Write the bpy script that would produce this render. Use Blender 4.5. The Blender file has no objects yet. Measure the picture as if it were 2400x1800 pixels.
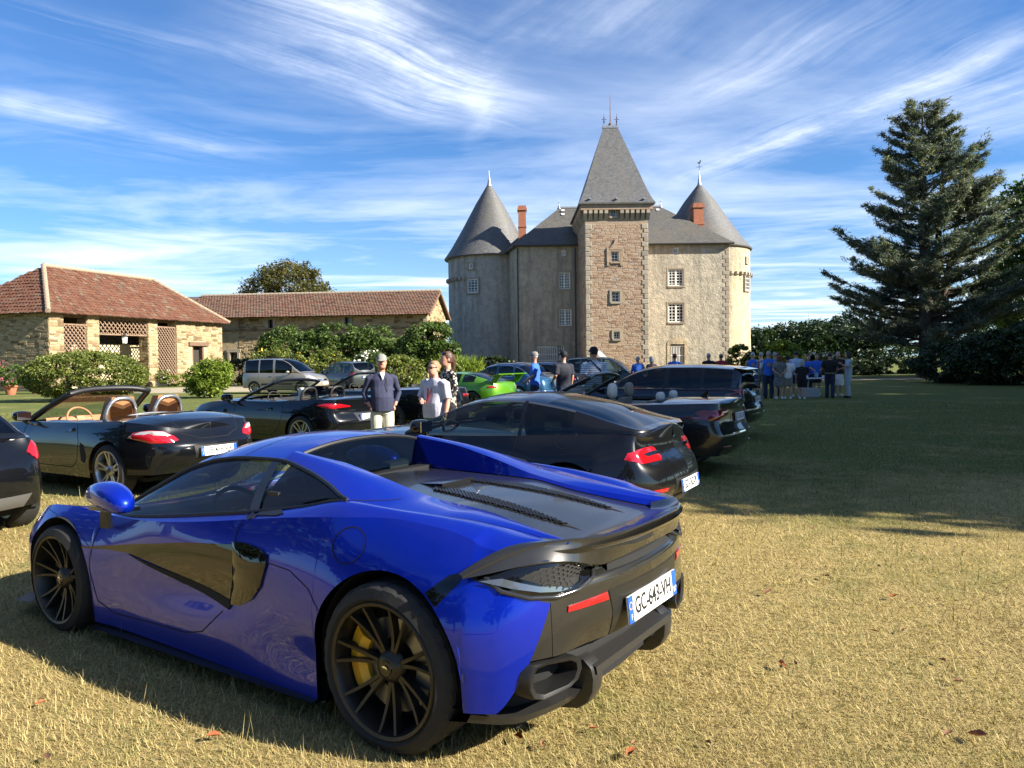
import bpy, bmesh, math, random
import numpy as np
from mathutils import Vector, Matrix
from mathutils.bvhtree import BVHTree
from mathutils.geometry import delaunay_2d_cdt
random.seed(7); RNG = np.random.default_rng(7)
SC = bpy.context.scene
COL = SC.collection
# ------------------------------------------------------------------ camera
FPX, HORY, CAMH, ROLL = 1803.0, 844.0, 1.60, 0.0120          # focal length and horizon of the 2400 x 1800 photograph
cam_d = bpy.data.cameras.new('camera'); cam = bpy.data.objects.new('camera', cam_d); COL.objects.link(cam)
cam_d.sensor_width = 36.0; cam_d.lens = 36.0 * FPX / 2400.0
cam_d.clip_start = 0.05; cam_d.clip_end = 6000
cam.location = (0, 0, CAMH)
cam.rotation_euler = (Matrix.Rotation(math.pi / 2 - math.atan((900 - HORY) / FPX), 3, 'X') @ Matrix.Rotation(-ROLL, 3, 'Z')).to_euler()
SC.camera = cam
SC.cycles.use_denoising = True; SC.cycles.max_bounces = 7; SC.cycles.diffuse_bounces = 2; SC.cycles.glossy_bounces = 4; SC.cycles.transparent_max_bounces = 20; SC.cycles.caustics_reflective = False; SC.cycles.caustics_refractive = False
# ------------------------------------------------------------------ light
SUN = Vector((1.60, -0.56, 1.0)).normalized()
sun_d = bpy.data.lights.new('sun', 'SUN'); sun_d.energy = 5.0; sun_d.angle = math.radians(0.53); sun_d.color = (1.0, .93, .80)
sun = bpy.data.objects.new('sun', sun_d); COL.objects.link(sun)
sun.location = (60, -20, 60); sun.rotation_euler = SUN.to_track_quat('Z', 'Y').to_euler()
SC.view_settings.view_transform = 'Standard'; SC.view_settings.look = 'None'
SC.view_settings.exposure = 1.5; SC.view_settings.gamma = 1.0; SC.view_settings.use_curve_mapping = False
# ------------------------------------------------------------------ sky with cirrus
world = bpy.data.worlds.new('World'); SC.world = world; world.use_nodes = True

class NT:
    """tiny node-tree helper"""
    def __init__(s, tree): s.t = tree; s.n = tree.nodes; s.l = tree.links
    def new(s, typ, **kw):
        nd = s.n.new(typ)
        for k, v in kw.items():
            if k == 'ins':
                for a, b in v.items():
                    sk = nd.inputs[a]
                    if hasattr(b, 'is_linked') and not isinstance(b, (int, float)): s.l.new(b, sk)
                    else: sk.default_value = b
            else: setattr(nd, k, v)
        return nd
    def math(s, op, a, b=0.0, c=None, clamp=False):
        ins = {0: a, 1: b}
        if c is not None: ins[2] = c
        nd = s.new('ShaderNodeMath', operation=op, ins=ins); nd.use_clamp = clamp
        return nd.outputs[0]
    def noise(s, vec, scale, detail=4, rough=.55, dist=0.0, dim='3D'):
        nd = s.new('ShaderNodeTexNoise', noise_dimensions=dim, ins={'Scale': scale, 'Detail': detail, 'Roughness': rough, 'Distortion': dist})
        if vec is not None: s.l.new(vec, nd.inputs['Vector'])
        return nd.outputs['Fac']
    def ramp(s, fac, stops, interp='LINEAR'):
        nd = s.new('ShaderNodeValToRGB'); cr = nd.color_ramp; cr.interpolation = interp
        while len(cr.elements) > 1: cr.elements.remove(cr.elements[-1])
        for i, (p, c) in enumerate(stops):
            e = cr.elements[0] if i == 0 else cr.elements.new(p)
            e.position = p; e.color = (*c, 1) if len(c) == 3 else c
        s.l.new(fac, nd.inputs[0]); return nd.outputs[0]
    def mix(s, fac, a, b, mode='MIX'):
        nd = s.new('ShaderNodeMix', data_type='RGBA', blend_type=mode)
        for sk, v in ((nd.inputs[0], fac), (nd.inputs[6], a), (nd.inputs[7], b)):
            if isinstance(v, (int, float)): sk.default_value = v
            elif isinstance(v, tuple): sk.default_value = (*v, 1) if len(v) == 3 else v
            else: s.l.new(v, sk)
        return nd.outputs[2]
    def mapr(s, v, a, b, c=0.0, d=1.0):
        nd = s.new('ShaderNodeMapRange', ins={1: a, 2: b, 3: c, 4: d}); s.l.new(v, nd.inputs[0]); return nd.outputs[0]
    def mapping(s, vec, rot=(0, 0, 0), scale=(1, 1, 1), loc=(0, 0, 0)):
        nd = s.new('ShaderNodeMapping', ins={'Rotation': rot, 'Scale': scale, 'Location': loc}); s.l.new(vec, nd.inputs[0]); return nd.outputs[0]

def build_sky():
    T = NT(world.node_tree); T.n.clear()
    out = T.new('ShaderNodeOutputWorld')
    bg = T.new('ShaderNodeBackground', ins={'Strength': 0.051})
    T.l.new(bg.outputs[0], out.inputs[0])
    sky = T.new('ShaderNodeTexSky', sky_type='NISHITA'); sky.sun_disc = False
    sky.sun_elevation = math.asin(SUN.z); sky.sun_rotation = math.atan2(SUN.x, SUN.y)
    sky.air_density = 1.0; sky.dust_density = 0.35; sky.ozone_density = 2.2; sky.altitude = 250
    tc = T.new('ShaderNodeTexCoord')
    sep = T.new('ShaderNodeSeparateXYZ'); T.l.new(tc.outputs['Generated'], sep.inputs[0])
    z = T.math('MAXIMUM', sep.outputs[2], 0.02)
    px = T.math('DIVIDE', sep.outputs[0], z); py = T.math('DIVIDE', sep.outputs[1], z)
    cmb = T.new('ShaderNodeCombineXYZ'); T.l.new(px, cmb.inputs[0]); T.l.new(py, cmb.inputs[1])
    P = cmb.outputs[0]                                  # position on a flat cloud sheet
    def cl(v): return T.new('ShaderNodeClamp', ins={0: v}).outputs[0]
    warpn = T.new('ShaderNodeTexNoise', noise_dimensions='2D', ins={'Scale': .9, 'Detail': 2}); T.l.new(P, warpn.inputs['Vector'])
    wsub = T.new('ShaderNodeVectorMath', operation='SUBTRACT', ins={1: (.5, .5, .5)}); T.l.new(warpn.outputs['Color'], wsub.inputs[0])
    wsc = T.new('ShaderNodeVectorMath', operation='SCALE', ins={'Scale': .26}); T.l.new(wsub.outputs[0], wsc.inputs[0])
    wad = T.new('ShaderNodeVectorMath', operation='ADD'); T.l.new(P, wad.inputs[0]); T.l.new(wsc.outputs[0], wad.inputs[1])
    Q = wad.outputs[0]
    def fibre(deg, sc, loc, lo, hi, det=5):             # fine ice fibres drawn out along one bearing
        m = T.mapping(T.mapping(Q, rot=(0, 0, -math.radians(deg))), scale=sc, loc=loc)
        return cl(T.mapr(T.noise(m, 1.0, det, .68, dim='2D'), lo, hi))
    fl = fibre(46, (.34, 3.4, 1), (3.1, .9, 0), .33, .80, 8); fr = fibre(112, (.32, 3.4, 1), (1.3, 5.2, 0), .33, .82, 8)
    dens = 0.0
    def plane(px_, py_): u = (HORY - py_*1.085) / FPX; return ((px_*1.085 - 1200) / FPX / u, 1.0 / u)
    for (xa, ya, xb, yb, w, st, f) in [(420, 85, 1090, 285, .13, .85, fl), (540, -30, 1120, 255, .17, 1.0, fl), (700, -60, 1060, 200, .16, .8, fl), (-40, 0, 360, 112, .10, .75, fl), (-60, 205, 230, 250, .16, .6, fl), (60, 270, 620, 330, .32, .45, fl),
                                       (1500, 395, 2240, 75, .15, .85, fr), (1420, 250, 2010, -20, .20, .50, fr), (1900, 330, 2400, 130, .45, .60, fr), (1250, 130, 1420, -60, .22, .40, fr), (1030, 320, 1160, -40, .05, .35, fr)]:
        A_, B_ = plane(xa, ya), plane(xb, yb); dx, dy = B_[0]-A_[0], B_[1]-A_[1]; Ln = math.hypot(dx, dy); dx, dy = dx/Ln, dy/Ln
        dv = T.new('ShaderNodeVectorMath', operation='DOT_PRODUCT', ins={1: (-dy, dx, 0)}); T.l.new(Q, dv.inputs[0])
        du = T.new('ShaderNodeVectorMath', operation='DOT_PRODUCT', ins={1: (dx, dy, 0)}); T.l.new(Q, du.inputs[0])
        v = T.math('MULTIPLY', T.math('SUBTRACT', dv.outputs['Value'], -dy*A_[0] + dx*A_[1]), 1/w)
        g = T.math('DIVIDE', 1.0, T.math('ADD', 1.0, T.math('MULTIPLY', T.math('MULTIPLY', v, v), T.math('MULTIPLY', v, v))))
        t0 = dx*A_[0] + dy*A_[1]; t = T.math('SUBTRACT', du.outputs['Value'], t0)
        e = T.math('MULTIPLY', cl(T.mapr(t, -.35*Ln*.3, .25*Ln)), cl(T.mapr(t, Ln*1.15, Ln*.7)))
        dens = T.math('ADD', dens, T.math('MULTIPLY', T.math('MULTIPLY', g, e), T.math('MULTIPLY', f, st)))
    brk = cl(T.mapr(T.noise(T.mapping(Q, scale=(1.6, 1.6, 1), loc=(5.1, 2.7, 0)), 1.0, 6, .66, dim='2D'), .34, .64)); dens = T.math('MULTIPLY', dens, T.math('ADD', .30, T.math('MULTIPLY', brk, .85)))   # ragged gaps along the streaks
    vn = T.noise(T.mapping(Q, scale=(.42, .62, 1), loc=(2.2, 1.4, 0)), 1.0, 6, .60, .3, dim='2D')   # broad thin veils, denser far off
    far = cl(T.mapr(py, 2.3, 6.0)); veil = T.math('MULTIPLY', cl(T.mapr(vn, .42, .74)), T.math('ADD', .22, T.math('MULTIPLY', far, .55)))
    dens = T.math('ADD', dens, veil); dens = T.math('ADD', dens, T.math('MULTIPLY', cl(T.mapr(py, 4.0, 14.0)), .25))
    dens = T.new('ShaderNodeClamp', ins={0: T.math('MULTIPLY', dens, .85), 1: 0.0, 2: .80}).outputs[0]
    hz = T.new('ShaderNodeClamp', ins={0: T.mapr(sep.outputs[2], 0.0, .04)}).outputs[0]
    dens = T.math('MULTIPLY', dens, hz)
    skyc = T.mix(1.0, sky.outputs[0], (.55, .88, 1.26), 'MULTIPLY')
    c = T.mix(dens, skyc, (9.6, 10.2, 11.2))
    T.l.new(c, bg.inputs[0])
build_sky()
world.cycles.sampling_method = 'MANUAL'; world.cycles.sample_map_resolution = 256
# ------------------------------------------------------------------ helpers
def world_at(px, py, depth):
    """world point seen at photograph pixel (px,py) at ground distance depth"""
    a, b = px - 1200, py - 900; a, b = a*math.cos(ROLL) - b*math.sin(ROLL), a*math.sin(ROLL) + b*math.cos(ROLL)
    p = math.atan((900 - HORY) / FPX); dx = a / FPX; dz = -b / FPX
    fy = math.cos(p) + dz * math.sin(p); fz = dz * math.cos(p) - math.sin(p); t = depth / fy
    return Vector((dx * t, depth, CAMH + fz * t))
def ground_at(px, py):
    a = world_at(px, py, 1.0); k = CAMH / (CAMH - a.z); return Vector((a.x*k, k, 0))
TMP = bpy.data.scenes.new('tmp')
def eval_mesh(o):
    '''mesh of an unlinked object with its modifiers applied, evaluated in a private scene'''
    TMP.collection.objects.link(o); vl = TMP.view_layers[0]; vl.update(); dg = vl.depsgraph; dg.update()
    me = bpy.data.meshes.new_from_object(o.evaluated_get(dg)); bpy.data.objects.remove(o); return me
def tag(o, label=None, cat=None, group=None, kind=None):
    if label: o['label'] = label
    if cat: o['category'] = cat
    if group: o['group'] = group
    if kind: o['kind'] = kind
    return o
def empty(name, loc, rz=0, label=None, cat=None, group=None):
    e = bpy.data.objects.new(name, None); COL.objects.link(e); e.location = loc; e.rotation_euler = (0, 0, rz)
    e.empty_display_size = .2
    return tag(e, label, cat, group)
def link(name, me, parent=None):
    o = bpy.data.objects.new(name, me); COL.objects.link(o)
    if parent is not None: o.parent = parent
    return o
def mesh(name, verts, faces, mats, midx=None, smooth=False):
    me = bpy.data.meshes.new(name)
    me.from_pydata([tuple(map(float, v)) for v in verts], [], [tuple(map(int, f)) for f in faces])
    for m in (mats if isinstance(mats, (list, tuple)) else [mats]): me.materials.append(m)
    if midx is not None: me.polygons.foreach_set('material_index', np.asarray(midx, dtype=np.int32))
    if smooth: me.polygons.foreach_set('use_smooth', np.ones(len(me.polygons), dtype=bool))
    me.update(); return me
def obj(name, verts, faces, mats, parent=None, midx=None, smooth=False):
    return link(name, mesh(name, verts, faces, mats, midx, smooth), parent)
def smooth_angle(o, ang=35):
    me = o.data
    me.polygons.foreach_set('use_smooth', np.ones(len(me.polygons), dtype=bool))
    me.set_sharp_from_angle(angle=math.radians(ang)); return o

class MB:
    """collects shapes for one mesh object"""
    def __init__(s): s.v = []; s.f = []; s.m = []
    def add(s, vs, fs, m=0):
        b = len(s.v); s.v += [tuple(v) for v in vs]; s.f += [tuple(i + b for i in f) for f in fs]; s.m += [m] * len(fs); return s
    def box(s, x0, x1, y0, y1, z0, z1, m=0):
        return s.add([(x0,y0,z0),(x1,y0,z0),(x1,y1,z0),(x0,y1,z0),(x0,y0,z1),(x1,y0,z1),(x1,y1,z1),(x0,y1,z1)],
                     [(0,3,2,1),(4,5,6,7),(0,1,5,4),(1,2,6,5),(2,3,7,6),(3,0,4,7)], m)
    def obox(s, c, ax, ay, az, m=0):
        """oriented box: centre and three half-axis vectors"""
        c, ax, ay, az = map(Vector, (c, ax, ay, az)); vs = []
        for k in (-1, 1):
            for i, j in ((-1,-1),(1,-1),(1,1),(-1,1)): vs.append(c + ax*i + ay*j + az*k)
        return s.add(vs, [(0,3,2,1),(4,5,6,7),(0,1,5,4),(1,2,6,5),(2,3,7,6),(3,0,4,7)], m)
    def bar(s, a, b, w, h, m=0, up=(0,0,1)):
        a, b = Vector(a), Vector(b); d = (b - a); L = d.length; d.normalize(); up = Vector(up)
        side = d.cross(up)
        if side.length < 1e-4: side = d.cross(Vector((1, 0, 0)))
        side.normalize(); u2 = side.cross(d)
        return s.obox((a + b) / 2, d * L / 2, side * w / 2, u2 * h / 2, m)
    def tube(s, pts, rad, n=8, m=0, cap=True, flat=None):
        """tube through points; rad scalar or list; flat=(a,b) scales the two cross axes"""
        pts = [Vector(p) for p in pts]; N = len(pts); rad = [rad] * N if isinstance(rad, (int, float)) else rad
        vs = []; prev = None
        for i, p in enumerate(pts):
            t = (pts[min(i+1, N-1)] - pts[max(i-1, 0)]).normalized()
            if prev is None:
                a = t.orthogonal().normalized() if abs(t.z) > .95 else t.cross(Vector((0,0,1))).normalized()
            else: a = (prev - t * prev.dot(t)).normalized()
            prev = a; b = t.cross(a)
            fa, fb = flat or (1, 1)
            for k in range(n):
                q = 2 * math.pi * k / n; vs.append(p + a * math.cos(q) * rad[i] * fa + b * math.sin(q) * rad[i] * fb)
        fs = [(i*n+k, i*n+(k+1) % n, (i+1)*n+(k+1) % n, (i+1)*n+k) for i in range(N-1) for k in range(n)]
        if cap: fs += [tuple(range(n))[::-1], tuple((N-1)*n+k for k in range(n))]
        return s.add(vs, fs, m)
    def lathe(s, prof, n=24, axis='z', c=(0,0,0), m=0, close=False):
        """prof list of (r, h) turned about an axis through c"""
        c = Vector(c); vs = []
        for r, h in prof:
            for k in range(n):
                q = 2*math.pi*k/n; a, b = r*math.cos(q), r*math.sin(q)
                vs.append(c + Vector({'z': (a, b, h), 'y': (a, h, b), 'x': (h, a, b)}[axis]))
        P = len(prof); fs = []
        for i in range(P if close else P-1):
            j = (i+1) % P
            for k in range(n):
                f = (i*n+k, i*n+(k+1) % n, j*n+(k+1) % n, j*n+k)
                fs.append(f if axis != 'y' else f[::-1])
        return s.add(vs, fs, m)
    def prism(s, poly, a, b, axis='y', m=0):
        """extrude a 2d polygon; axis y: poly=(x,z); x: poly=(y,z); z: poly=(x,y)"""
        def P(p, h): return {'y': (p[0], h, p[1]), 'x': (h, p[0], p[1]), 'z': (p[0], p[1], h)}[axis]
        n = len(poly); vs = [P(p, a) for p in poly] + [P(p, b) for p in poly]
        return s.add(vs, [tuple(range(n))[::-1], tuple(range(n, 2*n))] + [(i, (i+1) % n, n+(i+1) % n, n+i) for i in range(n)], m)
    def build(s, name, mats, parent=None, smooth=None, bevel=0, sub=None):
        o = obj(name, sub_loc(s.v, sub), s.f, mats, parent, s.m)
        if bevel:
            bm = bmesh.new(); bm.from_mesh(o.data)
            bmesh.ops.recalc_face_normals(bm, faces=bm.faces)
            bmesh.ops.bevel(bm, geom=[e for e in bm.edges if e.calc_face_angle(0) > .5], offset=bevel, segments=2, affect='EDGES', profile=.6)
            bm.to_mesh(o.data); bm.free()
        if smooth: smooth_angle(o, smooth)
        return o
def sub_loc(v, loc):
    return v if loc is None else [(p[0]-loc[0], p[1]-loc[1], p[2]-loc[2]) for p in v]
def grid(P, name=None):
    """faces of a (rows, cols) vertex grid"""
    r, c = P
    return [(i*c+j, i*c+j+1, (i+1)*c+j+1, (i+1)*c+j) for i in range(r-1) for j in range(c-1)]
def recalc(o):
    bm = bmesh.new(); bm.from_mesh(o.data); bmesh.ops.recalc_face_normals(bm, faces=bm.faces); bm.to_mesh(o.data); bm.free(); return o
class Sp:
    """smooth 1-d curve through knots (pchip), works on scalars and arrays"""
    def __init__(s, pts):
        pts = sorted(pts); s.x = np.array([p[0] for p in pts], float); s.y = np.array([p[1] for p in pts], float)
        h = np.diff(s.x); d = np.diff(s.y) / h; m = np.zeros(len(s.x))
        if len(d) == 1: m[:] = d[0]
        else:
            m[0], m[-1] = d[0], d[-1]
            for i in range(1, len(d)):
                if d[i-1] * d[i] > 0:
                    w1, w2 = 2*h[i] + h[i-1], h[i] + 2*h[i-1]; m[i] = (w1 + w2) / (w1/d[i-1] + w2/d[i])
        s.m = m
    def __call__(s, t):
        t = np.clip(np.asarray(t, float), s.x[0], s.x[-1]); i = np.clip(np.searchsorted(s.x, t, 'right') - 1, 0, len(s.x) - 2)
        h = s.x[i+1] - s.x[i]; u = (t - s.x[i]) / h
        r = (2*u**3-3*u**2+1)*s.y[i] + (u**3-2*u**2+u)*h*s.m[i] + (-2*u**3+3*u**2)*s.y[i+1] + (u**3-u**2)*h*s.m[i+1]
        return r if r.ndim else float(r)
# ------------------------------------------------------------------ materials
MATS = {}
def newmat(name):
    m = bpy.data.materials.new(name); m.use_nodes = True; T = NT(m.node_tree)
    b = T.n['Principled BSDF']; MATS[name] = m; return m, T, b
def mat(name, col, rough=.5, metal=0.0, spec=.5, coat=0.0, col2=None, scale=6.0, lo=.35, hi=.65, bump=0.0, bscale=30.0, detail=5, coords='Object', stretch=(1,1,1), emit=None):
    if name in MATS: return MATS[name]
    m, T, b = newmat(name)
    b.inputs['Roughness'].default_value = rough; b.inputs['Metallic'].default_value = metal
    b.inputs['Specular IOR Level'].default_value = spec; b.inputs['Coat Weight'].default_value = coat; b.inputs['Coat Roughness'].default_value = .02
    b.inputs['Base Color'].default_value = (*col, 1)
    if emit: b.inputs['Emission Color'].default_value = (*emit[0], 1); b.inputs['Emission Strength'].default_value = emit[1]
    if col2 or bump:
        tc = T.new('ShaderNodeTexCoord'); v = tc.outputs[coords]
        if stretch != (1,1,1): v = T.mapping(v, scale=stretch)
        if col2: T.l.new(T.ramp(T.noise(v, scale, detail), [(lo, col), (hi, col2)]), b.inputs['Base Color'])
        if bump:
            bp = T.new('ShaderNodeBump', ins={'Strength': 1.0, 'Distance': bump}); T.l.new(T.noise(v, bscale, 5, .6), bp.inputs['Height'])
            T.l.new(bp.outputs[0], b.inputs['Normal'])
    return m
def mat_isl(name, stops, rough=.8, bump=0.0, bscale=20, noise=.25, nscale=3.0, trans=0.0, spec=.3, sss=None):
    """colour picked per loose piece, plus noise"""
    if name in MATS: return MATS[name]
    m, T, b = newmat(name)
    b.inputs['Roughness'].default_value = rough; b.inputs['Specular IOR Level'].default_value = spec
    g = T.new('ShaderNodeNewGeometry'); oi = T.new('ShaderNodeObjectInfo'); tc = T.new('ShaderNodeTexCoord')
    f = T.math('FRACT', T.math('ADD', g.outputs['Random Per Island'], T.math('MULTIPLY', oi.outputs['Random'], 7.31)))
    f = T.math('ADD', f, T.math('MULTIPLY', T.math('SUBTRACT', T.noise(tc.outputs['Object'], nscale, 4), .5), noise * 4), clamp=True)
    c = T.ramp(f, stops); T.l.new(c, b.inputs['Base Color'])
    if trans:
        tr = T.new('ShaderNodeBsdfTranslucent'); mx = T.new('ShaderNodeMixShader', ins={0: trans})
        cb = T.mix(1.0, c, (1.3, 1.35, .7), 'MULTIPLY'); T.l.new(cb, tr.inputs[0])
        T.l.new(b.outputs[0], mx.inputs[1]); T.l.new(tr.outputs[0], mx.inputs[2]); T.l.new(mx.outputs[0], T.n['Material Output'].inputs[0])
    if bump:
        bp = T.new('ShaderNodeBump', ins={'Strength': 1.0, 'Distance': bump}); T.l.new(T.noise(tc.outputs['Object'], bscale, 5, .6), bp.inputs['Height'])
        T.l.new(bp.outputs[0], b.inputs['Normal'])
    return m
def mat_glass(name, tint=(.35,.42,.42), refl=1.0, rough=0.0):
    """thin window glass: tinted see-through plus mirror reflection by angle"""
    if name in MATS: return MATS[name]
    m, T, b = newmat(name); T.n.remove(b)
    tr = T.new('ShaderNodeBsdfTransparent', ins={0: (*tint, 1)}); g = T.new('ShaderNodeNewGeometry')
    dt = T.new('ShaderNodeVectorMath', operation='DOT_PRODUCT'); T.l.new(g.outputs['Normal'], dt.inputs[0]); T.l.new(g.outputs['Incoming'], dt.inputs[1])
    c = T.math('SUBTRACT', 1.0, T.math('ABSOLUTE', dt.outputs['Value'])); f = T.math('ADD',   .05*refl, T.math('MULTIPLY', T.math('POWER', c, 5.0), .93), clamp=True)
    gl = T.new('ShaderNodeBsdfGlossy', ins={'Roughness': rough}); mx = T.new('ShaderNodeMixShader')
    T.l.new(f, mx.inputs[0]); T.l.new(tr.outputs[0], mx.inputs[1]); T.l.new(gl.outputs[0], mx.inputs[2])
    T.l.new(mx.outputs[0], T.n['Material Output'].inputs[0]); return m
# ================================================================== ground
def ground_mat():
    m, T, b = newmat('dry_lawn')
    b.inputs['Roughness'].default_value = .95; b.inputs['Specular IOR Level'].default_value = .1
    tc = T.new('ShaderNodeTexCoord'); P = tc.outputs['Object']
    fine = T.noise(P, 38, 6, .7); mid = T.noise(P, 3.2, 5, .6); big = T.noise(P, .42, 4, .55)
    straw = T.ramp(fine, [(.30, (.165, .118, .048)), (.5, (.37, .28, .115)), (.72, (.52, .41, .185))])
    green = T.ramp(fine, [(.30, (.05, .062, .018)), (.55, (.13, .155, .045)), (.75, (.22, .22, .085))])
    sp = T.new('ShaderNodeSeparateXYZ'); T.l.new(P, sp.inputs[0])
    far = T.new('ShaderNodeClamp', ins={0: T.mapr(sp.outputs[1], 6.5, 13.0, 0.0, .34)}).outputs[0]   # lawn colour turns greener with distance
    g = T.math('ADD', T.math('ADD', T.math('MULTIPLY', mid, .55), T.math('MULTIPLY', big, .75)), far)
    T.l.new(T.mix(T.new('ShaderNodeClamp', ins={0: T.mapr(g, .65, .97)}).outputs[0], straw, green), b.inputs['Base Color'])
    bp = T.new('ShaderNodeBump', ins={'Strength': .9, 'Distance': .03}); T.l.new(T.noise(P, 55, 5, .7), bp.inputs['Height']); T.l.new(bp.outputs[0], b.inputs['Normal'])
    return m
GM = ground_mat()
R_ = 900
obj('ground', [(-R_, -R_, 0), (R_, -R_, 0), (R_, R_*3, 0), (-R_, R_*3, 0)], [(0, 1, 2, 3)], GM)['kind'] = 'structure'
gravel = mat('pale_gravel', (.40, .34, .24), .95, col2=(.28, .235, .15), scale=3.0, bump=.012, bscale=90)
def gravel_sheet():
    pts = [(-26, 46), (-20.5, 42.5), (-9, 44), (-3, 50), (2, 62), (4, 71), (24, 71), (24, 74.5), (4, 76), (-2, 70), (-7, 56.5), (-21, 54), (-27, 49)]
    o = obj('gravel_drive', [(x, y, .005) for x, y in pts], [tuple(range(len(pts)))], gravel); o['kind'] = 'structure'
gravel_sheet()
o = obj('dirt_path', [(x, y, .006) for x, y in [(20, 51.5), (34, 50.5), (48, 51), (48, 55), (34, 54.5), (21, 54.5)]], [tuple(range(6))], mat('path_dirt', (.34, .26, .18), .95, col2=(.22, .18, .12), scale=2.0, bump=.01)); o['kind'] = 'structure'

def grass_blades():
    """short dry blades, dense near the camera, coarser further off"""
    N = 430000
    r = RNG.random(N); Y = 1.9 * (26.0 / 1.9) ** (r ** 1.12)
    X = (RNG.random(N) * 2 - 1) * (Y * .69 + .2)
    out = np.arange(N) >= 340000; X = np.where(out, np.sign(X) * (Y * .69 + .2 + 2.8 * RNG.random(N)), X)      # a strip either side of the view
    ang = RNG.random(N) * 2 * np.pi; L = (.022 + .034 * RNG.random(N) ** 1.5) * (1 + .02 * Y); tilt = 1.52 - RNG.random(N) ** 1.6 * .95
    up = np.where(RNG.random(N) < .006, 2.8, 1.0); L = L * up; tilt = np.where(up > 1, .25, tilt)
    w = (.0008 + .00034 * Y) * (.7 + .6 * RNG.random(N))
    hx, hy = np.cos(ang), np.sin(ang); sx, sy = -hy, hx
    dh = L * np.sin(tilt); dz = L * np.cos(tilt)
    z0 = np.zeros(N)
    V = np.empty((N, 3, 3))
    V[:, 0] = np.stack([X - sx*w, Y - sy*w, z0], 1); V[:, 1] = np.stack([X + sx*w, Y + sy*w, z0], 1)
    V[:, 2] = np.stack([X + hx*dh, Y + hy*dh, z0 + dz + .004], 1)
    me = bpy.data.meshes.new('grass'); me.vertices.add(N*3); me.vertices.foreach_set('co', V.reshape(-1))
    me.loops.add(N*3); me.loops.foreach_set('vertex_index', np.arange(N*3, dtype=np.int32))
    me.polygons.add(N); me.polygons.foreach_set('loop_start', np.arange(0, N*3, 3, dtype=np.int32))
    me.update(calc_edges=True)
    m = mat_isl('dry_grass_blade', [(0, (.17, .12, .048)), (.3, (.38, .29, .12)), (.62, (.58, .465, .215)), (.85, (.41, .33, .13)), (1, (.165, .175, .055))], .75, noise=.32, nscale=.8, trans=.25)
    T = NT(m.node_tree); bs = T.n['Principled BSDF']; src = bs.inputs['Base Color'].links[0].from_socket; tc = T.new('ShaderNodeTexCoord'); sp = T.new('ShaderNodeSeparateXYZ'); T.l.new(tc.outputs['Object'], sp.inputs[0])
    g = T.math('ADD', T.math('ADD', T.math('MULTIPLY', T.noise(tc.outputs['Object'], 3.2, 5, .6), .55), T.math('MULTIPLY', T.noise(tc.outputs['Object'], .42, 4, .55), .75)), T.new('ShaderNodeClamp', ins={0: T.mapr(sp.outputs[1], 6.5, 13.0, 0.0, .34), 1: 0.0, 2: .34}).outputs[0])
    grn = T.mix(1.0, src, (.40, .52, .36), 'MULTIPLY'); T.l.new(T.mix(T.new('ShaderNodeClamp', ins={0: T.mapr(g, .65, .97)}).outputs[0], src, grn), bs.inputs['Base Color'])
    me.materials.append(m)
    tag(link('grass', me), 'short dry straw-coloured grass of the lawn', 'grass', kind='stuff')
grass_blades()
def leaves():
    m = [mat('leaf_rust', (.33, .10, .03), .6, col2=(.20, .06, .02), scale=60), mat('leaf_brown', (.16, .075, .035), .7, col2=(.28, .14, .06), scale=60)]
    spots = [(1935,1360,.9),(1800,1398,1),(2095,1408,.9),(2115,1488,.6),(1830,1570,.9),(1862,1566,.6),(2210,1560,.6),(2245,1610,.7),(2290,1742,1.2),(2222,1735,.7),(1480,1782,1),(1485,1756,.5),(1218,1744,.9),(1270,1760,.6),(1390,1722,.6),(110,1792,.8),(500,1740,.9),(640,1700,.6),(1335,1562,.8),(1660,1755,.5),(2050,1490,.5),(2060,1335,.5),(2258,1302,.5),(1715,1345,.5),(1850,1362,.4),(2350,1370,.4),(95,1660,.6),(300,1620,.5),(1905,1245,.5),(1990,1252,.4)]
    v = []
    for i in range(5): v.append((.05*math.cos(i*1.2566), .032*math.sin(i*1.2566), 0))
    for i, (px, py, s) in enumerate(spots):
        p = ground_at(px, py); rr = random.Random(i)
        n = 9; vs = [(0, 0, .012)]
        for k in range(n):
            q = 2*math.pi*k/n; r = .042 * (1 + .45*math.cos(q)**2) * (1 + .25*rr.uniform(-1, 1)); vs.append((r*math.cos(q), .6*r*math.sin(q), .012 + .022*abs(math.sin(q)) + rr.uniform(0, .012)))
        o = obj('fallen_leaf', vs, [(0, k+1, (k+1) % n+1) for k in range(n)], m[i % 2], smooth=True)
        o.location = (p.x, p.y, .022); o.scale = (s*.62, s*.62, s*.62); o.rotation_euler = (rr.uniform(-.3, .3), rr.uniform(-.3, .3), rr.uniform(0, 6))
        k = sorted(q[0] for q in spots[i % 2::2]).index(px); tag(o, ['first', 'second', 'third', 'fourth', 'fifth', 'sixth', 'seventh', 'eighth', 'ninth', 'tenth', 'eleventh', 'twelfth', 'thirteenth', 'fourteenth', 'fifteenth'][k] + (' rust-red' if i % 2 == 0 else ' dull brown') + ' fallen leaf on the grass, counted from the left', 'leaf', 'fallen leaves on the lawn')
leaves()
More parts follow.
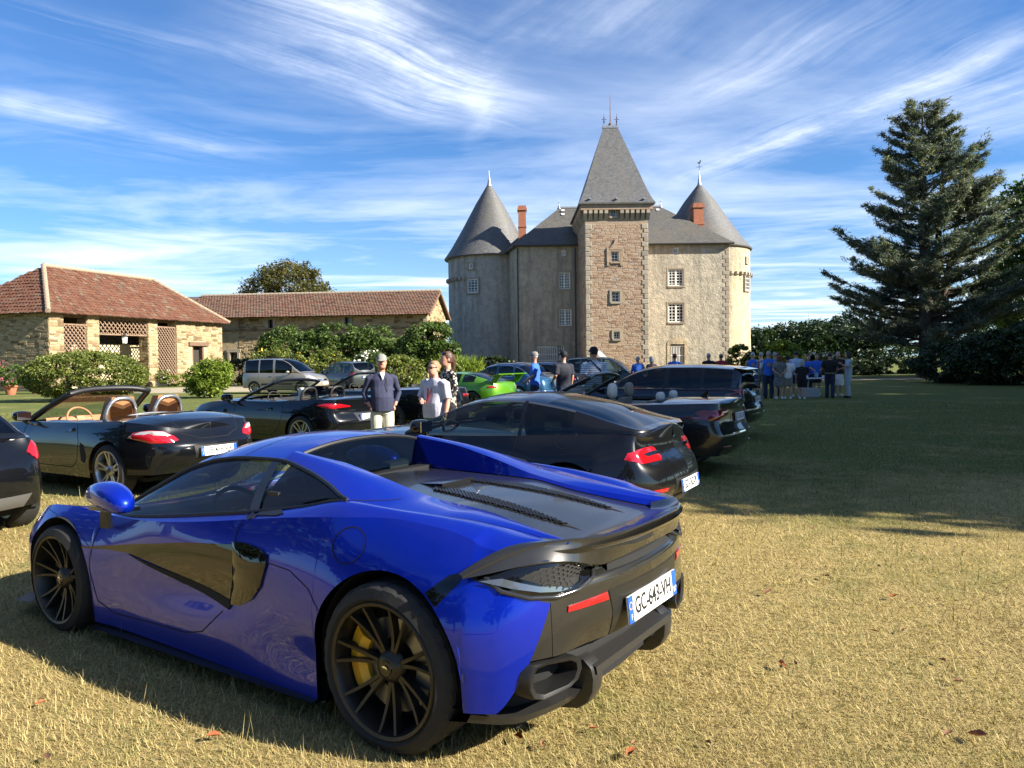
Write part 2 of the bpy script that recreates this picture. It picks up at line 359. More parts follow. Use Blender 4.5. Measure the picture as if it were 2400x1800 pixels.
# ================================================================== building helpers
def wall_holes(mb, A, B, z0, z1, holes=(), depth=.45, m=0, mr=None):
    """upright wall A->B (outer side to the right of A->B) with rectangular openings and their reveals"""
    A, B = Vector((*A, 0)), Vector((*B, 0)); d = B - A; L = d.length; d.normalize(); n = Vector((d.y, -d.x, 0)); mr = m if mr is None else mr
    ss = sorted({0, L, *[h[0] for h in holes], *[h[1] for h in holes]}); zs = sorted({z0, z1, *[h[2] for h in holes], *[h[3] for h in holes]})
    P = lambda s, z, q=0: A + d*s - n*q + Vector((0, 0, z))
    for i in range(len(ss)-1):
        for j in range(len(zs)-1):
            sm, zm = (ss[i]+ss[i+1])/2, (zs[j]+zs[j+1])/2
            if any(h[0] < sm < h[1] and h[2] < zm < h[3] for h in holes): continue
            mb.add([P(ss[i], zs[j]), P(ss[i+1], zs[j]), P(ss[i+1], zs[j+1]), P(ss[i], zs[j+1])], [(0, 1, 2, 3)], m)
    for h in holes:
        a, b, c, e = h[:4]
        mb.add([P(a,c), P(b,c), P(b,e), P(a,e), P(a,c,depth), P(b,c,depth), P(b,e,depth), P(a,e,depth)], [(0,4,5,1),(1,5,6,2),(2,6,7,3),(3,7,4,0)], mr)
DARKGLASS = mat('old_window_glass', (.012, .014, .016), .06, spec=.6)
FRAMEW = mat('white_window_frame', (.78, .77, .73), .5, col2=(.68, .66, .61), scale=3)
def window(parent, A, d, n, s0, s1, za, zb, inset=.18, nx=4, nz=6, frame=None, bar=.075, mid=True, sub=None):
    """wooden casement with glazing bars; panes as a child"""
    A, d, n = Vector((*A, 0)), Vector((*d, 0)), Vector((*n, 0)); fr = frame or FRAMEW
    P = lambda s, z, q: A + d*s - n*q + Vector((0, 0, z))
    mb = MB(); t = .04
    def pc(a, b, c, e, dp=0): mb.obox(P((a+b)/2, (c+e)/2, inset - dp), d*(b-a)/2, n*t, Vector((0, 0, (e-c)/2)))
    B = bar*1.7
    pc(s0, s0+B, za, zb); pc(s1-B, s1, za, zb); pc(s0+B, s1-B, zb-B, zb); pc(s0+B, s1-B, za, za+B)
    if mid: pc((s0+s1)/2-B*.75, (s0+s1)/2+B*.75, za+B, zb-B, .012)
    for i in range(1, nx):
        s = s0 + (s1-s0)*i/nx
        if mid and i*2 == nx: continue
        pc(s-bar*.4, s+bar*.4, za+B, zb-B, -.006)
    for j in range(1, nz):
        z = za + (zb-za)*j/nz; pc(s0+B, s1-B, z-bar*.4, z+bar*.4, -.012)
    o = mb.build('window', fr, parent, sub=sub)
    q = inset + .035
    g = obj('pane', sub_loc([P(s0+B*.6,za+B*.6,q), P(s1-B*.6,za+B*.6,q), P(s1-B*.6,zb-B*.6,q), P(s0+B*.6,zb-B*.6,q)], sub), [(0,1,2,3)], DARKGLASS, o)
    return o
def frustum_mesh(name, m, rs):
    """irregular chamfered block of unit size (x width, z height, -y outward)"""
    r = random.Random(rs); v = []
    for y, k in ((0, .5), (-.7, .5), (-1, .40)):
        for x, z in ((-1,-1),(1,-1),(1,1),(-1,1)):
            j = .05 if y else 0
            v.append((x*k + r.uniform(-j, j), y, z*k + r.uniform(-j, j)*1.3))
    return mesh(name, v, [(0,1,5,4),(1,2,6,5),(2,3,7,6),(3,0,4,7),(4,5,9,8),(5,6,10,9),(6,7,11,10),(7,4,8,11),(8,9,10,11)], m)
def place_blocks(parent, name, items, m, limit=300, seed=0, restname=None, nvar=6):
    """items: (centre, u, n, w, h, depth): the `limit` nearest are objects sharing meshes, the rest one joined part"""
    vars_ = [frustum_mesh(name, m, seed+k) for k in range(nvar)]
    base = [np.array([v.co for v in me.vertices]) for me in vars_]; fcs = [tuple(p.vertices) for p in vars_[0].polygons]
    pl = parent.matrix_local.translation if parent is not None else Vector()
    org = Vector(parent.get('_org', (0,0,0))) if parent is not None else Vector()
    items = sorted(items, key=lambda t: -t[3]*t[4] / max(1, (Vector(t[0]).xy.length)**2))
    RV, RF = [], []
    for i, (c, u, n, w, h, dp) in enumerate(items):
        u = Vector(u).normalized(); n = Vector(n).normalized(); up = n.cross(u) * -1
        if up.z < 0: up = -up
        k = i % nvar
        if i < limit:
            o = link(name, vars_[k], parent)
            M = Matrix((u*w, n*-dp, up*h)).transposed().to_4x4(); M.translation = Vector(c) - org
            o.matrix_local = M
        else:
            a = base[k]; V = np.outer(a[:, 0]*w, u) + np.outer(a[:, 1]*-dp, n) + np.outer(a[:, 2]*h, up) + np.array(Vector(c) - org)
            b = len(RV); RV += V.tolist(); RF += [tuple(j+b for j in f) for f in fcs]
    if RV:
        o = obj(restname or name + '_field', RV, RF, m, parent); o['kind'] = 'stuff'
def rubble_items(A, B, z0, z1, sw, sh, dp, holes=(), seed=0, fill=.93):
    """random rubble courses on the wall A->B"""
    r = random.Random(seed); A, B = Vector((*A, 0)), Vector((*B, 0)); d = B - A; L = d.length; d.normalize(); n = Vector((d.y, -d.x, 0)); out = []
    z = z0
    while z < z1 - sh*.3:
        h = sh * r.uniform(.65, 1.35); h = min(h, z1 - z); s = 0
        while s < L - .05:
            w = min(sw * r.uniform(.5, 1.6), L - s); c, e = s + w/2, z + h/2 + r.uniform(-.12, .12)*h
            if not any(q[0]-w*.45 < c < q[1]+w*.45 and q[2]-h*.45 < e < q[3]+h*.45 for q in holes):
                out.append((A + d*c + Vector((0, 0, e)), d, n, w*fill, h*.9, dp*r.uniform(.5, 1.2)))
            s += w
        z += h
    return out
# ================================================================== castle
def plaster(name, c1, c2, c3, sc=.5):
    m, T, b = newmat(name); b.inputs['Roughness'].default_value = .92; b.inputs['Specular IOR Level'].default_value = .15
    tc = T.new('ShaderNodeTexCoord'); P = tc.outputs['Object']
    a = T.noise(P, sc, 7, .65); st = T.noise(T.mapping(P, scale=(1.6, 1.6, .16)), 1.0, 6, .62); f = T.noise(P, 5.5, 6, .7)
    g = T.noise(P, 1.9, 7, .72)
    c = T.ramp(a, [(.34, c1), (.52, c2), (.70, c3)])
    c = T.mix(T.mapr(g, .40, .66, 0, .75), c, tuple(x*.60 for x in c3)); c = T.mix(T.mapr(f, .55, .75, 0, .7), c, tuple(min(1, x*1.35) for x in c2))
    c = T.mix(T.mapr(st, .46, .70, 0, .66), c, (.15, .14, .125)); c = T.mix(T.mapr(T.noise(P, 11, 5, .7), .45, .72, 0, .55), c, tuple(x*.55 for x in c2))
    T.l.new(c, b.inputs['Base Color'])
    bp = T.new('ShaderNodeBump', ins={'Strength': 1.0, 'Distance': .16}); T.l.new(T.math('ADD', T.noise(P, 2.6, 8, .74), T.math('MULTIPLY', T.noise(P, 12, 4, .6), .25)), bp.inputs['Height']); T.l.new(bp.outputs[0], b.inputs['Normal'])
    return m
def slate(name, base, lich, rows=9.0):
    m, T, b = newmat(name); b.inputs['Roughness'].default_value = .58; b.inputs['Specular IOR Level'].default_value = .4
    tc = T.new('ShaderNodeTexCoord'); P = tc.outputs['Object']
    sp = T.new('ShaderNodeSeparateXYZ'); T.l.new(P, sp.inputs[0])
    row = T.math('FRACT', T.math('MULTIPLY', sp.outputs[2], rows*.55))
    n1 = T.noise(T.mapping(P, scale=(3.2, 3.2, 5)), 1.0, 4, .7); n2 = T.noise(P, .55, 6, .62); st = T.noise(T.mapping(P, scale=(2.2, 2.2, .18)), 1, 5, .6)
    c = T.ramp(n1, [(.3, tuple(x*.68 for x in base)), (.5, base), (.7, tuple(x*1.35 for x in base))])
    c = T.mix(T.mapr(n2, .48, .72, 0, .8), c, lich); c = T.mix(T.mapr(st, .5, .75, 0, .4), c, tuple(x*.5 for x in base))
    T.l.new(c, b.inputs['Base Color'])
    bp = T.new('ShaderNodeBump', ins={'Strength': .8, 'Distance': .03}); T.l.new(T.math('ADD', row, T.math('MULTIPLY', n1, .7)), bp.inputs['Height']); T.l.new(bp.outputs[0], b.inputs['Normal'])
    return m
PL_W = plaster('castle_render', (.42, .375, .30), (.56, .49, .37), (.46, .425, .35))
PL_T = plaster('tower_render', (.42, .40, .36), (.52, .48, .41), (.45, .425, .38))
PL_R = plaster('tower_ochre_render', (.52, .42, .28), (.62, .50, .33), (.50, .43, .31))
SLATE = slate('roof_slate', (.105, .104, .105), (.12, .112, .09)); SLATE2 = slate('mossy_slate', (.090, .085, .077), (.125, .108, .074))
MORTAR = mat('pale_mortar', (.37, .28, .195), .95, col2=(.31, .225, .155), scale=3, bump=.03, bscale=8)
RUB = mat_isl('rubble_stone', [(0, (.25, .155, .105)), (.25, (.36, .25, .17)), (.5, (.41, .30, .205)), (.75, (.34, .225, .155)), (.9, (.44, .36, .27)), (1, (.24, .195, .16))], .92, .015, 9, .2, 1.2)
QUO = mat_isl('granite_quoin', [(0, (.27, .225, .175)), (.5, (.33, .28, .215)), (1, (.37, .315, .24))], .9, .012, 8, .15)
BRICKM = mat('chimney_brick', (.40, .145, .075), .85, col2=(.29, .11, .06), scale=4, bump=.02, bscale=14)
ZINC = mat('zinc', (.42, .43, .44), .4, .6, col2=(.32, .33, .34), scale=4); IRON = mat('dark_iron', (.03, .03, .032), .6, .4)
def castle():
    ORG = Vector((11.5, 84, 0)); C = empty('castle', ORG, label='grey stone castle with two round cone-roofed towers and a square stair tower', cat='castle'); C['_org'] = tuple(ORG)
    cs = lambda cx, cy, Y: world_at(1020 + cx*.41, 200 + cy*.41, Y)
    YM, YT = 79.5, 72.0
    xl, xr = cs(468, 900, YM).x, cs(1680, 900, YM).x; ze = cs(900, 910, YM).z
    tl, tr = cs(858, 900, YT).x, cs(1216, 900, YT).x; zt = cs(1000, 676, YT).z
    # ---- main block
    mb = MB()
    def H(cx0, cx1, cy0, cy1, Y, x0): a, b = cs(cx0, cy1, Y), cs(cx1, cy0, Y); return (a.x-x0, b.x-x0, a.z, b.z)
    hl = [H(705, 771, 1068, 1166, YM, xl), H(707, 779, 1278, 1376, YM, xl), H(722, 746, 942, 976, YM, xl), H(697, 738, 1484, 1590, YM, xl)]
    hr = [H(1333, 1420, 1050, 1147, YM, xl), H(1333, 1422, 1246, 1355, YM, xl), H(1362, 1392, 926, 968, YM, xl), H(1532, 1546, 930, 962, YM, xl), H(1345, 1425, 1480, 1610, YM, xl)]
    wall_holes(mb, (xl, YM), (xr, YM), 0, ze, hl + hr, .5)
    sx, sy = -.7, 86.5
    wall_holes(mb, (sx, sy), (xl, YM), 0, ze); wall_holes(mb, (xr, YM), (xr, 92), 0, ze); wall_holes(mb, (xr, 92), (sx, 92), 0, ze); wall_holes(mb, (sx, 92), (sx, sy), 0, ze)
    W = mb.build('wall', PL_W, C, sub=ORG); W['_org'] = tuple(ORG)
    d, n = (1, 0), (0, -1)
    for i, h in enumerate(hl + hr):
        big = h[1]-h[0] > 1.2
        if i in (3, 8): continue
        window(C, (xl, YM), d, n, *h, inset=.16, nx=4 if big else 2, nz=6 if big else 3, mid=big, sub=ORG)
        if big or h[1]-h[0] > .9:
            fb = MB(); q = .16
            P = lambda s: xl + s
            fb.box(P(h[0])-q, P(h[0])-.003, YM-.03, YM+.1, h[2]-q, h[3]+q); fb.box(P(h[1])+.003, P(h[1])+q, YM-.03, YM+.1, h[2]-q, h[3]+q)
            fb.box(P(h[0]), P(h[1]), YM-.034, YM+.1, h[3]+.003, h[3]+q); fb.box(P(h[0])-.05, P(h[1])+.05, YM-.09, YM+.1, h[2]-q, h[2]-.003)
            fb.build('window_surround', QUO, C, sub=ORG)
    # garden doors with white grilles
    for h, leaf in ((hl[3], True), (hr[4], False)):
        g = MB(); x0, x1 = xl + h[0], xl + h[1]
        if leaf:
            o = window(C, (xl, YM), d, n, *h, inset=.3, nx=3, nz=5, mid=False, sub=ORG); x0, x1 = x0 - 2.0, x0 - .05
        else: MB().box(x0, x1, YM+.45, YM+.5, h[2], h[3]).build('door', DARKGLASS, C, sub=ORG)
        k = 9
        for i in range(k+1):
            x = x0 + (x1-x0)*i/k; g.box(x-.035, x+.035, YM-.09 if leaf else YM+.1, YM-.03 if leaf else YM+.16, h[2], h[3]-.1)
        for z in (h[2]+.3, (h[2]+h[3])/2, h[3]-.2): g.box(x0, x1, YM-.11 if leaf else YM+.08, YM-.05 if leaf else YM+.14, z-.04, z+.04)
        g.build('door_grille', FRAMEW, C, sub=ORG)
    hd = hr[4]; aw = MB(); cx = xl + (hd[0]+hd[1])/2; rw = (hd[1]-hd[0])/2
    pts = [(cx + (rw+.35)*math.cos(t), hd[3] + .75*math.sin(t)) for t in np.linspace(math.pi, 0, 13)]
    aw.prism(pts + [(cx+rw, hd[3]+.02), (cx-rw, hd[3]+.02)], YM-.05, YM+.1); aw.box(cx-rw-.35, cx-rw-.01, YM-.046, YM+.1, hd[2], hd[3]); aw.box(cx+rw+.01, cx+rw+.35, YM-.046, YM+.1, hd[2], hd[3])
    aw.build('door_surround', PL_R, C, sub=ORG)
    # main hipped roof
    e = .42; zr = cs(900, 700, 86).z; a0, a1 = cs(708, 700, 86).x, cs(1289, 700, 86).x
    v = [(xl-e, YM-e, ze), (xr+e, YM-e, ze), (xr+e, 92+e, ze), (sx-e, 92+e, ze), (sx-e, sy-.3, ze), (a0, 86, zr), (a1, 86, zr)]
    v2 = [(p[0], p[1], p[2]-.16) for p in v[:5]]
    rf = obj('roof', sub_loc(v + v2, ORG), [(0,1,6,5), (1,2,6), (2,3,5,6), (3,4,5), (4,0,5), (7,8,1,0), (8,9,2,1), (11,7,0,4), (10,11,4,3), (7,11,10,9,8)], SLATE2, C)
    rf['_org'] = tuple(ORG)
    rc = MB()
    for i, x in enumerate((a0, a1)):
        rc.lathe([(.24, zr-.1), (.10, zr+.22), (.035, zr+.4), (.035, zr+.55), (.08, zr+.6), (.02, zr+.68), (.015, zr+.98), (.0, zr+1.0)], 10, c=(x, 86, 0))
    rc.tube([(a0, 86, zr+.02), (a1, 86, zr+.02)], .16, 8); rc.build('ridge_cap', ZINC, rf, 40, sub=ORG)
    for cx, cy in ((730, 720), (730, 742), (1272, 716), (1258, 810), (1350, 806)):
        t_ = (910 - cy) / 210.0; yy = YM + (86-YM)*t_*.98; p = cs(cx, cy, yy)
        MB().obox((p.x, yy-.05, p.z+.05), (.16, 0, 0), (0, .14, .11), (0, -.04, .06)).build('roof_vent', FRAMEW, rf, sub=ORG)
    # chimneys
    for cx0, cx1, cyt in ((475, 518, 687), (1478, 1535, 672)):
        p, q = cs(cx0, cyt, 83), cs(cx1, cyt, 83); w = q.x-p.x; mbc = MB()
        mbc.box(p.x, q.x, 83, 83+w*1.6, ze-.5, p.z-.5); mbc.box(p.x-.1, q.x+.1, 82.9, 83.1+w*1.6, p.z-.5, p.z-.25); mbc.box(p.x-.03, q.x+.03, 82.97, 83.03+w*1.6, p.z-.25, p.z); mbc.box(p.x-.05, q.x+.05, 82.95, 83.05+w*1.6, p.z-2.3, p.z-2.15)
        ch = mbc.build('chimney', BRICKM, rf, sub=ORG)
    # ---- square stair tower
    X0 = tl
    def HT(a, b, c, e_): return H(a, b, c, e_, YT, tl)
    ht = [HT(1003, 1036, 697, 750), HT(1006, 1048, 950, 1008), HT(1008, 1054, 1178, 1238), HT(1020, 1055, 1408, 1450)]
    mb = MB(); zc = zt - 1.9
    wall_holes(mb, (tl, YT), (tr, YT), 0, zt-.1, ht, .5); wall_holes(mb, (tl, YM+2), (tl, YT), 0, zt-.1, [(3.2, 3.45, cs(838, 830, 75).z, cs(838, 795, 75).z)]); wall_holes(mb, (tr, YT), (tr, YM+2), 0, zt-.1)
    mb.add([(tl, YM+2, ze), (tr, YM+2, ze), (tr, YM+2, zt-.1), (tl, YM+2, zt-.1)], [(3, 2, 1, 0)])
    TW = mb.build('stair_tower', MORTAR, C, sub=ORG); TW['_org'] = tuple(ORG)
    sur = []
    for h in ht:
        window(C, (tl, YT), d, n, *h, inset=.25, nx=2, nz=3, mid=False, bar=.06, sub=ORG)
        fb = MB(); q = .17; P = lambda s: tl + s
        fb.box(P(h[0])-q, P(h[0])-.003, YT-.09, YT+.1, h[2]-q, h[3]+q); fb.box(P(h[1])+.003, P(h[1])+q, YT-.09, YT+.1, h[2]-q, h[3]+q)
        fb.box(P(h[0]), P(h[1]), YT-.094, YT+.1, h[3]+.003, h[3]+q); fb.box(P(h[0])-.1, P(h[1])+.1, YT-.14, YT+.1, h[2]-q, h[2]-.003)
        if h is ht[1]:
            xm = tl + (h[0]+h[1])/2; fb.prism([(xm-.55, h[3]+q), (xm+.55, h[3]+q), (xm+.34, h[3]+.5), (xm+.1, h[3]+.75), (xm, h[3]+1.15), (xm-.1, h[3]+.75), (xm-.34, h[3]+.5)], YT-.12, YT+.1)
            fb.box(xm-.75, xm-.5, YT-.1, YT+.1, h[2]-.4, h[3]+.35); fb.box(xm+.5, xm+.75, YT-.1, YT+.1, h[2]-.4, h[3]+.35)
        fb.build('window_surround', mat('carved_stone', (.42, .30, .20), .85, col2=(.26, .19, .13), scale=4, bump=.03) if h is ht[1] else QUO, C, sub=ORG)
        sur.append((h[0]-.25, h[1]+.25, h[2]-.3, h[3]+.3))
    items = rubble_items((tl+.42, YT), (tr-.42, YT), .1, zc, .50, .16, .022, [(a-.42, b-.42, c, e_) for a, b, c, e_ in sur], 3)
    place_blocks(TW, 'stone', items, RUB, 300, 11)
    items = rubble_items((tl, YM), (tl, YT+.42), .1, zc, .8, .34, .04, (), 5); place_blocks(TW, 'side_stone', items, RUB, 0, 21, 'side_stonework')
    q = []
    r = random.Random(4); z = .05; k = 0
    while z < zc:
        h = r.uniform(.36, .5); w = (.62, .40)[k % 2]
        q.append((Vector((tl+w/2-.02, YT, z+h/2)), (1,0,0), (0,-1,0), w, h*.95, .06)); q.append((Vector((tr-w/2+.02, YT, z+h/2)), (1,0,0), (0,-1,0), w, h*.95, .06))
        q.append((Vector((tl, YT+(1.02-w)/2, z+h/2)), (0,-1,0), (-1,0,0), 1.02-w, h*.95, .05)); z += h; k += 1
    place_blocks(TW, 'quoin', q, QUO, 300, 31)
    q = []; z = .05; k = 0
    while z < ze-.3:
        h = r.uniform(.34, .5); w = (.66, .38)[k % 2]; q.append((Vector((xr-w/2+.01, YM, z+h/2)), (1,0,0), (0,-1,0), w, h*.95, .035)); z += h; k += 1
    place_blocks(W, 'quoin', q, QUO, 300, 41)
    # corbel table under the tower eave
    TY1 = YM+2.4; eo = .62
    cb = MB(); cb.box(tl-.42, tr+.42, YT-.42, TY1+.1, zt-.62, zt-.12); cb.build('parapet_band', RUB, TW, sub=ORG)
    cm = MB().add([(-.16,0,0),(.16,0,0),(.16,0,.95),(-.16,0,.95),(-.16,-.16,.25),(.16,-.16,.25),(.16,-.40,.62),(-.16,-.40,.62),(-.16,-.40,.95),(.16,-.40,.95)], [(0,1,5,4),(4,5,6,7),(7,6,9,8),(8,9,2,3),(0,4,7,8,3),(1,2,9,6,5)])
    cme = mesh('corbel', cm.v, cm.f, QUO)
    k = 13
    for i in range(k):
        x = tl + (tr-tl)*i/(k-1)
        if abs(x - (tl+(ht[0][0]+ht[0][1])/2)) < .5: continue
        o = link('corbel', cme, TW); o.location = Vector((x, YT, zt-1.57)) - ORG
    for i in range(1, 12):
        o = link('corbel', cme, TW); o.location = Vector((tl, YT + (TY1-YT)*i/12, zt-1.57)) - ORG; o.rotation_euler = (0, 0, -math.pi/2)
    # flared pyramid roof
    ym = 76.6; zp = cs(1000, 240, ym).z; rx0, rx1 = cs(962, 240, ym).x, cs(1040, 240, ym).x
    H_ = zp - zt; lev = [(0, 1.0), (.025, .955), (.06, .905), (.11, .85), (.2, .755), (.4, .57), (.7, .285), (1, 0)]
    vs = []; fs = []
    for t, k in lev:
        xa = rx0 + (tl-eo-rx0)*k; xb = rx1 + (tr+eo-rx1)*k; ya = ym-.12 + (YT-eo-ym+.12)*k; yb = ym+.12 + (TY1+eo-.3-ym-.12)*k
        vs += [(xa, ya, zt+H_*t), (xb, ya, zt+H_*t), (xb, yb, zt+H_*t), (xa, yb, zt+H_*t)]
    for i in range(len(lev)-1):
        for j in range(4): fs.append((i*4+j, i*4+(j+1) % 4, i*4+4+(j+1) % 4, i*4+4+j))
    m_ = len(vs); vs += [(p[0], p[1], p[2]-.14) for p in vs[:4]]; fs += [(m_+j, m_+(j+1) % 4, (j+1) % 4, j) for j in range(4)] + [(m_+3, m_+2, m_+1, m_), tuple(range(m_-4, m_))]
    tr_ = obj('tower_roof', sub_loc(vs, ORG), fs, SLATE, C)
    zf = MB(); zf.box(rx0-.12, rx1+.12, ym-.24, ym+.24, zp-.12, zp+.12)
    for x in (rx0, rx1): zf.add([(x-.16, ym-.3, zp-.9), (x+.16, ym-.3, zp-.9), (x+.05, ym-.16, zp+.3), (x-.05, ym-.16, zp+.3)], [(0,1,2,3)])
    zf.build('ridge_cap', ZINC, tr_, sub=ORG)
    for x in (rx0+.05, rx1-.05):
        f = MB(); f.lathe([(.12, zp+.1), (.06, zp+.3), (.04, zp+.5), (.09, zp+.58), (.04, zp+.66), (.03, zp+.85), (.07, zp+.92), (.02, zp+1.0), (.015, zp+1.3), (0, zp+1.32)], 10, c=(x, ym, 0)); f.box(x-.25, x+.25, ym-.02, ym+.02, zp+.74, zp+.78); f.build('finial', IRON, tr_, 40, sub=ORG)
    f = MB(); xm = (rx0+rx1)/2; f.lathe([(.2, zp+.1), (.2, zp+.3), (.05, zp+.45), (.035, zp+1.5), (.02, zp+3.1), (0, zp+3.2)], 8, c=(xm, ym, 0)); f.build('lightning_rod', mat('rust_iron', (.16, .07, .04), .7, .3), tr_, 40, sub=ORG)
    for cx in (882, 1035, 1192):
        p = cs(cx, 652, YT-.2); MB().box(p.x-.09, p.x+.09, YT-.62, YT-.2, p.z-.05, p.z+.1).build('snow_hook', ZINC, tr_, sub=ORG)
    # ---- round towers
    def round_tower(cx, cyl, zr_e, apex, Rw, Re, m, roofm, seedp, wins, ring, vane):
        mb = MB(); mb.lathe([(Rw*1.03, 0), (Rw*1.005, 4), (Rw, zr_e*.55), (Rw, zr_e+.1)], 56, c=(cx, cyl, 0))
        t = mb.build('round_tower', m, C, 40, sub=ORG); t['_org'] = tuple(ORG)
        h = apex - zr_e; rb = MB()
        rb.lathe([(Rw-.2, zr_e-.02), (Re-.05, zr_e-.12), (Re, zr_e), (Re*.93, zr_e+h*.055), (Re*.845, zr_e+h*.125), (Re*.60, zr_e+h*.36), (Re*.30, zr_e+h*.67), (.13, apex-.75)], 64, c=(cx, cyl, 0))
        rr = rb.build('cone_roof', roofm, t, 30, sub=ORG)
        zc_ = MB(); zc_.lathe([(.36, apex-1.25), (.17, apex-.6), (.08, apex+.1), (.03, apex+.4), (.02, apex+.75), (0, apex+.8)], 14, c=(cx, cyl, 0)); zc_.build('zinc_cap', ZINC, rr, 40, sub=ORG)
        if vane:
            vn = MB(); vn.tube([(cx, cyl, apex+.4), (cx, cyl, apex+1.75)], .02, 6)
            for a, b in (((cx-.38, cyl, apex+1.15), (cx+.38, cyl, apex+1.15)), ((cx, cyl-.35, apex+1.15), (cx, cyl+.35, apex+1.15))): vn.tube([a, b], .02, 6)
            vn.prism([(cx-.12, apex+1.5), (cx-.22, apex+1.75), (cx+.03, apex+1.6), (cx+.06, apex+1.95), (cx+.2, apex+1.85), (cx+.1, apex+1.53)], cyl-.02, cyl+.02); vn.build('weather_vane', IRON, rr, sub=ORG)
        for ang, z0, z1, w, nx, nz in wins:
            nn = Vector((math.sin(ang), -math.cos(ang), 0)); uu = Vector((math.cos(ang), math.sin(ang), 0)); c0 = Vector((cx, cyl, 0)) + nn*(Rw+.02)
            fb = MB(); q = .16
            for s0, s1, a, b in ((-w/2-q, -w/2, z0-q, z1+q), (w/2, w/2+q, z0-q, z1+q), (-w/2, w/2, z1, z1+q), (-w/2, w/2, z0-q, z0)):
                fb.obox(c0 + uu*(s0+s1)/2 + Vector((0,0,(a+b)/2)), uu*(s1-s0)/2, nn*.12, (0,0,(b-a)/2))
            fb.build('window_surround', QUO, t, sub=ORG)
            A = c0 - uu*w/2
            window(t, (A.x, A.y), (uu.x, uu.y), (nn.x, nn.y), 0, w, z0, z1, inset=-.01, nx=nx, nz=nz, mid=False, bar=.06, sub=ORG)
        if ring:
            cmm = mesh('corbel', [(-.14,-.28,.0),(.14,-.28,.0),(.14,.1,-.25),(-.14,.1,-.25),(-.14,-.28,.3),(.14,-.28,.3),(.14,.1,.3),(-.14,.1,.3)], [(0,3,2,1),(4,5,6,7),(0,1,5,4),(1,2,6,5),(3,0,4,7)], QUO)
            for a in np.arange(ring[1], ring[2], .13):
                o = link('corbel', cmm, t); o.location = Vector((cx + math.sin(a)*Rw, cyl - math.cos(a)*Rw, ring[0])) - ORG; o.rotation_euler = (0, 0, a)
        return t
    yl = 88.5; p = cs(308, 540, yl); ez = cs(48, 1000, yl)
    zap = cs(308, 525, yl).z
    lt = round_tower(p.x, yl, ez.z, zap, (308-70)*.41/FPX*yl, (308-48)*.41/FPX*yl, PL_T, SLATE, 1,
        [(-.38, cs(215, 1185, 84).z, cs(215, 1108, 84).z, 1.25, 3, 5), (-.42, cs(205, 1048, 84).z, cs(205, 1018, 84).z, .45, 1, 2)], (cs(100, 1112, 85).z, -1.5, -.5), False)
    yr_ = 88.0; p = cs(1510, 540, yr_); ez = cs(1797, 945, yr_)
    rt = round_tower(p.x, yr_, ez.z, cs(1510, 525, yr_).z, (1784-1510)*.41/FPX*yr_, (1797-1510)*.41/FPX*yr_, PL_R, SLATE, 2,
        [(.90, cs(1727, 1170, 84).z, cs(1727, 1080, 84).z, 1.2, 2, 4), (.90, cs(1727, 1012, 84).z, cs(1727, 985, 84).z, .4, 1, 2)], (cs(1760, 1082, 84).z, .4, 1.55), True)
    # lean-to turret and rain pipes in the corner by the left tower
    tb = MB(); a = cs(392, 1085, 85.5); b = cs(440, 1085, 85.5)
    tb.box(a.x, b.x+.3, 85.2, 88, 0, a.z); t2 = tb.build('buttress_turret', PL_T, C, sub=ORG)
    w = MB(); w.add([(a.x-.3, 84.9, a.z-.05), (b.x+.4, 84.9, a.z-.05), (b.x+.4, 86.6, a.z+2.6), (a.x+.8, 87, a.z+2.2), (a.x-.3, 88, a.z-.05)], [(0,1,2,3),(0,3,4)]); w.build('turret_roof', SLATE, t2, sub=ORG)
    for (x, y) in ((xl+.02, YM-.12), (tl-.35, YM-.12)):
        g = MB(); g.tube([(x, y, .2), (x, y, ze-.3)], .07, 8); g.build('rain_pipe', mat('pipe_dark', (.05, .05, .05), .5), C, 40, sub=ORG)
    g = MB(); g.tube([(xl-e, YM-e-.06, ze-.06), (tl, YM-e-.06, ze-.06)], .09, 8); g.tube([(tr, YM-e-.06, ze-.06), (xr+e, YM-e-.06, ze-.06)], .09, 8); g.build('gutter', mat('pipe_dark', (.05, .05, .05), .5), rf, 40, sub=ORG)
castle()
# ================================================================== tiled stone barns
TILE = mat_isl('clay_tile', [(0, (.09, .039, .024)), (.3, (.13, .053, .031)), (.6, (.15, .066, .038)), (.88, (.125, .064, .043)), (.97, (.19, .14, .095)), (1, (.09, .066, .045))], .85, .01, 14, .2, .9)
TILE2 = mat_isl('weathered_tile', [(0, (.095, .05, .034)), (.3, (.14, .070, .046)), (.6, (.165, .09, .06)), (.85, (.135, .088, .062)), (1, (.11, .085, .06))], .88, .01, 14, .22, .7)
BSTONE = mat_isl('honey_stone', [(0, (.15, .10, .055)), (.2, (.29, .205, .11)), (.5, (.40, .30, .17)), (.75, (.33, .235, .13)), (.92, (.47, .38, .24)), (1, (.18, .135, .09))], .92, .02, 7, .2, 1.5)
BMORT = mat('honey_mortar', (.42, .335, .20), .95, col2=(.31, .24, .14), scale=1.6, bump=.03, bscale=9)
WOOD = mat('old_brown_wood', (.20, .115, .07), .8, col2=(.12, .07, .045), scale=7, bump=.01, bscale=25); SLATW = mat('pale_slat_wood', (.26, .175, .115), .8, col2=(.19, .12, .078), scale=4)
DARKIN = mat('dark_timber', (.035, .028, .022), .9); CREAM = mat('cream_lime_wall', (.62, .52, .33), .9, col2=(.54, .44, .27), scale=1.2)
UNDER = mat('roof_underside', (.10, .07, .05), .9)
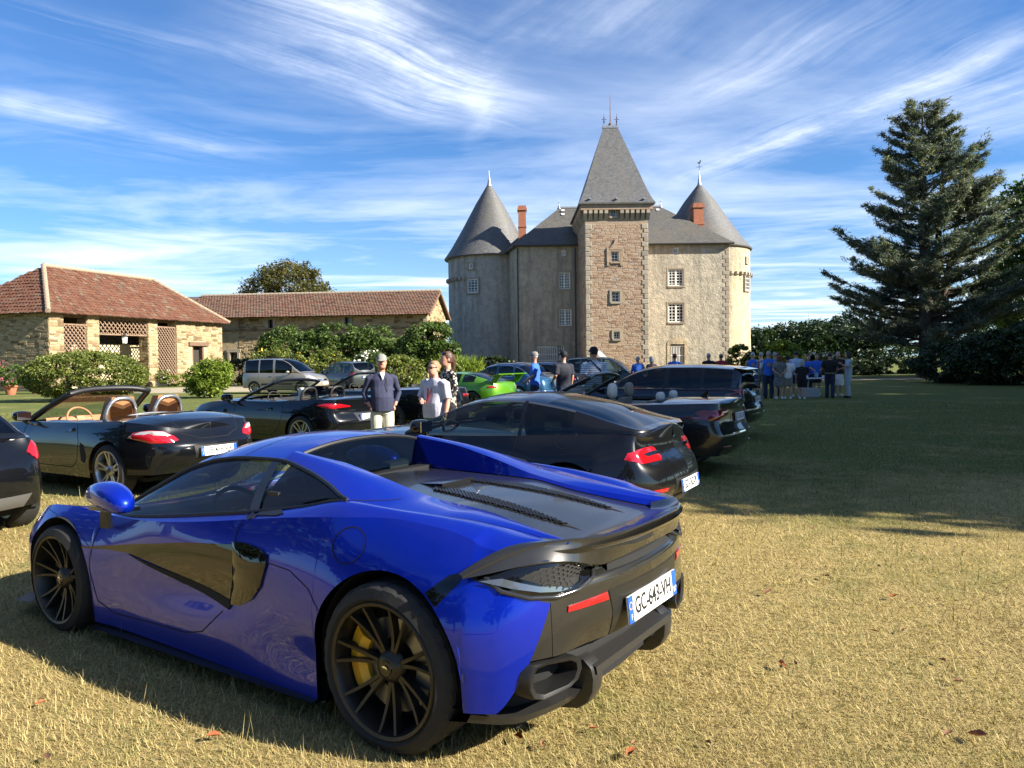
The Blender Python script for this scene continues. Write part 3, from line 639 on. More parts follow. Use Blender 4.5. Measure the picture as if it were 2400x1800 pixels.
def tile_mesh(name, m):
    # slightly arched interlocking tile, unit width x unit length, lower end proud
    v = []
    for y, z in ((-.5, .12), (.62, 0)):
        for x, a in ((-.5, 0), (-.25, .05), (0, .075), (.25, .05), (.5, 0)): v.append((x, y, z + a))
    v += [(x, -.5, .01) for x in (-.5, 0, .5)]
    return mesh(name, v, [(0,1,6,5),(1,2,7,6),(2,3,8,7),(3,4,9,8),(10,11,2,1,0),(11,12,4,3,2)], m)
def in_poly(p, poly):
    x, y = p; c = False; n = len(poly)
    for i in range(n):
        (x1, y1), (x2, y2) = poly[i], poly[(i+1) % n]
        if (y1 > y) != (y2 > y) and x < (x2-x1)*(y-y1)/(y2-y1) + x1: c = not c
    return c
def tiled_slope(parent, org, P0, P1, P2, P3, m, tw=.26, tl=.34, limit=300, seed=0, name='roof_tile'):
    """slope polygon: P0,P1 eave (left,right), P2,P3 top (right,left; may be equal)"""
    P = [Vector(p) for p in (P0, P1, P2, P3)]; u = (P[1]-P[0]).normalized(); n = u.cross(P[3]-P[0]).normalized(); 
    if n.z < 0: n = -n
    v = n.cross(u); 
    if v.z < 0: v = -v
    poly = [((p-P[0]).dot(u), (p-P[0]).dot(v)) for p in P]; rr = random.Random(seed)
    base = obj('roof_slope', [p - org for p in P], [(0, 1, 2, 3)] if (P[2]-P[3]).length > .01 else [(0, 1, 2)], UNDER, parent)
    umin, umax, vmax = min(q[0] for q in poly), max(q[0] for q in poly), max(q[1] for q in poly)
    me = tile_mesh(name, m); bv = np.array([q.co for q in me.vertices]); fcs = [tuple(q.vertices) for q in me.polygons]; items = []
    for j in range(int(vmax/tl)+1):
        vv = j*tl + tl*.35
        for i in range(int((umax-umin)/tw)+1):
            uu = umin + i*tw + (tw/2 if j % 2 else 0)
            if in_poly((uu, vv), poly): items.append(P[0] + u*(uu + rr.uniform(-.01, .01)) + v*(vv + rr.uniform(-.03, .03)) + n*(.02 + rr.uniform(0, .02)))
    items.sort(key=lambda p: p.length); RV, RF = [], []
    for k, p in enumerate(items):
        a = rr.uniform(-.045, .045); uu = (u + v*a).normalized(); vv = (v - u*a).normalized(); w, L, t = tw*.97, tl*1.06, .34
        if k < limit:
            o = link(name, me, parent); M = Matrix((uu*w, vv*L, n*t)).transposed().to_4x4(); M.translation = p - org; o.matrix_local = M
        else:
            V = np.outer(bv[:, 0]*w, uu) + np.outer(bv[:, 1]*L, vv) + np.outer(bv[:, 2]*t, n) + np.array(p - org)
            b = len(RV); RV += V.tolist(); RF += [tuple(q+b for q in f) for f in fcs]
    if RV: obj(name + '_field', RV, RF, m, parent)['kind'] = 'stuff'
    return base
def ridge(parent, org, a, b, m, r=.15, step=.42):
    a, b = Vector(a), Vector(b); d = (b-a); L = d.length; d.normalize(); n = int(L/step); mb = MB()
    mb.tube([(0, 0, 0), (step*1.08, 0, .0)], [r*1.08, r*.92], 10); me = mesh('ridge_tile', mb.v, mb.f, m)
    q = d.to_track_quat('X', 'Z')
    for i in range(n):
        o = link('ridge_tile', me, parent); o.location = a + d*(i*L/n) - org; o.rotation_mode = 'QUATERNION'; o.rotation_quaternion = q
def front_barn():
    L = Vector((-28.6, 47.7, 0)); u = Vector((.292, .956, 0)).normalized(); nf = Vector((u.y, -u.x, 0)); Lg = 16.4; R = L + u*Lg; w = 8.5; ze, zr = 4.9, 8.3
    B = empty('stone_barn', L, label='open-fronted honey stone barn with hipped red tile roof and lattice screens', cat='barn'); B['_org'] = tuple(L)
    def S(cx):                     # distance along the front wall of a photograph column
        k = (cx*.2712 - 1200) / FPX; return (k*L.y - L.x) / (u.x - k*u.y)
    def Z(cx, cy, s): p = L + u*s; return world_at(cx*.2712, 580 + cy*.2712, p.y).z
    bl, br = L - nf*w, R - nf*w
    # walls
    mb = MB(); s_p1, s_g1, s_p2, s_g2, s_p3, s_l3, s_w = S(470), S(562), S(768), S(868), S(1295), S(1372), S(1535)
    zd0, zd1, sd0, sd1 = .0, Z(1700, 850, S(1715)), S(1668), S(1768)
    Wl = MB()
    wall_holes(Wl, (L+u*s_w).xy, R.xy, 0, ze+.25, [(sd0-s_w, sd1-s_w, zd0+.02, zd1)], .5)
    wall_holes(Wl, bl.xy, L.xy, 0, ze+.2); wall_holes(Wl, br.xy, bl.xy, 0, ze+.2); wall_holes(Wl, R.xy, br.xy, 0, ze+.2)
    Wl.add([(L+u*s_w), (L+u*s_w-nf*.8), (L+u*s_w-nf*.8+Vector((0,0,ze))), (L+u*s_w+Vector((0,0,ze)))], [(0, 3, 2, 1)])
    W = Wl.build('wall', BMORT, B, sub=L); W['_org'] = tuple(L)
    hs = (sd0-s_w-.3, sd1-s_w+.3, 0, zd1+.35)
    place_blocks(W, 'stone', rubble_items((L+u*s_w).xy, R.xy, .05, ze, .42, .17, .035, [hs], 2), BSTONE, 300, 51)
    place_blocks(W, 'end_stone', rubble_items(bl.xy, L.xy, .05, ze, .5, .13, .035, (), 6), BSTONE, 300, 61)
    # pillars
    for a, b in ((0, s_g1), (s_p2, s_g2), (s_p3, s_l3)):
        pm = MB(); A, Bq = L+u*a, L+u*b; dp = .85
        wall_holes(pm, A.xy, Bq.xy, 0, ze+.1); wall_holes(pm, (A-nf*dp).xy, A.xy, 0, ze+.1); wall_holes(pm, Bq.xy, (Bq-nf*dp).xy, 0, ze+.1); wall_holes(pm, (Bq-nf*dp).xy, (A-nf*dp).xy, 0, ze+.1)
        pl = pm.build('pillar', BMORT, B, sub=L); pl['_org'] = tuple(L)
        place_blocks(pl, 'stone', rubble_items(A.xy, Bq.xy, .05, ze, .5, .20, .04, (), int(a*10)+1) + rubble_items((A-nf*dp).xy, A.xy, .05, ze, .45, .19, .045, (), int(a*10)+3), BSTONE, 300, 71)
    # inside: cream back wall, dark loft, floor beams
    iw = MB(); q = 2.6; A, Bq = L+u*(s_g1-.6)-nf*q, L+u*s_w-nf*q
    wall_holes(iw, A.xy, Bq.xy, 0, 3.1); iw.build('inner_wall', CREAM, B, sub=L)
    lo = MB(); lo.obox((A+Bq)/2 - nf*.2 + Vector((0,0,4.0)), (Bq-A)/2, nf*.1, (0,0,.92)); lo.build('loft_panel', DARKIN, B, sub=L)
    for a, b in ((s_g1, s_p2), (s_g2, s_p3), (s_l3, s_w)):
        bm_ = MB(); bm_.obox(L+u*(a+b)/2 - nf*.3 + Vector((0,0,ze-.06)), u*(b-a)/2, nf*.14, (0,0,.14)); bm_.build('beam', WOOD, B, sub=L)
    # lattice screens
    unit = mesh('slat', *[x for x in (MB().box(-.5, .5, -.5, .5, -.5, .5).v, MB().box(-.5, .5, -.5, .5, -.5, .5).f)], SLATW)
    def lattice(s0, s1, z0, z1, ang, step, both=True):
        f = MB(); P = lambda s, z, dq=0: L + u*s - nf*(.12+dq) + Vector((0,0,z))
        for a, b in ((P(s0, z0), P(s1, z0)), (P(s0, z1), P(s1, z1)), (P(s0, z0), P(s0, z1)), (P(s1, z0), P(s1, z1))): f.bar(a, b, .09, .09)
        fr = f.build('lattice_screen', SLATW, B, sub=L); W_, H_ = s1-s0, z1-z0
        for sg in ((1, -1) if both else (1,)):
            t = math.tan(ang); c0 = -H_/t if sg > 0 else 0; c1 = W_ if sg > 0 else W_ + H_/t; c = c0 + step*.5
            while c < c1:
                # line s = c + sg*z/t
                za, zb = 0.0, H_; fs = lambda z: c + sg*z/t
                cand = [(fs(0), 0), (fs(H_), H_)]
                pts = [p for p in cand if -1e-6 <= p[0] <= W_+1e-6]
                for sx in (0, W_):
                    z = (sx-c)*t*sg
                    if 0 < z < H_: pts.append((sx, z))
                if len(pts) >= 2:
                    a, b = P(s0+pts[0][0], z0+pts[0][1], .03*sg), P(s0+pts[1][0], z0+pts[1][1], .03*sg); d = b-a
                    if d.length > .12:
                        o = link('slat', unit, fr); dd = d.normalized(); sd = nf; up = dd.cross(sd)
                        M = Matrix((dd*d.length, sd*.03, up*.065)).transposed().to_4x4(); M.translation = (a+b)/2 - L; o.matrix_local = M
                c += step
    lattice(s_g1+.05, s_p2-.05, Z(650, 900, S(650))-.4, Z(650, 665, S(650)), math.radians(48), .30)
    lattice(s_g2+.05, s_p3-.05, Z(1080, 755, S(1080)), Z(1080, 600, S(1080))-.1, math.radians(48), .36)
    lattice(s_l3+.05, s_w-.05, .15, Z(1440, 688, S(1440)), math.radians(50), .27)
    # door
    dm = MB(); p = L+u*(sd0+sd1)/2; hw = (sd1-sd0)/2
    dm.obox(p + nf*.03 + Vector((0,0,zd1+.14)), u*(hw+.45), nf*.12, (0,0,.15)); dm.build('door_lintel', WOOD, B, sub=L)
    dm = MB(); dm.obox(p - u*(hw-.07) - nf*.12 + Vector((0,0,zd1/2)), u*.07, nf*.1, (0,0,zd1/2)); dm.obox(p + u*(hw-.07) - nf*.12 + Vector((0,0,zd1/2)), u*.07, nf*.1, (0,0,zd1/2)); dm.build('door_frame', WOOD, B, sub=L)
    MB().obox(p - nf*.40 + u*.2 + Vector((0,0,zd1/2)), u*(hw-.3), nf*.03, (0,0,zd1/2)).build('door', DARKIN, B, sub=L)
    # roof
    o = .45; zE = ze - .06
    e0, e1, e2, e3 = [Vector((*q.xy, zE)) for q in (L + nf*o - u*o, R + nf*o + u*o, br - nf*o + u*o, bl - nf*o - u*o)]
    r0, r1 = [Vector((*q.xy, zr)) for q in (L + u*3.54 - nf*w/2, R - u*2.96 - nf*w/2)]
    rp = obj('roof', [v - L for v in (e0, e1, e2, e3, r0, r1)], [(0,1,5,4), (1,2,5), (2,3,4,5), (3,0,4), (3,2,1,0)], UNDER, B)
    up = Vector((0, 0, .03))
    tiled_slope(rp, L, e0+up, e1+up, r1+up, r0+up, TILE, .27, .33, 300, 1); tiled_slope(rp, L, e3+up, e0+up, r0+up, r0+up, TILE, .27, .36, 300, 2, 'hip_tile'); tiled_slope(rp, L, e1+up, e2+up, r1+up, r1+up, TILE, .27, .36, 0, 3, 'rear_hip_tile')
    z1 = Vector((0, 0, .12))
    ridge(rp, L, e0+z1, r0+z1, mat('lichen_ridge', (.24, .15, .10), .9, col2=(.36, .31, .22), scale=3)); ridge(rp, L, e1+z1, r1+z1, MATS['lichen_ridge']); ridge(rp, L, r0+z1, r1+z1, MATS['lichen_ridge'])
    # lantern under the centre bay
    s = S(1072); lz = Z(1072, 800, s); p = L+u*s + nf*.15
    ln = empty('lantern', (p.x, p.y, lz), label='white glass lantern hanging under the barn lattice', cat='lantern')
    g = MB(); g.lathe([(.10, -.25), (.16, -.22), (.19, .2), (.20, .22)], 6); g.build('lantern_glass', mat('milk_glass', (.80, .78, .70), .4), ln)
    g = MB(); g.lathe([(.23, .21), (.20, .25), (.05, .42), (.03, .5), (0, .5)], 6); g.lathe([(.0, -.32), (.06, -.3), (.12, -.25)], 6); g.tube([(0,0,.45), (0,0,.75)], .015, 5); g.build('lantern_cap', IRON, ln)
    return L, u, nf, S, Z
BARN = front_barn()
def long_barn():
    rx, ry = -7.2, 66.0; lx, ly = -31.0, 68.6; A, Bq = Vector((lx, ly, 0)), Vector((rx, ry, 0)); u = (Bq-A).normalized(); n = Vector((u.y, -u.x, 0)); Lg = (Bq-A).length; w = 8.2
    ze = world_at(1002, 737, ry).z; zr = world_at(1021, 683, ry+4).z
    G = empty('long_stone_barn', Bq, label='long low stone barn with weathered tile roof behind the parked cars', cat='barn'); G['_org'] = tuple(Bq)
    def S(px): k = (px - 1200) / FPX; return (k*A.y - A.x) / (u.x - k*u.y)
    def Hh(x0, x1, y0, y1): a, b = S(450+x0*.2939), S(450+x1*.2939); y = (A+u*a).y; return (a, b, world_at(0, 650+y1*.2939, y).z, world_at(0, 650+y0*.2939, y).z)
    hs = [Hh(618, 658, 362, 430), Hh(1228, 1268, 352, 420), Hh(310, 368, 620, 705)]
    W = MB(); wall_holes(W, A.xy, Bq.xy, 0, ze+.25, hs, .5)
    Cc, Dd = Bq - n*w, A - n*w
    wall_holes(W, Bq.xy, Cc.xy, 0, ze+.25); wall_holes(W, Cc.xy, Dd.xy, 0, ze+.25)
    W.add([Bq+Vector((0,0,ze+.25)), Cc+Vector((0,0,ze+.25)), (Bq+Cc)/2+Vector((0,0,zr-.1))], [(0,1,2)])
    Wo = W.build('wall', BMORT, G, sub=Bq); Wo['_org'] = tuple(Bq)
    big = [(a-.3, b+.3, c-.2, d+.3) for a, b, c, d in hs]
    place_blocks(Wo, 'stone', rubble_items((A+u*7).xy, Bq.xy, .05, ze, .46, .19, .04, [(a-7, b-7, c, d) for a, b, c, d in big], 9), BSTONE, 300, 81)
    gi = [t for t in rubble_items(Bq.xy, Cc.xy, .05, zr, .5, .2, .04, (), 12) if t[0].z < ze + (zr-ze)*(1-abs((t[0]-Bq).dot(-n)-w/2)/(w/2)) - .1]
    place_blocks(Wo, 'gable_stone', gi, BSTONE, 300, 91)
    zs = world_at(0, 650+445*.2939, 67.5).z
    MB().obox((A+Bq)/2 + n*.02 + Vector((0,0,zs)), u*Lg/2, n*.09, (0,0,.07)).build('string_course', BSTONE, G, sub=Bq)
    for h in hs:
        p = A + u*(h[0]+h[1])/2; hw = (h[1]-h[0])/2; f = MB()
        f.obox(p + n*.03 + Vector((0,0,h[3]+.14)), u*(hw+.3), n*.07, (0,0,.135)); f.obox(p - u*(hw+.11) + n*.03 + Vector((0,0,(h[2]+h[3])/2)), u*.105, n*.066, (0,0,(h[3]-h[2])/2)); f.obox(p + u*(hw+.11) + n*.03 + Vector((0,0,(h[2]+h[3])/2)), u*.105, n*.066, (0,0,(h[3]-h[2])/2))
        f.build('window_surround', QUO, G, sub=Bq)
        o = MB(); o.obox(p - n*.35 + Vector((0,0,(h[2]+h[3])/2)), u*hw, n*.02, (0,0,(h[3]-h[2])/2)); wn = o.build('window', DARKGLASS, G, sub=Bq)
        if h is hs[2]: b_ = MB(); b_.obox(p - n*.3 + Vector((0,0,(h[2]+h[3])/2)), u*.05, n*.03, (0,0,(h[3]-h[2])/2)); b_.build('glazing_bar', WOOD, wn, sub=Bq)
    q = []; z = .05; k = 0; r = random.Random(1)
    while z < ze-.3:
        h = r.uniform(.3, .45); ww = (.6, .36)[k % 2]; q.append((Bq - u*(ww/2-.01) + Vector((0,0,z+h/2)), u, n, ww, h*.95, .05)); z += h; k += 1
    place_blocks(Wo, 'quoin', q, QUO, 300, 95)
    o = .75; dz = Vector((0, 0, ze-.05)); e0, e1 = A + n*o + dz, Bq + n*o + u*.35 + dz; f0, f1 = Dd - n*o + dz, Cc - n*o + u*.35 + dz; r0, r1 = (A+Dd)/2 + Vector((0,0,zr)), (Bq+Cc)/2 + u*.35 + Vector((0,0,zr))
    rp = obj('roof', [v - Bq for v in (e0, e1, r1, r0, f0, f1)], [(0,1,2,3), (3,2,5,4)], UNDER, G)
    up = Vector((0, 0, .03)); s6 = (e1-e0).normalized()*1.5
    tiled_slope(rp, Bq, e0+s6+up, e1+up, r1+up, r0+s6+up, TILE2, .27, .34, 300, 5)
    ridge(rp, Bq, r0+s6+Vector((0,0,.06)), r1+Vector((0,0,.06)), MATS['lichen_ridge'])
    for a, b in ((e1, r1), (f1, r1)): MB().bar(a - Vector((0,0,.06)) - Bq, b - Vector((0,0,.06)) - Bq, .10, .22).build('barge_board', WOOD, rp)
    return A, u, n
LBARN = long_barn()
# ================================================================== vegetation
def leaf_mesh(name, C, size, m, aspect=.55, upb=.3, seed=0, dirs=None, fold=True):
    """C (N,3) leaf positions -> one mesh of small diamond leaves"""
    r = np.random.default_rng(seed); N = len(C); n = r.normal(size=(N, 3)); n[:, 2] = np.abs(n[:, 2]) + upb; n /= np.linalg.norm(n, axis=1)[:, None]
    a = r.normal(size=(N, 3)) if dirs is None else dirs + r.normal(size=(N, 3))*.25
    a -= n*np.sum(a*n, 1)[:, None]; a /= np.linalg.norm(a, axis=1)[:, None] + 1e-9; b = np.cross(n, a)
    s = size*(.6 + .8*r.random(N))[:, None] if np.isscalar(size) else size[:, None]
    V = np.empty((N, 4, 3)); V[:, 0] = C - a*s*.5; V[:, 1] = C + b*s*aspect*.5 + n*s*.06; V[:, 2] = C + a*s*.5; V[:, 3] = C - b*s*aspect*.5 + n*s*.06
    me = bpy.data.meshes.new(name); me.vertices.add(N*4); me.vertices.foreach_set('co', V.reshape(-1)); me.loops.add(N*4); me.loops.foreach_set('vertex_index', np.arange(N*4, dtype=np.int32))
    me.polygons.add(N); me.polygons.foreach_set('loop_start', np.arange(0, N*4, 4, dtype=np.int32)); me.update(calc_edges=True); me.materials.append(m); return me
def clumps(r, ells, K, n, rc, shell=.55):
    """leaf positions gathered in K clumps spread through ellipsoids (cx,cy,cz,rx,ry,rz)"""
    vol = np.array([e[3]*e[4]*e[5] for e in ells])**.75; pick = r.choice(len(ells), K, p=vol/vol.sum()); out = []
    for k in range(K):
        e = ells[pick[k]]; d = r.normal(size=3); d /= np.linalg.norm(d); rad = (shell + (1-shell)*r.random())**.6
        c = np.array(e[:3]) + d*np.array(e[3:])*rad; q = r.normal(size=(n, 3)); q /= np.linalg.norm(q, axis=1)[:, None]; q *= (r.random(n)**.45)[:, None]
        out.append(c + q*rc*(.6+.8*r.random())*np.array([1, 1, .7]))
    return np.concatenate(out)
BARK = mat('bark', (.10, .075, .05), .9, col2=(.055, .042, .03), scale=9, bump=.03, bscale=12, stretch=(1, 1, .3))
LEAFG = mat_isl('leaf_mid_green', [(0, (.028, .055, .012)), (.4, (.065, .112, .022)), (.8, (.11, .165, .035)), (1, (.16, .20, .055))], .55, noise=.25, nscale=.6, trans=.3, spec=.4)
LEAFO = mat_isl('leaf_olive', [(0, (.035, .042, .010)), (.4, (.085, .088, .022)), (.8, (.13, .115, .035)), (1, (.17, .12, .045))], .6, noise=.25, nscale=.4, trans=.3, spec=.35)
LEAFD = mat_isl('leaf_dark', [(0, (.010, .022, .008)), (.5, (.024, .046, .014)), (1, (.05, .078, .022))], .5, noise=.25, nscale=.4, trans=.2, spec=.4)
LEAFB = mat_isl('leaf_box', [(0, (.055, .075, .014)), (.4, (.125, .16, .028)), (.8, (.20, .23, .05)), (1, (.28, .28, .08))], .5, noise=.2, nscale=1.2, trans=.3, spec=.4)
LEAFY = mat_isl('leaf_lime', [(0, (.07, .11, .015)), (.5, (.17, .24, .03)), (1, (.30, .36, .06))], .5, noise=.2, nscale=1.0, trans=.4, spec=.4)
NEEDLE = mat_isl('cedar_needle', [(0, (.05, .070, .056)), (.35, (.105, .135, .11)), (.7, (.18, .215, .17)), (.9, (.25, .275, .215)), (1, (.28, .25, .15))], .6, noise=.25, nscale=.25, trans=.25, spec=.3)
def limbs(mb, r, base, top, rad, n, spread, zlo):
    mb.tube([base, base.lerp(top, .35) + Vector((r.normal()*.15, r.normal()*.15, 0)), base.lerp(top, .7), top], [rad, rad*.72, rad*.42, rad*.1], 9)
    for k in range(n):
        u = zlo + (1-zlo)*k/max(1, n); p = base.lerp(top, u*.9); a = k*2.4 + r.random(); L = spread*(.6+.5*r.random()); e = p + Vector((math.cos(a)*L, math.sin(a)*L, L*(.35+.4*r.random())))
        m_ = p.lerp(e, .5) + Vector((0, 0, L*.08)); mb.tube([p, m_, e], [rad*.38*(1-u*.6), rad*.22*(1-u*.6), rad*.05], 6)
def tree(name, label, base, H, rad, ells, K, n, rc, leaf, m, seed=1, group=None, spread=None, zlo=.35, cat='tree'):
    r = np.random.default_rng(seed); base = Vector(base); R = empty(name, base, label=label, cat=cat, group=group); mb = MB()
    limbs(mb, r, Vector((0, 0, -.05)), Vector((0, 0, H*.86)), rad, 9, spread or max(e[3] for e in ells)*.8, zlo); mb.build('trunk', BARK, R, 60)
    link('crown', leaf_mesh('crown', clumps(r, ells, K, n, rc), leaf, m, seed=seed), R); return R
def shrub(name, label, base, ells, N, leaf, m, seed=1, stems=4, cat='shrub', shell=.8, K=None, rc=.35, group=None, aspect=.55):
    r = np.random.default_rng(seed); base = Vector(base); R = empty(name, base, label=label, cat=cat, group=group); mb = MB()
    K = K or max(30, N//60); link('foliage', leaf_mesh('foliage', clumps(r, ells, K, max(8, N//K), rc, shell), leaf, m, aspect, seed=seed), R)
    for k in range(stems):
        a = k*2.4; e = ells[k % len(ells)]; mb.tube([(e[0]*.4 + .1*math.cos(a), e[1]*.4 + .1*math.sin(a), -.03), (e[0]*.8 + e[3]*.3*math.cos(a), e[1]*.8 + e[4]*.3*math.sin(a), e[2]*.7), (e[0] + e[3]*.5*math.cos(a), e[1] + e[4]*.5*math.sin(a), e[2]+e[5]*.3)], [.05, .035, .012], 6)
    if stems: mb.build('stems', BARK, R, 60)
    return R
def flowers(R, ells, N, size, m, seed, name='flowers'):
    r = np.random.default_rng(seed); C = clumps(r, ells, max(6, N//6), 6, .25, .97); o = link(name, leaf_mesh(name, C, size, m, .95, seed=seed), R); o['kind'] = 'stuff'
def G(px, py, d): p = world_at(px, py, d); return p
def cedar():
    base = G(2175, 884, 55.5); R = empty('cedar_tree', (base.x, base.y, 0), label='tall blue-grey cedar with layered branches at the right edge of the lawn', cat='tree')
    r = np.random.default_rng(5); H = 19.6; mb = MB(); C = []; D = []; S = []
    def stem(x, y, z0, z1, r0):
        pts = [(x*u**.8, y*u**.8, z0 + (z1-z0)*u) for u in np.linspace(0, 1, 8)]; mb.tube(pts, [r0*(1-.93*u) for u in np.linspace(0, 1, 8)], 10)
    stem(-.5, 0, -.1, H, .60); stem(1.5, .5, 1.6, H*.945, .40); stem(2.8, -.3, 1.9, H*.83, .33)
    prof = Sp([(0.0, .72), (.08, .98), (.16, 1.0), (.3, .90), (.45, .74), (.6, .56), (.75, .40), (.88, .27), (1.0, .10)])
    for k in range(270):
        u = (k/270)**.95; t = [0, 1, 2][int(r.choice(3, p=[.50, .28, .22]))]; top = (H, H*.945, H*.83)[t]; z = 1.9 + (top-2.1)*u; v = (z-1.9)/(H-1.9)
        off = np.array([(-.5, 0), (1.5, .5), (2.8, -.3)][t])*(z/top)**.8; az = r.random()*2*math.pi; L = 7.1*float(prof(min(1, v*(H/top)**.7)))*(.50+.62*r.random()**.8)*(1.0 if t == 0 else .82); L = min(max(L, .9), 6.7)
        rise = L*(.12 + .42*v + .10*r.normal()); d = np.array([math.cos(az), math.sin(az), 0]); p0 = np.array([off[0], off[1], z]); pts = []
        for s in np.linspace(0, 1, 7): pts.append(p0 + d*L*s + np.array([0, 0, rise*(s**.8) - .06*L*math.sin(s*math.pi) + .07*L*s**3]))
        br = max(.02, .016*L); mb.tube([tuple(p) for p in pts], [br*(1-.88*s) for s in np.linspace(0, 1, 7)], 5, cap=False)
        side = np.array([-d[1], d[0], 0]); nsub = int(5.5*L + 5)
        for q in range(nsub):                     # side twigs, each a spray of needles
            s = .22 + .78*r.random()**.8; i = min(5, int(s*6)); p = pts[i] + (pts[i+1]-pts[i])*(s*6-i); sg = 1 if r.random() < .5 else -1; Lt = (.35 + .30*L*(1.08-s))*(.5+.7*r.random()); td = d*.75 + side*sg*.85 + np.array([0, 0, .12 + .30*r.random()]); td /= np.linalg.norm(td)
            n_ = int(6 + 9*Lt); w_ = r.random(n_)[:, None]; C += list(p + td*Lt*w_ + np.array([0, 0, .10])*w_**2*Lt + r.normal(size=(n_, 3))*np.array([.09, .09, .06])); D += list(np.tile(td*.9 + np.array([0, 0, .45]), (n_, 1))); S += list(.28 + .27*r.random(n_))
    mb.build('trunk', BARK, R, 60); C, D, S = np.array(C), np.array(D), np.array(S)
    C = np.concatenate([C, C + r.normal(size=C.shape)*.10]); D = np.concatenate([D, D + r.normal(size=D.shape)*.6]); S = np.concatenate([S, S*.8])
    link('crown', leaf_mesh('crown', C, S, NEEDLE, .16, .5, 9, D), R)
cedar()
# broad tree behind the long barn
p = G(678, 700, 82); tree('oak_tree', 'olive-green oak rising behind the long barn roof', (p.x, p.y, 0), 12, .4, [(0, 0, 8.6, 4.7, 4.5, 3.6), (-2.6, 0, 7.6, 2.6, 3, 2.8), (2.6, 0, 7.4, 2.8, 3, 2.6), (.3, 0, 10.2, 2.9, 3, 2.2)], 420, 80, .80, .24, LEAFO, 3)
# far wood between castle and cedar
for i, (px, d, h, w, m, lb) in enumerate([(1778, 150, 7.4, 5.5, LEAFD, 'small far tree just right of the castle tower'), (1832, 155, 7.9, 7.5, LEAFD, 'round far tree behind the people at the table'), (1895, 150, 9.0, 8.5, LEAFD, 'broad far tree left of the cedar'), (1960, 158, 9.6, 9.0, LEAFD, 'far tree partly behind the left cedar branches'), (2040, 150, 11.5, 9.0, LEAFD, 'far tree seen under the cedar branches'), (2290, 150, 10.0, 10.0, LEAFD, 'dark far tree behind the cedar trunk')]):
    p = G(px, 880, d); tree('far_tree', lb, (p.x, p.y, 0), h, .3, [(0, 0, h*.58, w*.9, w*.7, h*.40), (w*.4, 0, h*.45, w*.7, w*.6, h*.38), (-w*.4, 0, h*.42, w*.7, w*.6, h*.36), (0, 0, h*.24, w, w*.7, h*.24)], 260, 34, 1.3, .62, m, 20+i, 'far trees right of the castle')
# right edge: tree and dark evergreen shrubs
p = G(2450, 884, 66); tree('broadleaf_tree', 'leafy tree cut off by the right edge behind the cedar', (p.x, p.y, 0), 17, .45, [(0, 0, 11.8, 4.6, 4.6, 5.0), (-1, 0, 7, 4.6, 4.6, 4), (1, 0, 14.6, 3, 3, 2.4)], 420, 50, 1.1, .46, LEAFG, 41)
for i, (px, d, h, w, lb) in enumerate([(2245, 44, 2.7, 2.5, 'dark rounded evergreen shrub right of the cedar trunk'), (2335, 41, 3.3, 2.6, 'tall dark evergreen shrub near the right edge'), (2425, 40, 3.9, 2.8, 'dark evergreen shrub cut off by the right edge')]):
    p = G(px, 890, d); shrub('evergreen_shrub', lb, (p.x, p.y, 0), [(0, 0, h*.42, w, w*.8, h*.42), (w*.3, -.4, h*.62, w*.6, w*.6, h*.38), (-w*.4, -.3, h*.38, w*.6, w*.6, h*.36)], 11000, .19, LEAFD, 50+i, rc=.38)
for i, (px, d, h, w, lb) in enumerate([(1985, 64, 1.25, 3.2, 'low dark hedge beyond the table, left part'), (2085, 66, 1.35, 3.2, 'low dark hedge under the cedar branches')]):
    p = G(px, 890, d); shrub('low_hedge', lb, (p.x, p.y, 0), [(0, 0, h*.5, w, 1.0, h*.5)], 5000, .24, LEAFD, 60+i, 0, 'hedge', rc=.4)
# trees beyond the right edge whose shade falls across the lawn
for i, (x, y, h, w) in enumerate([(19.0, 6.6, 12.0, 4.2), (22.5, 11.5, 14.0, 5.4), (26.5, 18.0, 16.5, 6.2), (31.0, 26.0, 17.5, 7.0), (38.0, 33.0, 18.0, 7.0), (46, 40, 19, 8), (54, 49, 20, 8), (25, 9, 16, 5)]):
    tree('shade_tree', ['first', 'second', 'third', 'fourth', 'fifth', 'sixth', 'seventh', 'eighth'][i] + ' shade tree out of view past the right edge of the lawn', (x, y, 0), h, .35, [(0, 0, h*.62, w, w, h*.34), (w*.4, 0, h*.45, w*.8, w*.8, h*.28), (-w*.4, .5, h*.42, w*.8, w*.8, h*.26)], 270, 60, 1.2, .60, LEAFG, 70+i, 'shade trees past the right edge')
for i, (x, y, h, w) in enumerate([(-24, 5, 13, 5.5), (-27, -6, 14, 6), (-20, -16, 13, 6), (4, -24, 15, 7)]):
    tree('lawn_tree', ['nearest', 'second', 'third', 'farthest'][i] + ' tree out of view behind the camera on the left', (x, y, 0), h, .35, [(0, 0, h*.60, w, w, h*.36), (w*.4, 0, h*.42, w*.8, w*.8, h*.26), (-w*.4, .5, h*.42, w*.8, w*.8, h*.26)], 150, 45, 1.2, .7, LEAFD, 90+i, 'trees behind the camera')
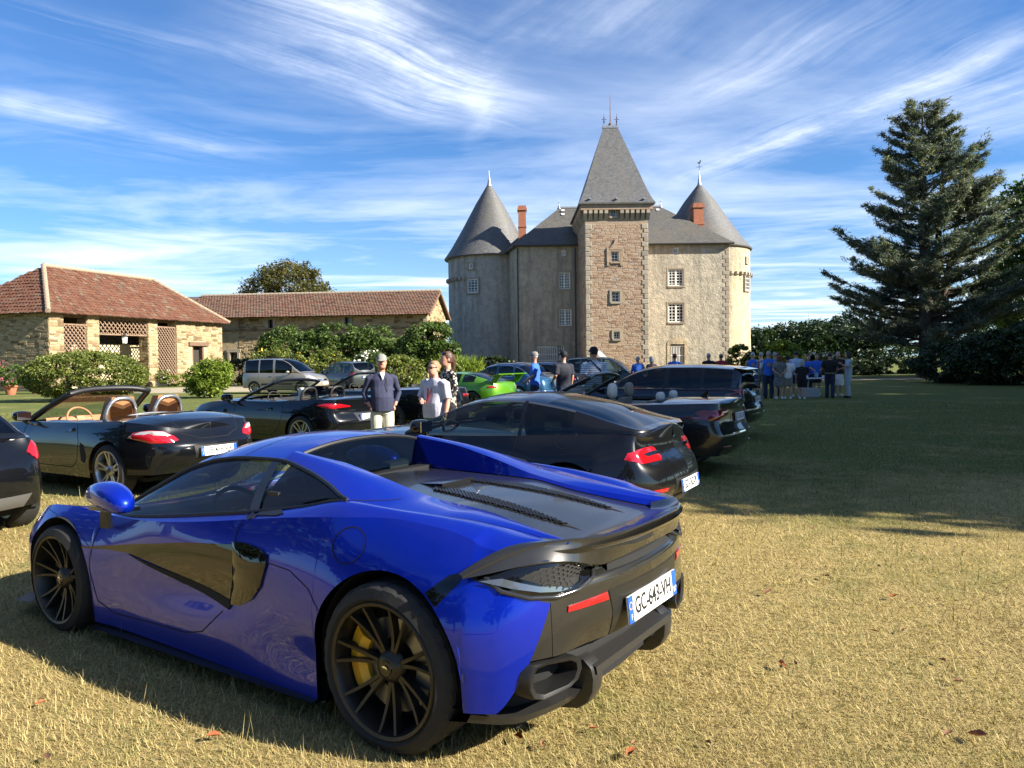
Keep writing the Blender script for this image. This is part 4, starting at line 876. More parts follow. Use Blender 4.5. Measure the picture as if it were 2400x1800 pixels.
# clipped round hedge and bushes before the barn
p = G(200, 930, 34.5); shrub('clipped_bush', 'large clipped round bush in front of the barn', (p.x, p.y, 0), [(0, 0, 1.12, 2.62, 1.7, 1.02)], 36000, .105, LEAFB, 101, 5, 'bush', .97, 900, .22)
p = G(490, 925, 36); shrub('leafy_bush', 'upright lime-green leafy bush left of the champagne people carrier', (p.x, p.y, 0), [(0, 0, .95, 1.0, .9, .85), (.35, 0, 1.15, .7, .7, .65), (-.4, 0, .8, .75, .7, .7)], 8000, .13, LEAFY, 102, 5, 'bush', .6, 220, .25)
p = G(572, 893, 56); shrub('dark_bush', 'dark reddish-green bush against the long barn wall', (p.x, p.y, 0), [(0, 0, 1.0, 1.5, 1.0, .95)], 5000, .16, LEAFD, 103, 4, 'bush')
# wisteria-like climbing mass
for i, (px, w, h, z, lb, m) in enumerate([(690, 2.5, 1.6, 2.55, 'left end of the tall climbing shrubs against the long barn', LEAFG), (790, 3.2, 1.7, 2.55, 'middle of the tall climbing shrubs behind the parked grey estate', LEAFG), (895, 3.0, 1.55, 2.5, 'right part of the tall climbing shrubs above the man in a cap', LEAFG)]):
    p = G(px, 880, 55); shrub('climbing_shrub', lb, (p.x, p.y, 0), [(0, 0, z, w, 1.3, h), (-w*.3, -.3, z-.6, w*.8, 1.2, h*1.1), (w*.35, -.2, z-.9, w*.7, 1.1, h)], 12000, .26, m, 110+i, 5, rc=.42, aspect=.4, K=240)
p = G(1012, 885, 52); R = shrub('small_tree', 'pale-stemmed bushy small tree at the right end of the long barn', (p.x, p.y, 0), [(0, 0, 2.9, 1.7, 1.4, 1.25), (-1.0, -.2, 2.2, 1.2, 1.1, .9), (.5, 0, 1.8, 1.4, 1.1, 1.0)], 11000, .27, LEAFG, 121, 0, 'tree', rc=.42, aspect=.4)
mb = MB()
for a, b, c in ((-.3, .2, 3.2), (.35, -.1, 2.9), (-.7, -.3, 2.3), (.9, .2, 2.1)): mb.tube([(a*.2, b*.2, -.05), (a*.6, b*.6-.6, c*.5), (a, b-.6, c)], [.07, .05, .02], 7)
mb.build('stems', mat('pale_bark', (.36, .27, .18), .8, col2=(.25, .18, .12), scale=6), R, 60)
p = G(940, 893, 47); shrub('round_shrub', 'yellow-green rounded shrub between the grey estate and the man in a cap', (p.x, p.y, 0), [(0, 0, .95, 1.35, 1.1, .95)], 6500, .16, LEAFB, 123, 4)
p = G(872, 888, 49); R = shrub('white_flower_bush', 'white-flowering bush behind the grey estate car', (p.x, p.y, 0), [(0, 0, 1.15, 1.1, .9, 1.05)], 4500, .17, LEAFG, 124, 4)
flowers(R, [(0, -.1, 1.25, 1.15, .95, 1.05)], 320, .17, mat('white_petal', (.72, .70, .58), .7), 125)
p = G(650, 870, 52); R = shrub('yellow_flower_bush', 'yellow-flowering bush behind the champagne people carrier', (p.x, p.y, 0), [(0, 0, 1.5, 1.9, .9, 1.0), (3.4, 0, 1.5, 1.4, .9, .9)], 5500, .17, LEAFB, 126, 4)
flowers(R, [(0, -.1, 1.6, 1.95, .95, 1.05), (3.4, -.1, 1.6, 1.45, .95, .95)], 70, .14, mat('yellow_petal', (.70, .50, .04), .7), 127)
# ornamental grass clump, castle foot shrubs
def grass_clump(px, py, d, w, h, N, lb, seed):
    p = G(px, py, d); r = np.random.default_rng(seed); R = empty('ornamental_grass', (p.x, p.y, 0), label=lb, cat='plant'); a = r.random(N)*6.283; q = r.random(N)**.6*w; C = np.stack([q*np.cos(a), q*np.sin(a)*.6, h*(.35+.45*r.random(N))], 1); D = np.stack([np.cos(a)*.35, np.sin(a)*.3, np.ones(N)], 1)
    link('blades', leaf_mesh('blades', C, h*(.55+.5*r.random(N)), LEAFY, .045, .0, seed, D), R)
grass_clump(1078, 880, 50, 1.5, 1.75, 1500, 'tall lime-green ornamental grass clump left of the castle', 131)
p = G(1150, 870, 74); shrub('dark_shrub', 'low dark shrub at the foot of the left round tower', (p.x, p.y, 0), [(0, 0, 1.0, 2.3, 1.2, .9)], 4500, .24, LEAFD, 132, 3)
p = G(1735, 872, 74); shrub('tower_shrub', 'green shrub at the foot of the right round tower', (p.x, p.y, 0), [(0, 0, 1.4, 1.15, 1.0, 1.35)], 4500, .22, LEAFG, 133, 3)
p = G(1838, 880, 56); shrub('golden_bush', 'sunlit golden-green bush behind the people at the table', (p.x, p.y, 0), [(0, 0, 1.5, 1.15, .9, 1.15)], 4000, .2, LEAFY, 134, 3)
p = G(1905, 882, 58); R = shrub('pale_flower_bed', 'pale-flowering border plants behind the drinks table', (p.x, p.y, 0), [(0, 0, .95, 2.6, .8, .75)], 4500, .18, LEAFB, 135, 3, 'plant')
flowers(R, [(0, -.1, 1.05, 2.6, .85, .8)], 300, .17, mat('cream_petal', (.66, .58, .42), .7), 136)
# pots and trough by the barn
TERRA = mat('terracotta', (.42, .15, .075), .8, col2=(.34, .12, .06), scale=6)
def pot(px, py, d, rad, h, lb, plant_m, pw, ph, petal=None, seed=1, N=1600):
    p = ground_at(px, py) if d is None else G(px, py, d); R = empty('potted_plant', (p.x, p.y, 0), label=lb, cat='plant'); mb = MB(); mb.lathe([(0, .0), (rad*.62, 0), (rad*.92, h*.82), (rad*1.05, h*.83), (rad*1.05, h), (rad*.92, h), (rad*.86, h*.88), (0, h*.86)], 20); mb.build('pot', TERRA, R, 40)
    r = np.random.default_rng(seed); link('foliage', leaf_mesh('foliage', clumps(r, [(0, 0, h+ph*.45, pw, pw, ph*.5)], 40, N//40, .18, .7), .12, plant_m, seed=seed), R)
    if petal: flowers(R, [(0, 0, h+ph*.55, pw, pw, ph*.5)], 90, .11, petal, seed)
PINK = mat('pink_petal', (.62, .12, .16), .7)
pot(25, 912, 43, .36, .52, 'terracotta pot with a leafy plant at the left edge by the barn', LEAFG, .85, 1.25, PINK, 141, 2600)
pot(84, 911, 44, .28, .32, 'small terracotta pot with red flowers beside the clipped bush', LEAFD, .45, .7, PINK, 142)
p = G(381, 896, 55); R = empty('stone_trough', (p.x, p.y, 0), label='pale stone trough with flowers by the barn pillar', cat='planter'); MB().box(-.42, .42, -.25, .25, 0, .42).build('trough', QUO, R, bevel=.03); r = np.random.default_rng(1); link('foliage', leaf_mesh('foliage', clumps(r, [(0, 0, .75, .5, .35, .45)], 40, 25, .18, .6), .12, LEAFB, seed=3), R); flowers(R, [(0, 0, .9, .5, .35, .5)], 60, .1, MATS['white_petal'], 5)
p = G(425, 897, 55); shrub('border_plants', 'low yellow-green border plants under the barn door', (p.x, p.y, 0), [(0, 0, .42, 1.5, .5, .4)], 2500, .13, LEAFY, 144, 0, 'plant', rc=.2)
# ================================================================== car library
def paint(name, col, metal=.3, rough=.35, flake=0.0):
    m = mat(name, col, rough, metal, .3 if metal > .15 else .10, .85); m.node_tree.nodes['Principled BSDF'].inputs['Coat IOR'].default_value = 1.52; return m
BLUE = paint('blue_paint', (.0004, .018, .40), .55, .32)
BLACKP = paint('black_paint', (.0045, .0045, .0055), .0, .25); BLACKP2 = paint('blue_black_paint', (.004, .0045, .006), .0, .25)
CARBON = mat('dark_grey_panel', (.026, .027, .028), .26, .35, .5, .45, bump=.0, col2=(.022, .022, .023), scale=300); FASCIA = mat('stealth_grey_fascia', (.040, .038, .034), .26, .6, .5, .8)
GLOSSB = mat('gloss_black', (.004, .004, .004), .06, 0, .5, .25); SATB = mat('satin_black', (.010, .010, .011), .45); MATB = mat('matte_black', (.006, .006, .006), .85); RUBBER = mat('tyre_rubber', (.016, .015, .014), .78, bump=.0015, bscale=120)
GAP = mat('panel_gap', (.002, .002, .003), .9)
RIMD = mat('dark_bronze_rim', (.055, .050, .042), .36, .75); RIMS = mat('silver_rim', (.50, .50, .50), .30, .85, col2=(.40, .40, .40), scale=8); CHROME = mat('chrome', (.75, .75, .76), .08, 1.0); STEEL = mat('brake_steel', (.22, .22, .22), .35, .9)
YCAL = mat('yellow_caliper', (.62, .33, .015), .4, 0, .5, .5); REDL = mat('red_lens', (.36, .005, .010), .10, 0, .6, 1.0); REDD = mat('dark_red_lens', (.16, .004, .006), .10, 0, .6, 1.0); WHTL = mat('clear_lens', (.55, .52, .50), .08, .3, .6, 1.0); SMOKEL = mat('smoked_lens', (.03, .03, .03), .06, 0, .6, 1.0)
GLASS = mat_glass('tinted_glass', (.30, .36, .35)); GLASSD = mat_glass('dark_tinted_glass', (.05, .06, .06)); GLASSC = mat_glass('clear_glass', (.62, .68, .66))
LEATHB = mat('black_leather', (.012, .012, .013), .5, bump=.001, bscale=200); LEATHT = mat('tan_leather', (.36, .17, .075), .5, col2=(.31, .145, .065), scale=20); LEATHG = mat('light_grey_leather', (.55, .53, .48), .55); LEATHW = mat('white_leather', (.66, .65, .60), .5); TAUPE = mat('taupe_leather', (.20, .175, .145), .55)
PLW = mat('plate_white', (.78, .78, .76), .35, 0, .5, .3); PLB = mat('plate_blue', (.01, .09, .50), .35, 0, .5, .3); PLK = mat('plate_black', (.008, .008, .008), .5)

class Shell:
    """car flank wrapped from nose centre round to tail centre; wheel arches are its real lower edge"""
    def __init__(s, plan, ztop, itop, sill, wheels, zlow_nose=.2, zlow_tail=.25, zm=.45, ibot=.05, tailf=None, bow=2.0):
        p = np.array(plan, float); d = np.concatenate([[0], np.cumsum(np.hypot(*np.diff(p, axis=0).T))]); s.S = d[-1]
        s.X, s.Y = Sp(list(zip(d, p[:, 0]))), Sp(list(zip(d, p[:, 1]))); s.ztop, s.itop = Sp(ztop), Sp(itop); s.sill = sill; s.wheels = wheels
        s.zn, s.zt, s.zm, s.ibot, s.tailf, s.bow = zlow_nose, zlow_tail, zm, ibot, tailf, bow
        ss = list(np.arange(0, s.S, .022)) + [s.S]
        fine = np.linspace(0, s.S, 6000); fx = s.X(fine)
        for (xc, zc, r) in wheels:
            for q in np.linspace(-math.pi/2, math.pi/2, 41):
                x = xc + r*math.sin(q); ok = np.where((fx[:-1]-x)*(fx[1:]-x) <= 0)[0]
                if len(ok): i = ok[0]; ss.append(fine[i]); 
            for sg in (-1, 1):
                x = xc + sg*(r+.0012); ok = np.where((fx[:-1]-x)*(fx[1:]-x) <= 0)[0]
                if len(ok): ss.append(fine[ok[0]])
        s.ss = np.unique(np.round(np.array(sorted(ss)), 4))
    def normal(s, t):
        e = .004; dx = s.X(np.minimum(t+e, s.S)) - s.X(np.maximum(t-e, 0)); dy = s.Y(np.minimum(t+e, s.S)) - s.Y(np.maximum(t-e, 0)); L = np.hypot(dx, dy) + 1e-9
        return -dy/L * -1 * -1, dx/L * -1 * -1      # inward
    def zlow(s, t):
        x = s.X(t); mid = (s.wheels[0][0] + s.wheels[1][0])/2
        z = np.where(x > s.wheels[1][0], s.zn, np.where(x < s.wheels[0][0], s.zt, s.sill(x) if callable(s.sill) else s.sill)).astype(float)
        for (xc, zc, r) in s.wheels:
            k = np.abs(x - xc) <= r + 1e-5; z = np.where(k, np.maximum(z, zc + np.sqrt(np.maximum(r*r - (x-xc)**2, 0))), z)
        return z
    def inset(s, t, z):
        x = s.X(t); zt = s.ztop(x); it = s.itop(x)
        u = np.clip((z - s.zm)/np.maximum(zt - s.zm, .02), 0, 1.2); lo = np.clip((s.zm - z)/s.zm, 0, 1)
        i = it*u**s.bow + s.ibot*lo**2
        if s.tailf is not None: i = i + s.tailf(t, z)
        return i
    def pt(s, t, z):
        t = np.asarray(t, float); z = np.asarray(z, float)
        e = .01; a, b = np.maximum(t-e, 0), np.minimum(t+e, s.S); dx, dy = s.X(b)-s.X(a), s.Y(b)-s.Y(a); L = np.hypot(dx, dy) + 1e-9
        nx, ny = dy/L, -dx/L                         # candidate normal
        # inward points towards the centreline / car middle
        cx = (s.X(0.0) + s.X(s.S))/2; sg = np.where(nx*(s.X(t)-cx)*.3 + ny*s.Y(t) > 0, -1, 1); nx, ny = nx*sg, ny*sg
        i = s.inset(t, z); x = s.X(t) + nx*i; y = np.maximum(s.Y(t) + ny*i, 0.0); y = np.where((t <= 1e-4) | (t >= s.S-1e-4), 0.0, y)
        return np.stack([x, y, z + 0*x], -1)
    def patch(s, za, zb, n=22, t0=0, t1=None, gamma=1.0):
        t1 = s.S if t1 is None else t1; ts = s.ss[(s.ss >= t0-1e-6) & (s.ss <= t1+1e-6)]; ts = np.unique(np.concatenate([[t0], ts, [t1]]))
        A = za(ts) if callable(za) else np.full(len(ts), za); B = zb(ts) if callable(zb) else np.full(len(ts), zb)
        r = np.linspace(0, 1, n)[:, None]**gamma; Z = A[None]*(1-r) + B[None]*r; T = np.broadcast_to(ts[None], Z.shape)
        return s.pt(T, Z), ts
    def s_at_x(s, x, rear=False):
        f = np.linspace(0, s.S, 4000); return float(f[np.argmin(np.abs(s.X(f) - x))])
def mirror_grid(P, name, m, parent, smooth=True, flip=False, both=True, sub=None, split=False):
    """P: (rows, cols, 3) left-hand grid -> mesh with its mirror image"""
    if split:
        Q = P.copy(); Q[..., 1] *= -1
        return [mirror_grid(P, name, m, parent, smooth, flip, False), mirror_grid(Q, name, m, parent, smooth, flip, False)]
    r, c, _ = P.shape; V = P.reshape(-1, 3).tolist(); F = grid((r, c)); F = [f[::-1] for f in F] if flip else F
    if both:
        b = len(V); V += [(x, -y, z) for x, y, z in V]; F = F + [tuple(i+b for i in f)[::-1] for f in F]
    o = obj(name, V, F, m, parent, smooth=smooth); clean(o); return o
def clean(o, d=.0004):
    bm = bmesh.new(); bm.from_mesh(o.data); bmesh.ops.remove_doubles(bm, verts=bm.verts, dist=d); bmesh.ops.dissolve_degenerate(bm, edges=bm.edges, dist=1e-5); bmesh.ops.recalc_face_normals(bm, faces=bm.faces)
    # make normals point outwards on an open shell
    tot = sum((f.calc_center_median() - Vector((f.calc_center_median().x*.6, 0, .3))).dot(f.normal)*f.calc_area() for f in bm.faces)
    if tot < 0: bmesh.ops.reverse_faces(bm, faces=bm.faces)
    bm.to_mesh(o.data); bm.free()
def strip(A, B, n=8, bulge=0.0, bdir=(0, 0, 1)):
    """ruled grid between two equal-length point lists, optional bulge"""
    A, B = np.asarray(A, float), np.asarray(B, float); r = np.linspace(0, 1, n)[:, None, None]
    return A[None]*(1-r) + B[None]*r + np.asarray(bdir)[None, None]*bulge*4*r*(1-r)
class Rail:
    """3-d character line parametrised by x"""
    def __init__(s, pts): s.y = Sp([(p[0], p[1]) for p in pts]); s.z = Sp([(p[0], p[2]) for p in pts]); s.a, s.b = min(p[0] for p in pts), max(p[0] for p in pts)
    def __call__(s, x): x = np.asarray(x, float); return np.stack([x, s.y(x), s.z(x)], -1)
def bvh_of(objs):
    V, F = [], []
    for o in objs:
        b = len(V); V += [v.co.copy() for v in o.data.vertices]; F += [[i+b for i in p.vertices] for p in o.data.polygons]
    return BVHTree.FromPolygons(V, F)
def hit(bvh, p, d):
    h = bvh.ray_cast(Vector(p), Vector(d)); return h
def decal(parent, name, bvh, poly, m, view='side', off=.004, side=1, step=.03, start=None, both=False, sub=True, skirt=.012, dome=0.0):
    """panel pressed onto the body: poly in (x,z) for view side, (y,z) for rear/front, (x,y) for top"""
    def mk(sg):
        pts = [Vector(p) for p in poly]; n = len(pts); ring = []
        for i in range(n):
            a, b = pts[i], pts[(i+1) % n]; k = max(1, int((b-a).length/step))
            for j in range(k): ring.append(a + (b-a)*j/k)
        xs = [p.x for p in ring]; ys = [p.y for p in ring]; inner = []
        for u in np.arange(min(xs)+step*.5, max(xs), step):
            for w in np.arange(min(ys)+step*.5, max(ys), step):
                if in_poly((u, w), [tuple(p) for p in ring]) and min((Vector((u, w))-q).length for q in ring) > step*.45: inner.append(Vector((u, w)))
        nr = len(ring); res = delaunay_2d_cdt(ring + inner, [], [list(range(nr))], 1, 1e-6); vv, _, ff = res[0], res[1], res[2]
        V3 = []; N3 = []; last = None
        for p in vv:
            if view == 'side': o, d = (p.x, sg*1.6, p.y), (0, -sg, 0)
            elif view == 'rear': o, d = (-3.0 if start is None else start, sg*p.x, p.y), (1, 0, 0)
            elif view == 'front': o, d = (9.0, sg*p.x, p.y), (-1, 0, 0)
            else: o, d = (p.x, sg*p.y, 3.0), (0, 0, -1)
            h = bvh.ray_cast(Vector(o), Vector(d))
            if h[0] is None: h = bvh.find_nearest(Vector(o) + Vector(d)*(1.6-.9 if view == 'side' else 2.2))
            loc, nn = h[0], h[1]
            if nn.dot(Vector(d)) > 0: nn = -nn
            V3.append(loc); N3.append(nn)
        # border depth from ring for doming
        def bd(p): return min((p-q).length for q in ring)
        mx = max([bd(p) for p in vv] + [1e-6]); VO = []
        for p, l, nn in zip(vv, V3, N3): VO.append(l + nn*(off + dome*math.sqrt(min(1, bd(p)/mx))))
        F = [tuple(f) for f in ff]; nb = len(VO)
        if skirt:
            bi = [min(range(len(vv)), key=lambda i: (vv[i]-r).length) for r in ring]
            VO += [V3[i] - N3[i]*skirt for i in bi]; F += [(bi[i], bi[(i+1) % nr], nb+(i+1) % nr, nb+i) for i in range(nr)]
        o = obj(name, VO, F, m, parent); recalc2(o, view, sg); smooth_angle(o, 50); return o
    if both: return [mk(1), mk(-1)]
    return mk(side)
def recalc2(o, view, sg):
    bm = bmesh.new(); bm.from_mesh(o.data); bmesh.ops.recalc_face_normals(bm, faces=bm.faces); d = {'side': Vector((0, sg, 0)), 'rear': Vector((-1, 0, 0)), 'front': Vector((1, 0, 0)), 'top': Vector((0, 0, 1))}[view]
    if sum(f.normal.dot(d)*f.calc_area() for f in bm.faces) < 0: bmesh.ops.reverse_faces(bm, faces=bm.faces)
    bm.to_mesh(o.data); bm.free()
def seam(parent, bvh, pts, view='side', w=.006, off=.0015, m=None, name='panel_gap', both=False, side=1, start=None):
    """dark shut line along a polyline on the body"""
    outs = []
    for sg in ((1, -1) if both else (side,)):
        P = []
        for i in range(len(pts)-1):
            a, b = Vector(pts[i]), Vector(pts[i+1]); k = max(1, int((b-a).length/.03))
            P += [a + (b-a)*j/k for j in range(k)]
        P.append(Vector(pts[-1])); L, N = [], []
        for p in P:
            if view == 'side': o, d = (p.x, sg*1.6, p.y), (0, -sg, 0)
            elif view == 'rear': o, d = (-3.0 if start is None else start, sg*p.x, p.y), (1, 0, 0)
            else: o, d = (p.x, sg*p.y, 3.0), (0, 0, -1)
            h = bvh.ray_cast(Vector(o), Vector(d))
            if h[0] is None: continue
            n = h[1] if h[1].dot(Vector(d)) < 0 else -h[1]; L.append(h[0] + n*off); N.append(n)
        if len(L) < 2: continue
        V = []
        for i in range(len(L)):
            t = (L[min(i+1, len(L)-1)] - L[max(i-1, 0)]).normalized(); b = t.cross(N[i]).normalized(); V += [L[i]-b*w/2, L[i]+b*w/2]
        F = [(2*i, 2*i+1, 2*i+3, 2*i+2) for i in range(len(L)-1)]
        o = obj(name, V, F, m or GAP, parent, smooth=True); outs.append(o)
    return outs
def text_mesh(parent, txt, loc, right, up, h, m, name='lettering', sx=1.0, depth=.0012, bold=0.0, shear=0.0, align='CENTER', fit=None):
    cu = bpy.data.curves.new(name, 'FONT'); cu.body = txt; cu.size = 1.0; cu.extrude = .0; cu.align_x = align; cu.align_y = 'CENTER'; cu.shear = shear; cu.resolution_u = 3; cu.offset = bold
    me = eval_mesh(bpy.data.objects.new('tmp', cu)); bpy.data.curves.remove(cu)
    right, up = Vector(right).normalized(), Vector(up).normalized(); n = right.cross(up); loc = Vector(loc); k = h/.70
    if fit: xs_ = [v.co.x for v in me.vertices]; sx = fit/((max(xs_)-min(xs_))*k)
    for v in me.vertices: v.co = loc + right*(v.co.x*k*sx) + up*(v.co.y*k) + n*depth
    me.materials.clear(); me.materials.append(m); me.name = name; return link(name, me, parent)
def plate(parent, txt, c, right, up, w=.52, h=.11, region='87', text_h=.072):
    """French number plate: white board, blue end bands, characters"""
    right, up = Vector(right).normalized(), Vector(up).normalized(); n = right.cross(up); c = Vector(c)
    b = MB(); b.obox(c, right*w/2, up*h/2, n*.004); p = b.build('number_plate', PLW, parent)
    bw = w*.085
    for s, nm in ((-1, 'blue_band'), (1, 'blue_band')):
        q = MB(); q.obox(c + right*s*(w/2-bw/2) + n*.0045, right*bw/2, up*h/2*.985, n*.0012); q.build(nm, PLB, p)
    text_mesh(p, txt, c + n*.0052, right, up, text_h, PLK, 'plate_lettering', bold=.012, fit=(w-2*bw)*.90)
    text_mesh(p, 'F', c - right*(w/2-bw/2) - up*h*.28 + n*.0062, right, up, h*.2, PLW, 'country_letter')
    if region: text_mesh(p, region, c + right*(w/2-bw/2) - up*h*.26 + n*.0062, right, up, h*.22, PLW, 'department_number')
    st = MB()
    for k in range(12):
        a = 2*math.pi*k/12; q = c - right*(w/2-bw/2) + up*h*.14 + (right*math.cos(a)+up*math.sin(a))*bw*.34 + n*.0062; st.obox(q, right*.0022, up*.0022, n*.0004)
    o = st.build('star_ring', mat('star_yellow', (.75, .55, .05), .4), p); o['kind'] = 'stuff'
    return p
WHEEL_CACHE = {}
def wheel(parent, x, y, z, side, r=.33, w=.235, rr=.245, style='five', rim=None, disc=True, cal=None, cal_ang=0.0, name='wheel', seed=0, tread=False):
    """wheel with tyre, rim, spokes, brake disc; y is the outer tyre plane"""
    key = (r, w, rr, style, (rim or RIMS).name, cal.name if cal else '', tread)
    if key not in WHEEL_CACHE:
        d = {}
        hw = w/2
        t = MB(); prof = [(rr+.004, -w+.012), (rr+.02, -w+.004), (r-.055, -w-.004), (r-.018, -w+.012), (r-.003, -w+.035)]
        if tread:
            for f in (.22, .40, .60, .78): prof += [(r, -w*(1-f)-.006 - 0), ]
            prof = prof[:5]; ys = np.linspace(-w+.04, -.04, 25)
            for i, yy in enumerate(ys): prof.append((r - (.008 if i % 6 == 5 else 0), yy))
        else: prof += [(r, -w+.06), (r, -hw), (r, -.06)]
        prof += [(r-.003, -.035), (r-.018, -.012), (r-.055, .004), (rr+.02, -.004), (rr+.004, -.012)]
        n = 120 if tread else 44
        t.lathe(prof, n, 'y')
        if tread:
            V = np.array(t.v).reshape(len(prof), n, 3); rows = [i for i, p in enumerate(prof) if p[0] >= r-.02]
            for i in rows:
                for k in range(n):
                    if (k + i//3) % 5 == 0: V[i, k, 0] *= 1-.006/r; V[i, k, 2] *= 1-.006/r
            t.v = [tuple(q) for q in V.reshape(-1, 3)]
        d['tyre'] = (t.v, t.f, RUBBER)
        b = MB(); b.lathe([(rr+.012, -.008), (rr+.006, -.001), (rr-.008, -.006), (rr-.018, -.03), (rr-.03, -w*.55), (rr-.03, -w+.02), (rr+.004, -w+.012)], 48, 'y')
        hub = .075 if style != 'far' else .07; hy = -.05 if style in ('pair7',) else -.03
        b.lathe([(0, hy+.012), (hub*.55, hy+.010), (hub*.8, hy-.002), (hub, hy-.03), (hub*.9, hy-.06)], 20, 'y')
        def spoke(a0, a1, w0, w1, dep=.03, y0=None, y1=-.012):
            y0 = hy-.012 if y0 is None else y0; N = 6; V = []
            for i in range(N+1):
                u = i/N; q = a0 + (a1-a0)*u**1.3; rad = hub*.7 + (rr-.012-hub*.7)*u; yy = y0 + (y1-y0)*u**1.7; ww = (w0 + (w1-w0)*u)/2; tx, tz = -math.sin(q), math.cos(q); cx, cz = rad*math.cos(q), rad*math.sin(q)
                V += [(cx-tx*ww, yy-dep, cz-tz*ww), (cx-tx*ww*.8, yy, cz-tz*ww*.8), (cx+tx*ww*.8, yy, cz+tz*ww*.8), (cx+tx*ww, yy-dep, cz+tz*ww)]
            F = [(4*i+j, 4*i+j+1, 4*i+j+5, 4*i+j+4) for i in range(N) for j in range(3)]; b.add(V, F)
        if style == 'pair7':
            for k in range(7):
                c = 2*math.pi*k/7 + .12
                for sg in (-1, 1): spoke(c + sg*.10, c + sg*.17, .020, .016, .035)
        elif style == 'five':
            for k in range(5):
                c = 2*math.pi*k/5 + .3
                for sg in (-1, 1): spoke(c + sg*.16, c + sg*.16, .040, .030)
        elif style == 'five_solid':
            for k in range(5): spoke(2*math.pi*k/5+.3, 2*math.pi*k/5+.3, .07, .085)
        elif style == 'ten':
            for k in range(10): c = 2*math.pi*k/10; spoke(c, c + .14*(1 if k % 2 else -1), .024, .028)
        elif style == 'cap':
            b.lathe([(hub, hy), (rr*.6, hy+.02), (rr*.8, -.02), (rr-.01, -.025)], 32, 'y')
        else:
            for k in range(6): spoke(2*math.pi*k/6, 2*math.pi*k/6, .05, .06)
        d['rim'] = (b.v, b.f, rim or RIMS)
        if disc:
            q = MB(); q.lathe([(rr*.42, -.10), (rr*.72, -.098), (rr*.74, -.105), (rr*.72, -.125), (rr*.40, -.127)], 36, 'y'); d['brake_disc'] = (q.v, q.f, STEEL)
        if cal:
            q = MB(); A = np.linspace(-.62, .62, 9); V = []
            for a in A:
                for rad, yy in ((rr*.52, -.13), (rr*.52, -.075), (rr*.66, -.060), (rr*.86, -.075), (rr*.88, -.13)): V.append((rad*math.cos(a), yy, rad*math.sin(a)))
            F = [(5*i+j, 5*i+j+1, 5*i+j+6, 5*i+j+5) for i in range(8) for j in range(4)] + [(0,1,2,3,4), (44,43,42,41,40)]; q.add(V, F); d['caliper'] = (q.v, q.f, cal)
        q = MB(); q.lathe([(rr*.9, -w*.62), (.02, -w*.62)], 32, 'y'); d['back_plate'] = (q.v, q.f, MATB)
        q = MB(); q.lathe([(0, hy+.016), (hub*.42, hy+.014), (hub*.46, hy+.008)], 20, 'y'); d['centre_cap'] = (q.v, q.f, GLOSSB)
        WHEEL_CACHE[key] = {k: (mesh(k, v, f, m)) for k, (v, f, m) in d.items()}
        for k, me in WHEEL_CACHE[key].items():
            me.polygons.foreach_set('use_smooth', np.ones(len(me.polygons), dtype=bool)); me.set_sharp_from_angle(angle=math.radians(32))
    ms = WHEEL_CACHE[key]
    W = link(name, ms['tyre'], parent); W.location = (x, y*side, z)
    if side < 0: W.rotation_euler = (0, 0, math.pi)
    for k in ms:
        if k == 'tyre': continue
        o = link(k, ms[k], W)
        if k == 'caliper': o.rotation_euler = (0, (-cal_ang if side > 0 else math.pi + cal_ang), 0)
    return W
def seat(parent, x, y, z, m, h=.62, w=.46, headrest=True, m2=None, tilt=.28, shell_m=None):
    """bucket seat: cushion and raked backrest facing +x"""
    c = MB(); c.obox((x+.22, y, z+.08), (.26, 0, .03), (0, w/2, 0), (0, 0, .07)); s = c.build('seat', m, parent, 40, bevel=.03)
    V = []; n = 7
    for i in range(n):
        u = i/(n-1); zz = z + .05 + h*u; xx = x - math.tan(tilt)*h*u; ww = w/2*(1 - .28*u**3); t = .07 - .02*u
        V += [(xx+t, y-ww*.6, zz), (xx+t*.6, y-ww*.9, zz), (xx+t*1.2, y-ww, zz), (xx-t, y-ww*.92, zz), (xx-t*1.25, y, zz), (xx-t, y+ww*.92, zz), (xx+t*1.2, y+ww, zz), (xx+t*.6, y+ww*.9, zz), (xx+t, y+ww*.6, zz)]
    k = 9; F = [(i*k+j, i*k+(j+1) % k, (i+1)*k+(j+1) % k, (i+1)*k+j) for i in range(n-1) for j in range(k)] + [tuple((n-1)*k+j for j in range(k)), tuple(range(k))[::-1]]
    b = obj('backrest', V, F, m2 or m, s); recalc(b); smooth_angle(b, 60)
    if headrest:
        xx = x - math.tan(tilt)*(h+.1); q = MB(); q.obox((xx, y, z+h+.14), (.05, 0, 0), (0, .13, 0), (0, 0, .085)); q.build('headrest', m2 or m, s, 50, bevel=.035)
    return s
def steering(parent, x, y, z, m, r=.175, tilt=.45):
    b = MB(); ax = Vector((math.cos(tilt), 0, math.sin(tilt)*-1)); up = Vector((math.sin(tilt), 0, math.cos(tilt))); sd = Vector((0, 1, 0)); c = Vector((x, y, z))
    b.tube([c + (up*math.cos(a) + sd*math.sin(a))*r for a in np.linspace(0, 2*math.pi, 25)], .014, 8, cap=False)
    for a in (math.pi/2, -math.pi/2, math.pi): b.bar(c + (up*math.cos(a)+sd*math.sin(a))*.04, c + (up*math.cos(a)+sd*math.sin(a))*r, .028, .014, up=ax)
    b.obox(c, ax*.02, sd*.05, up*.045); return b.build('steering_wheel', m, parent, 40)
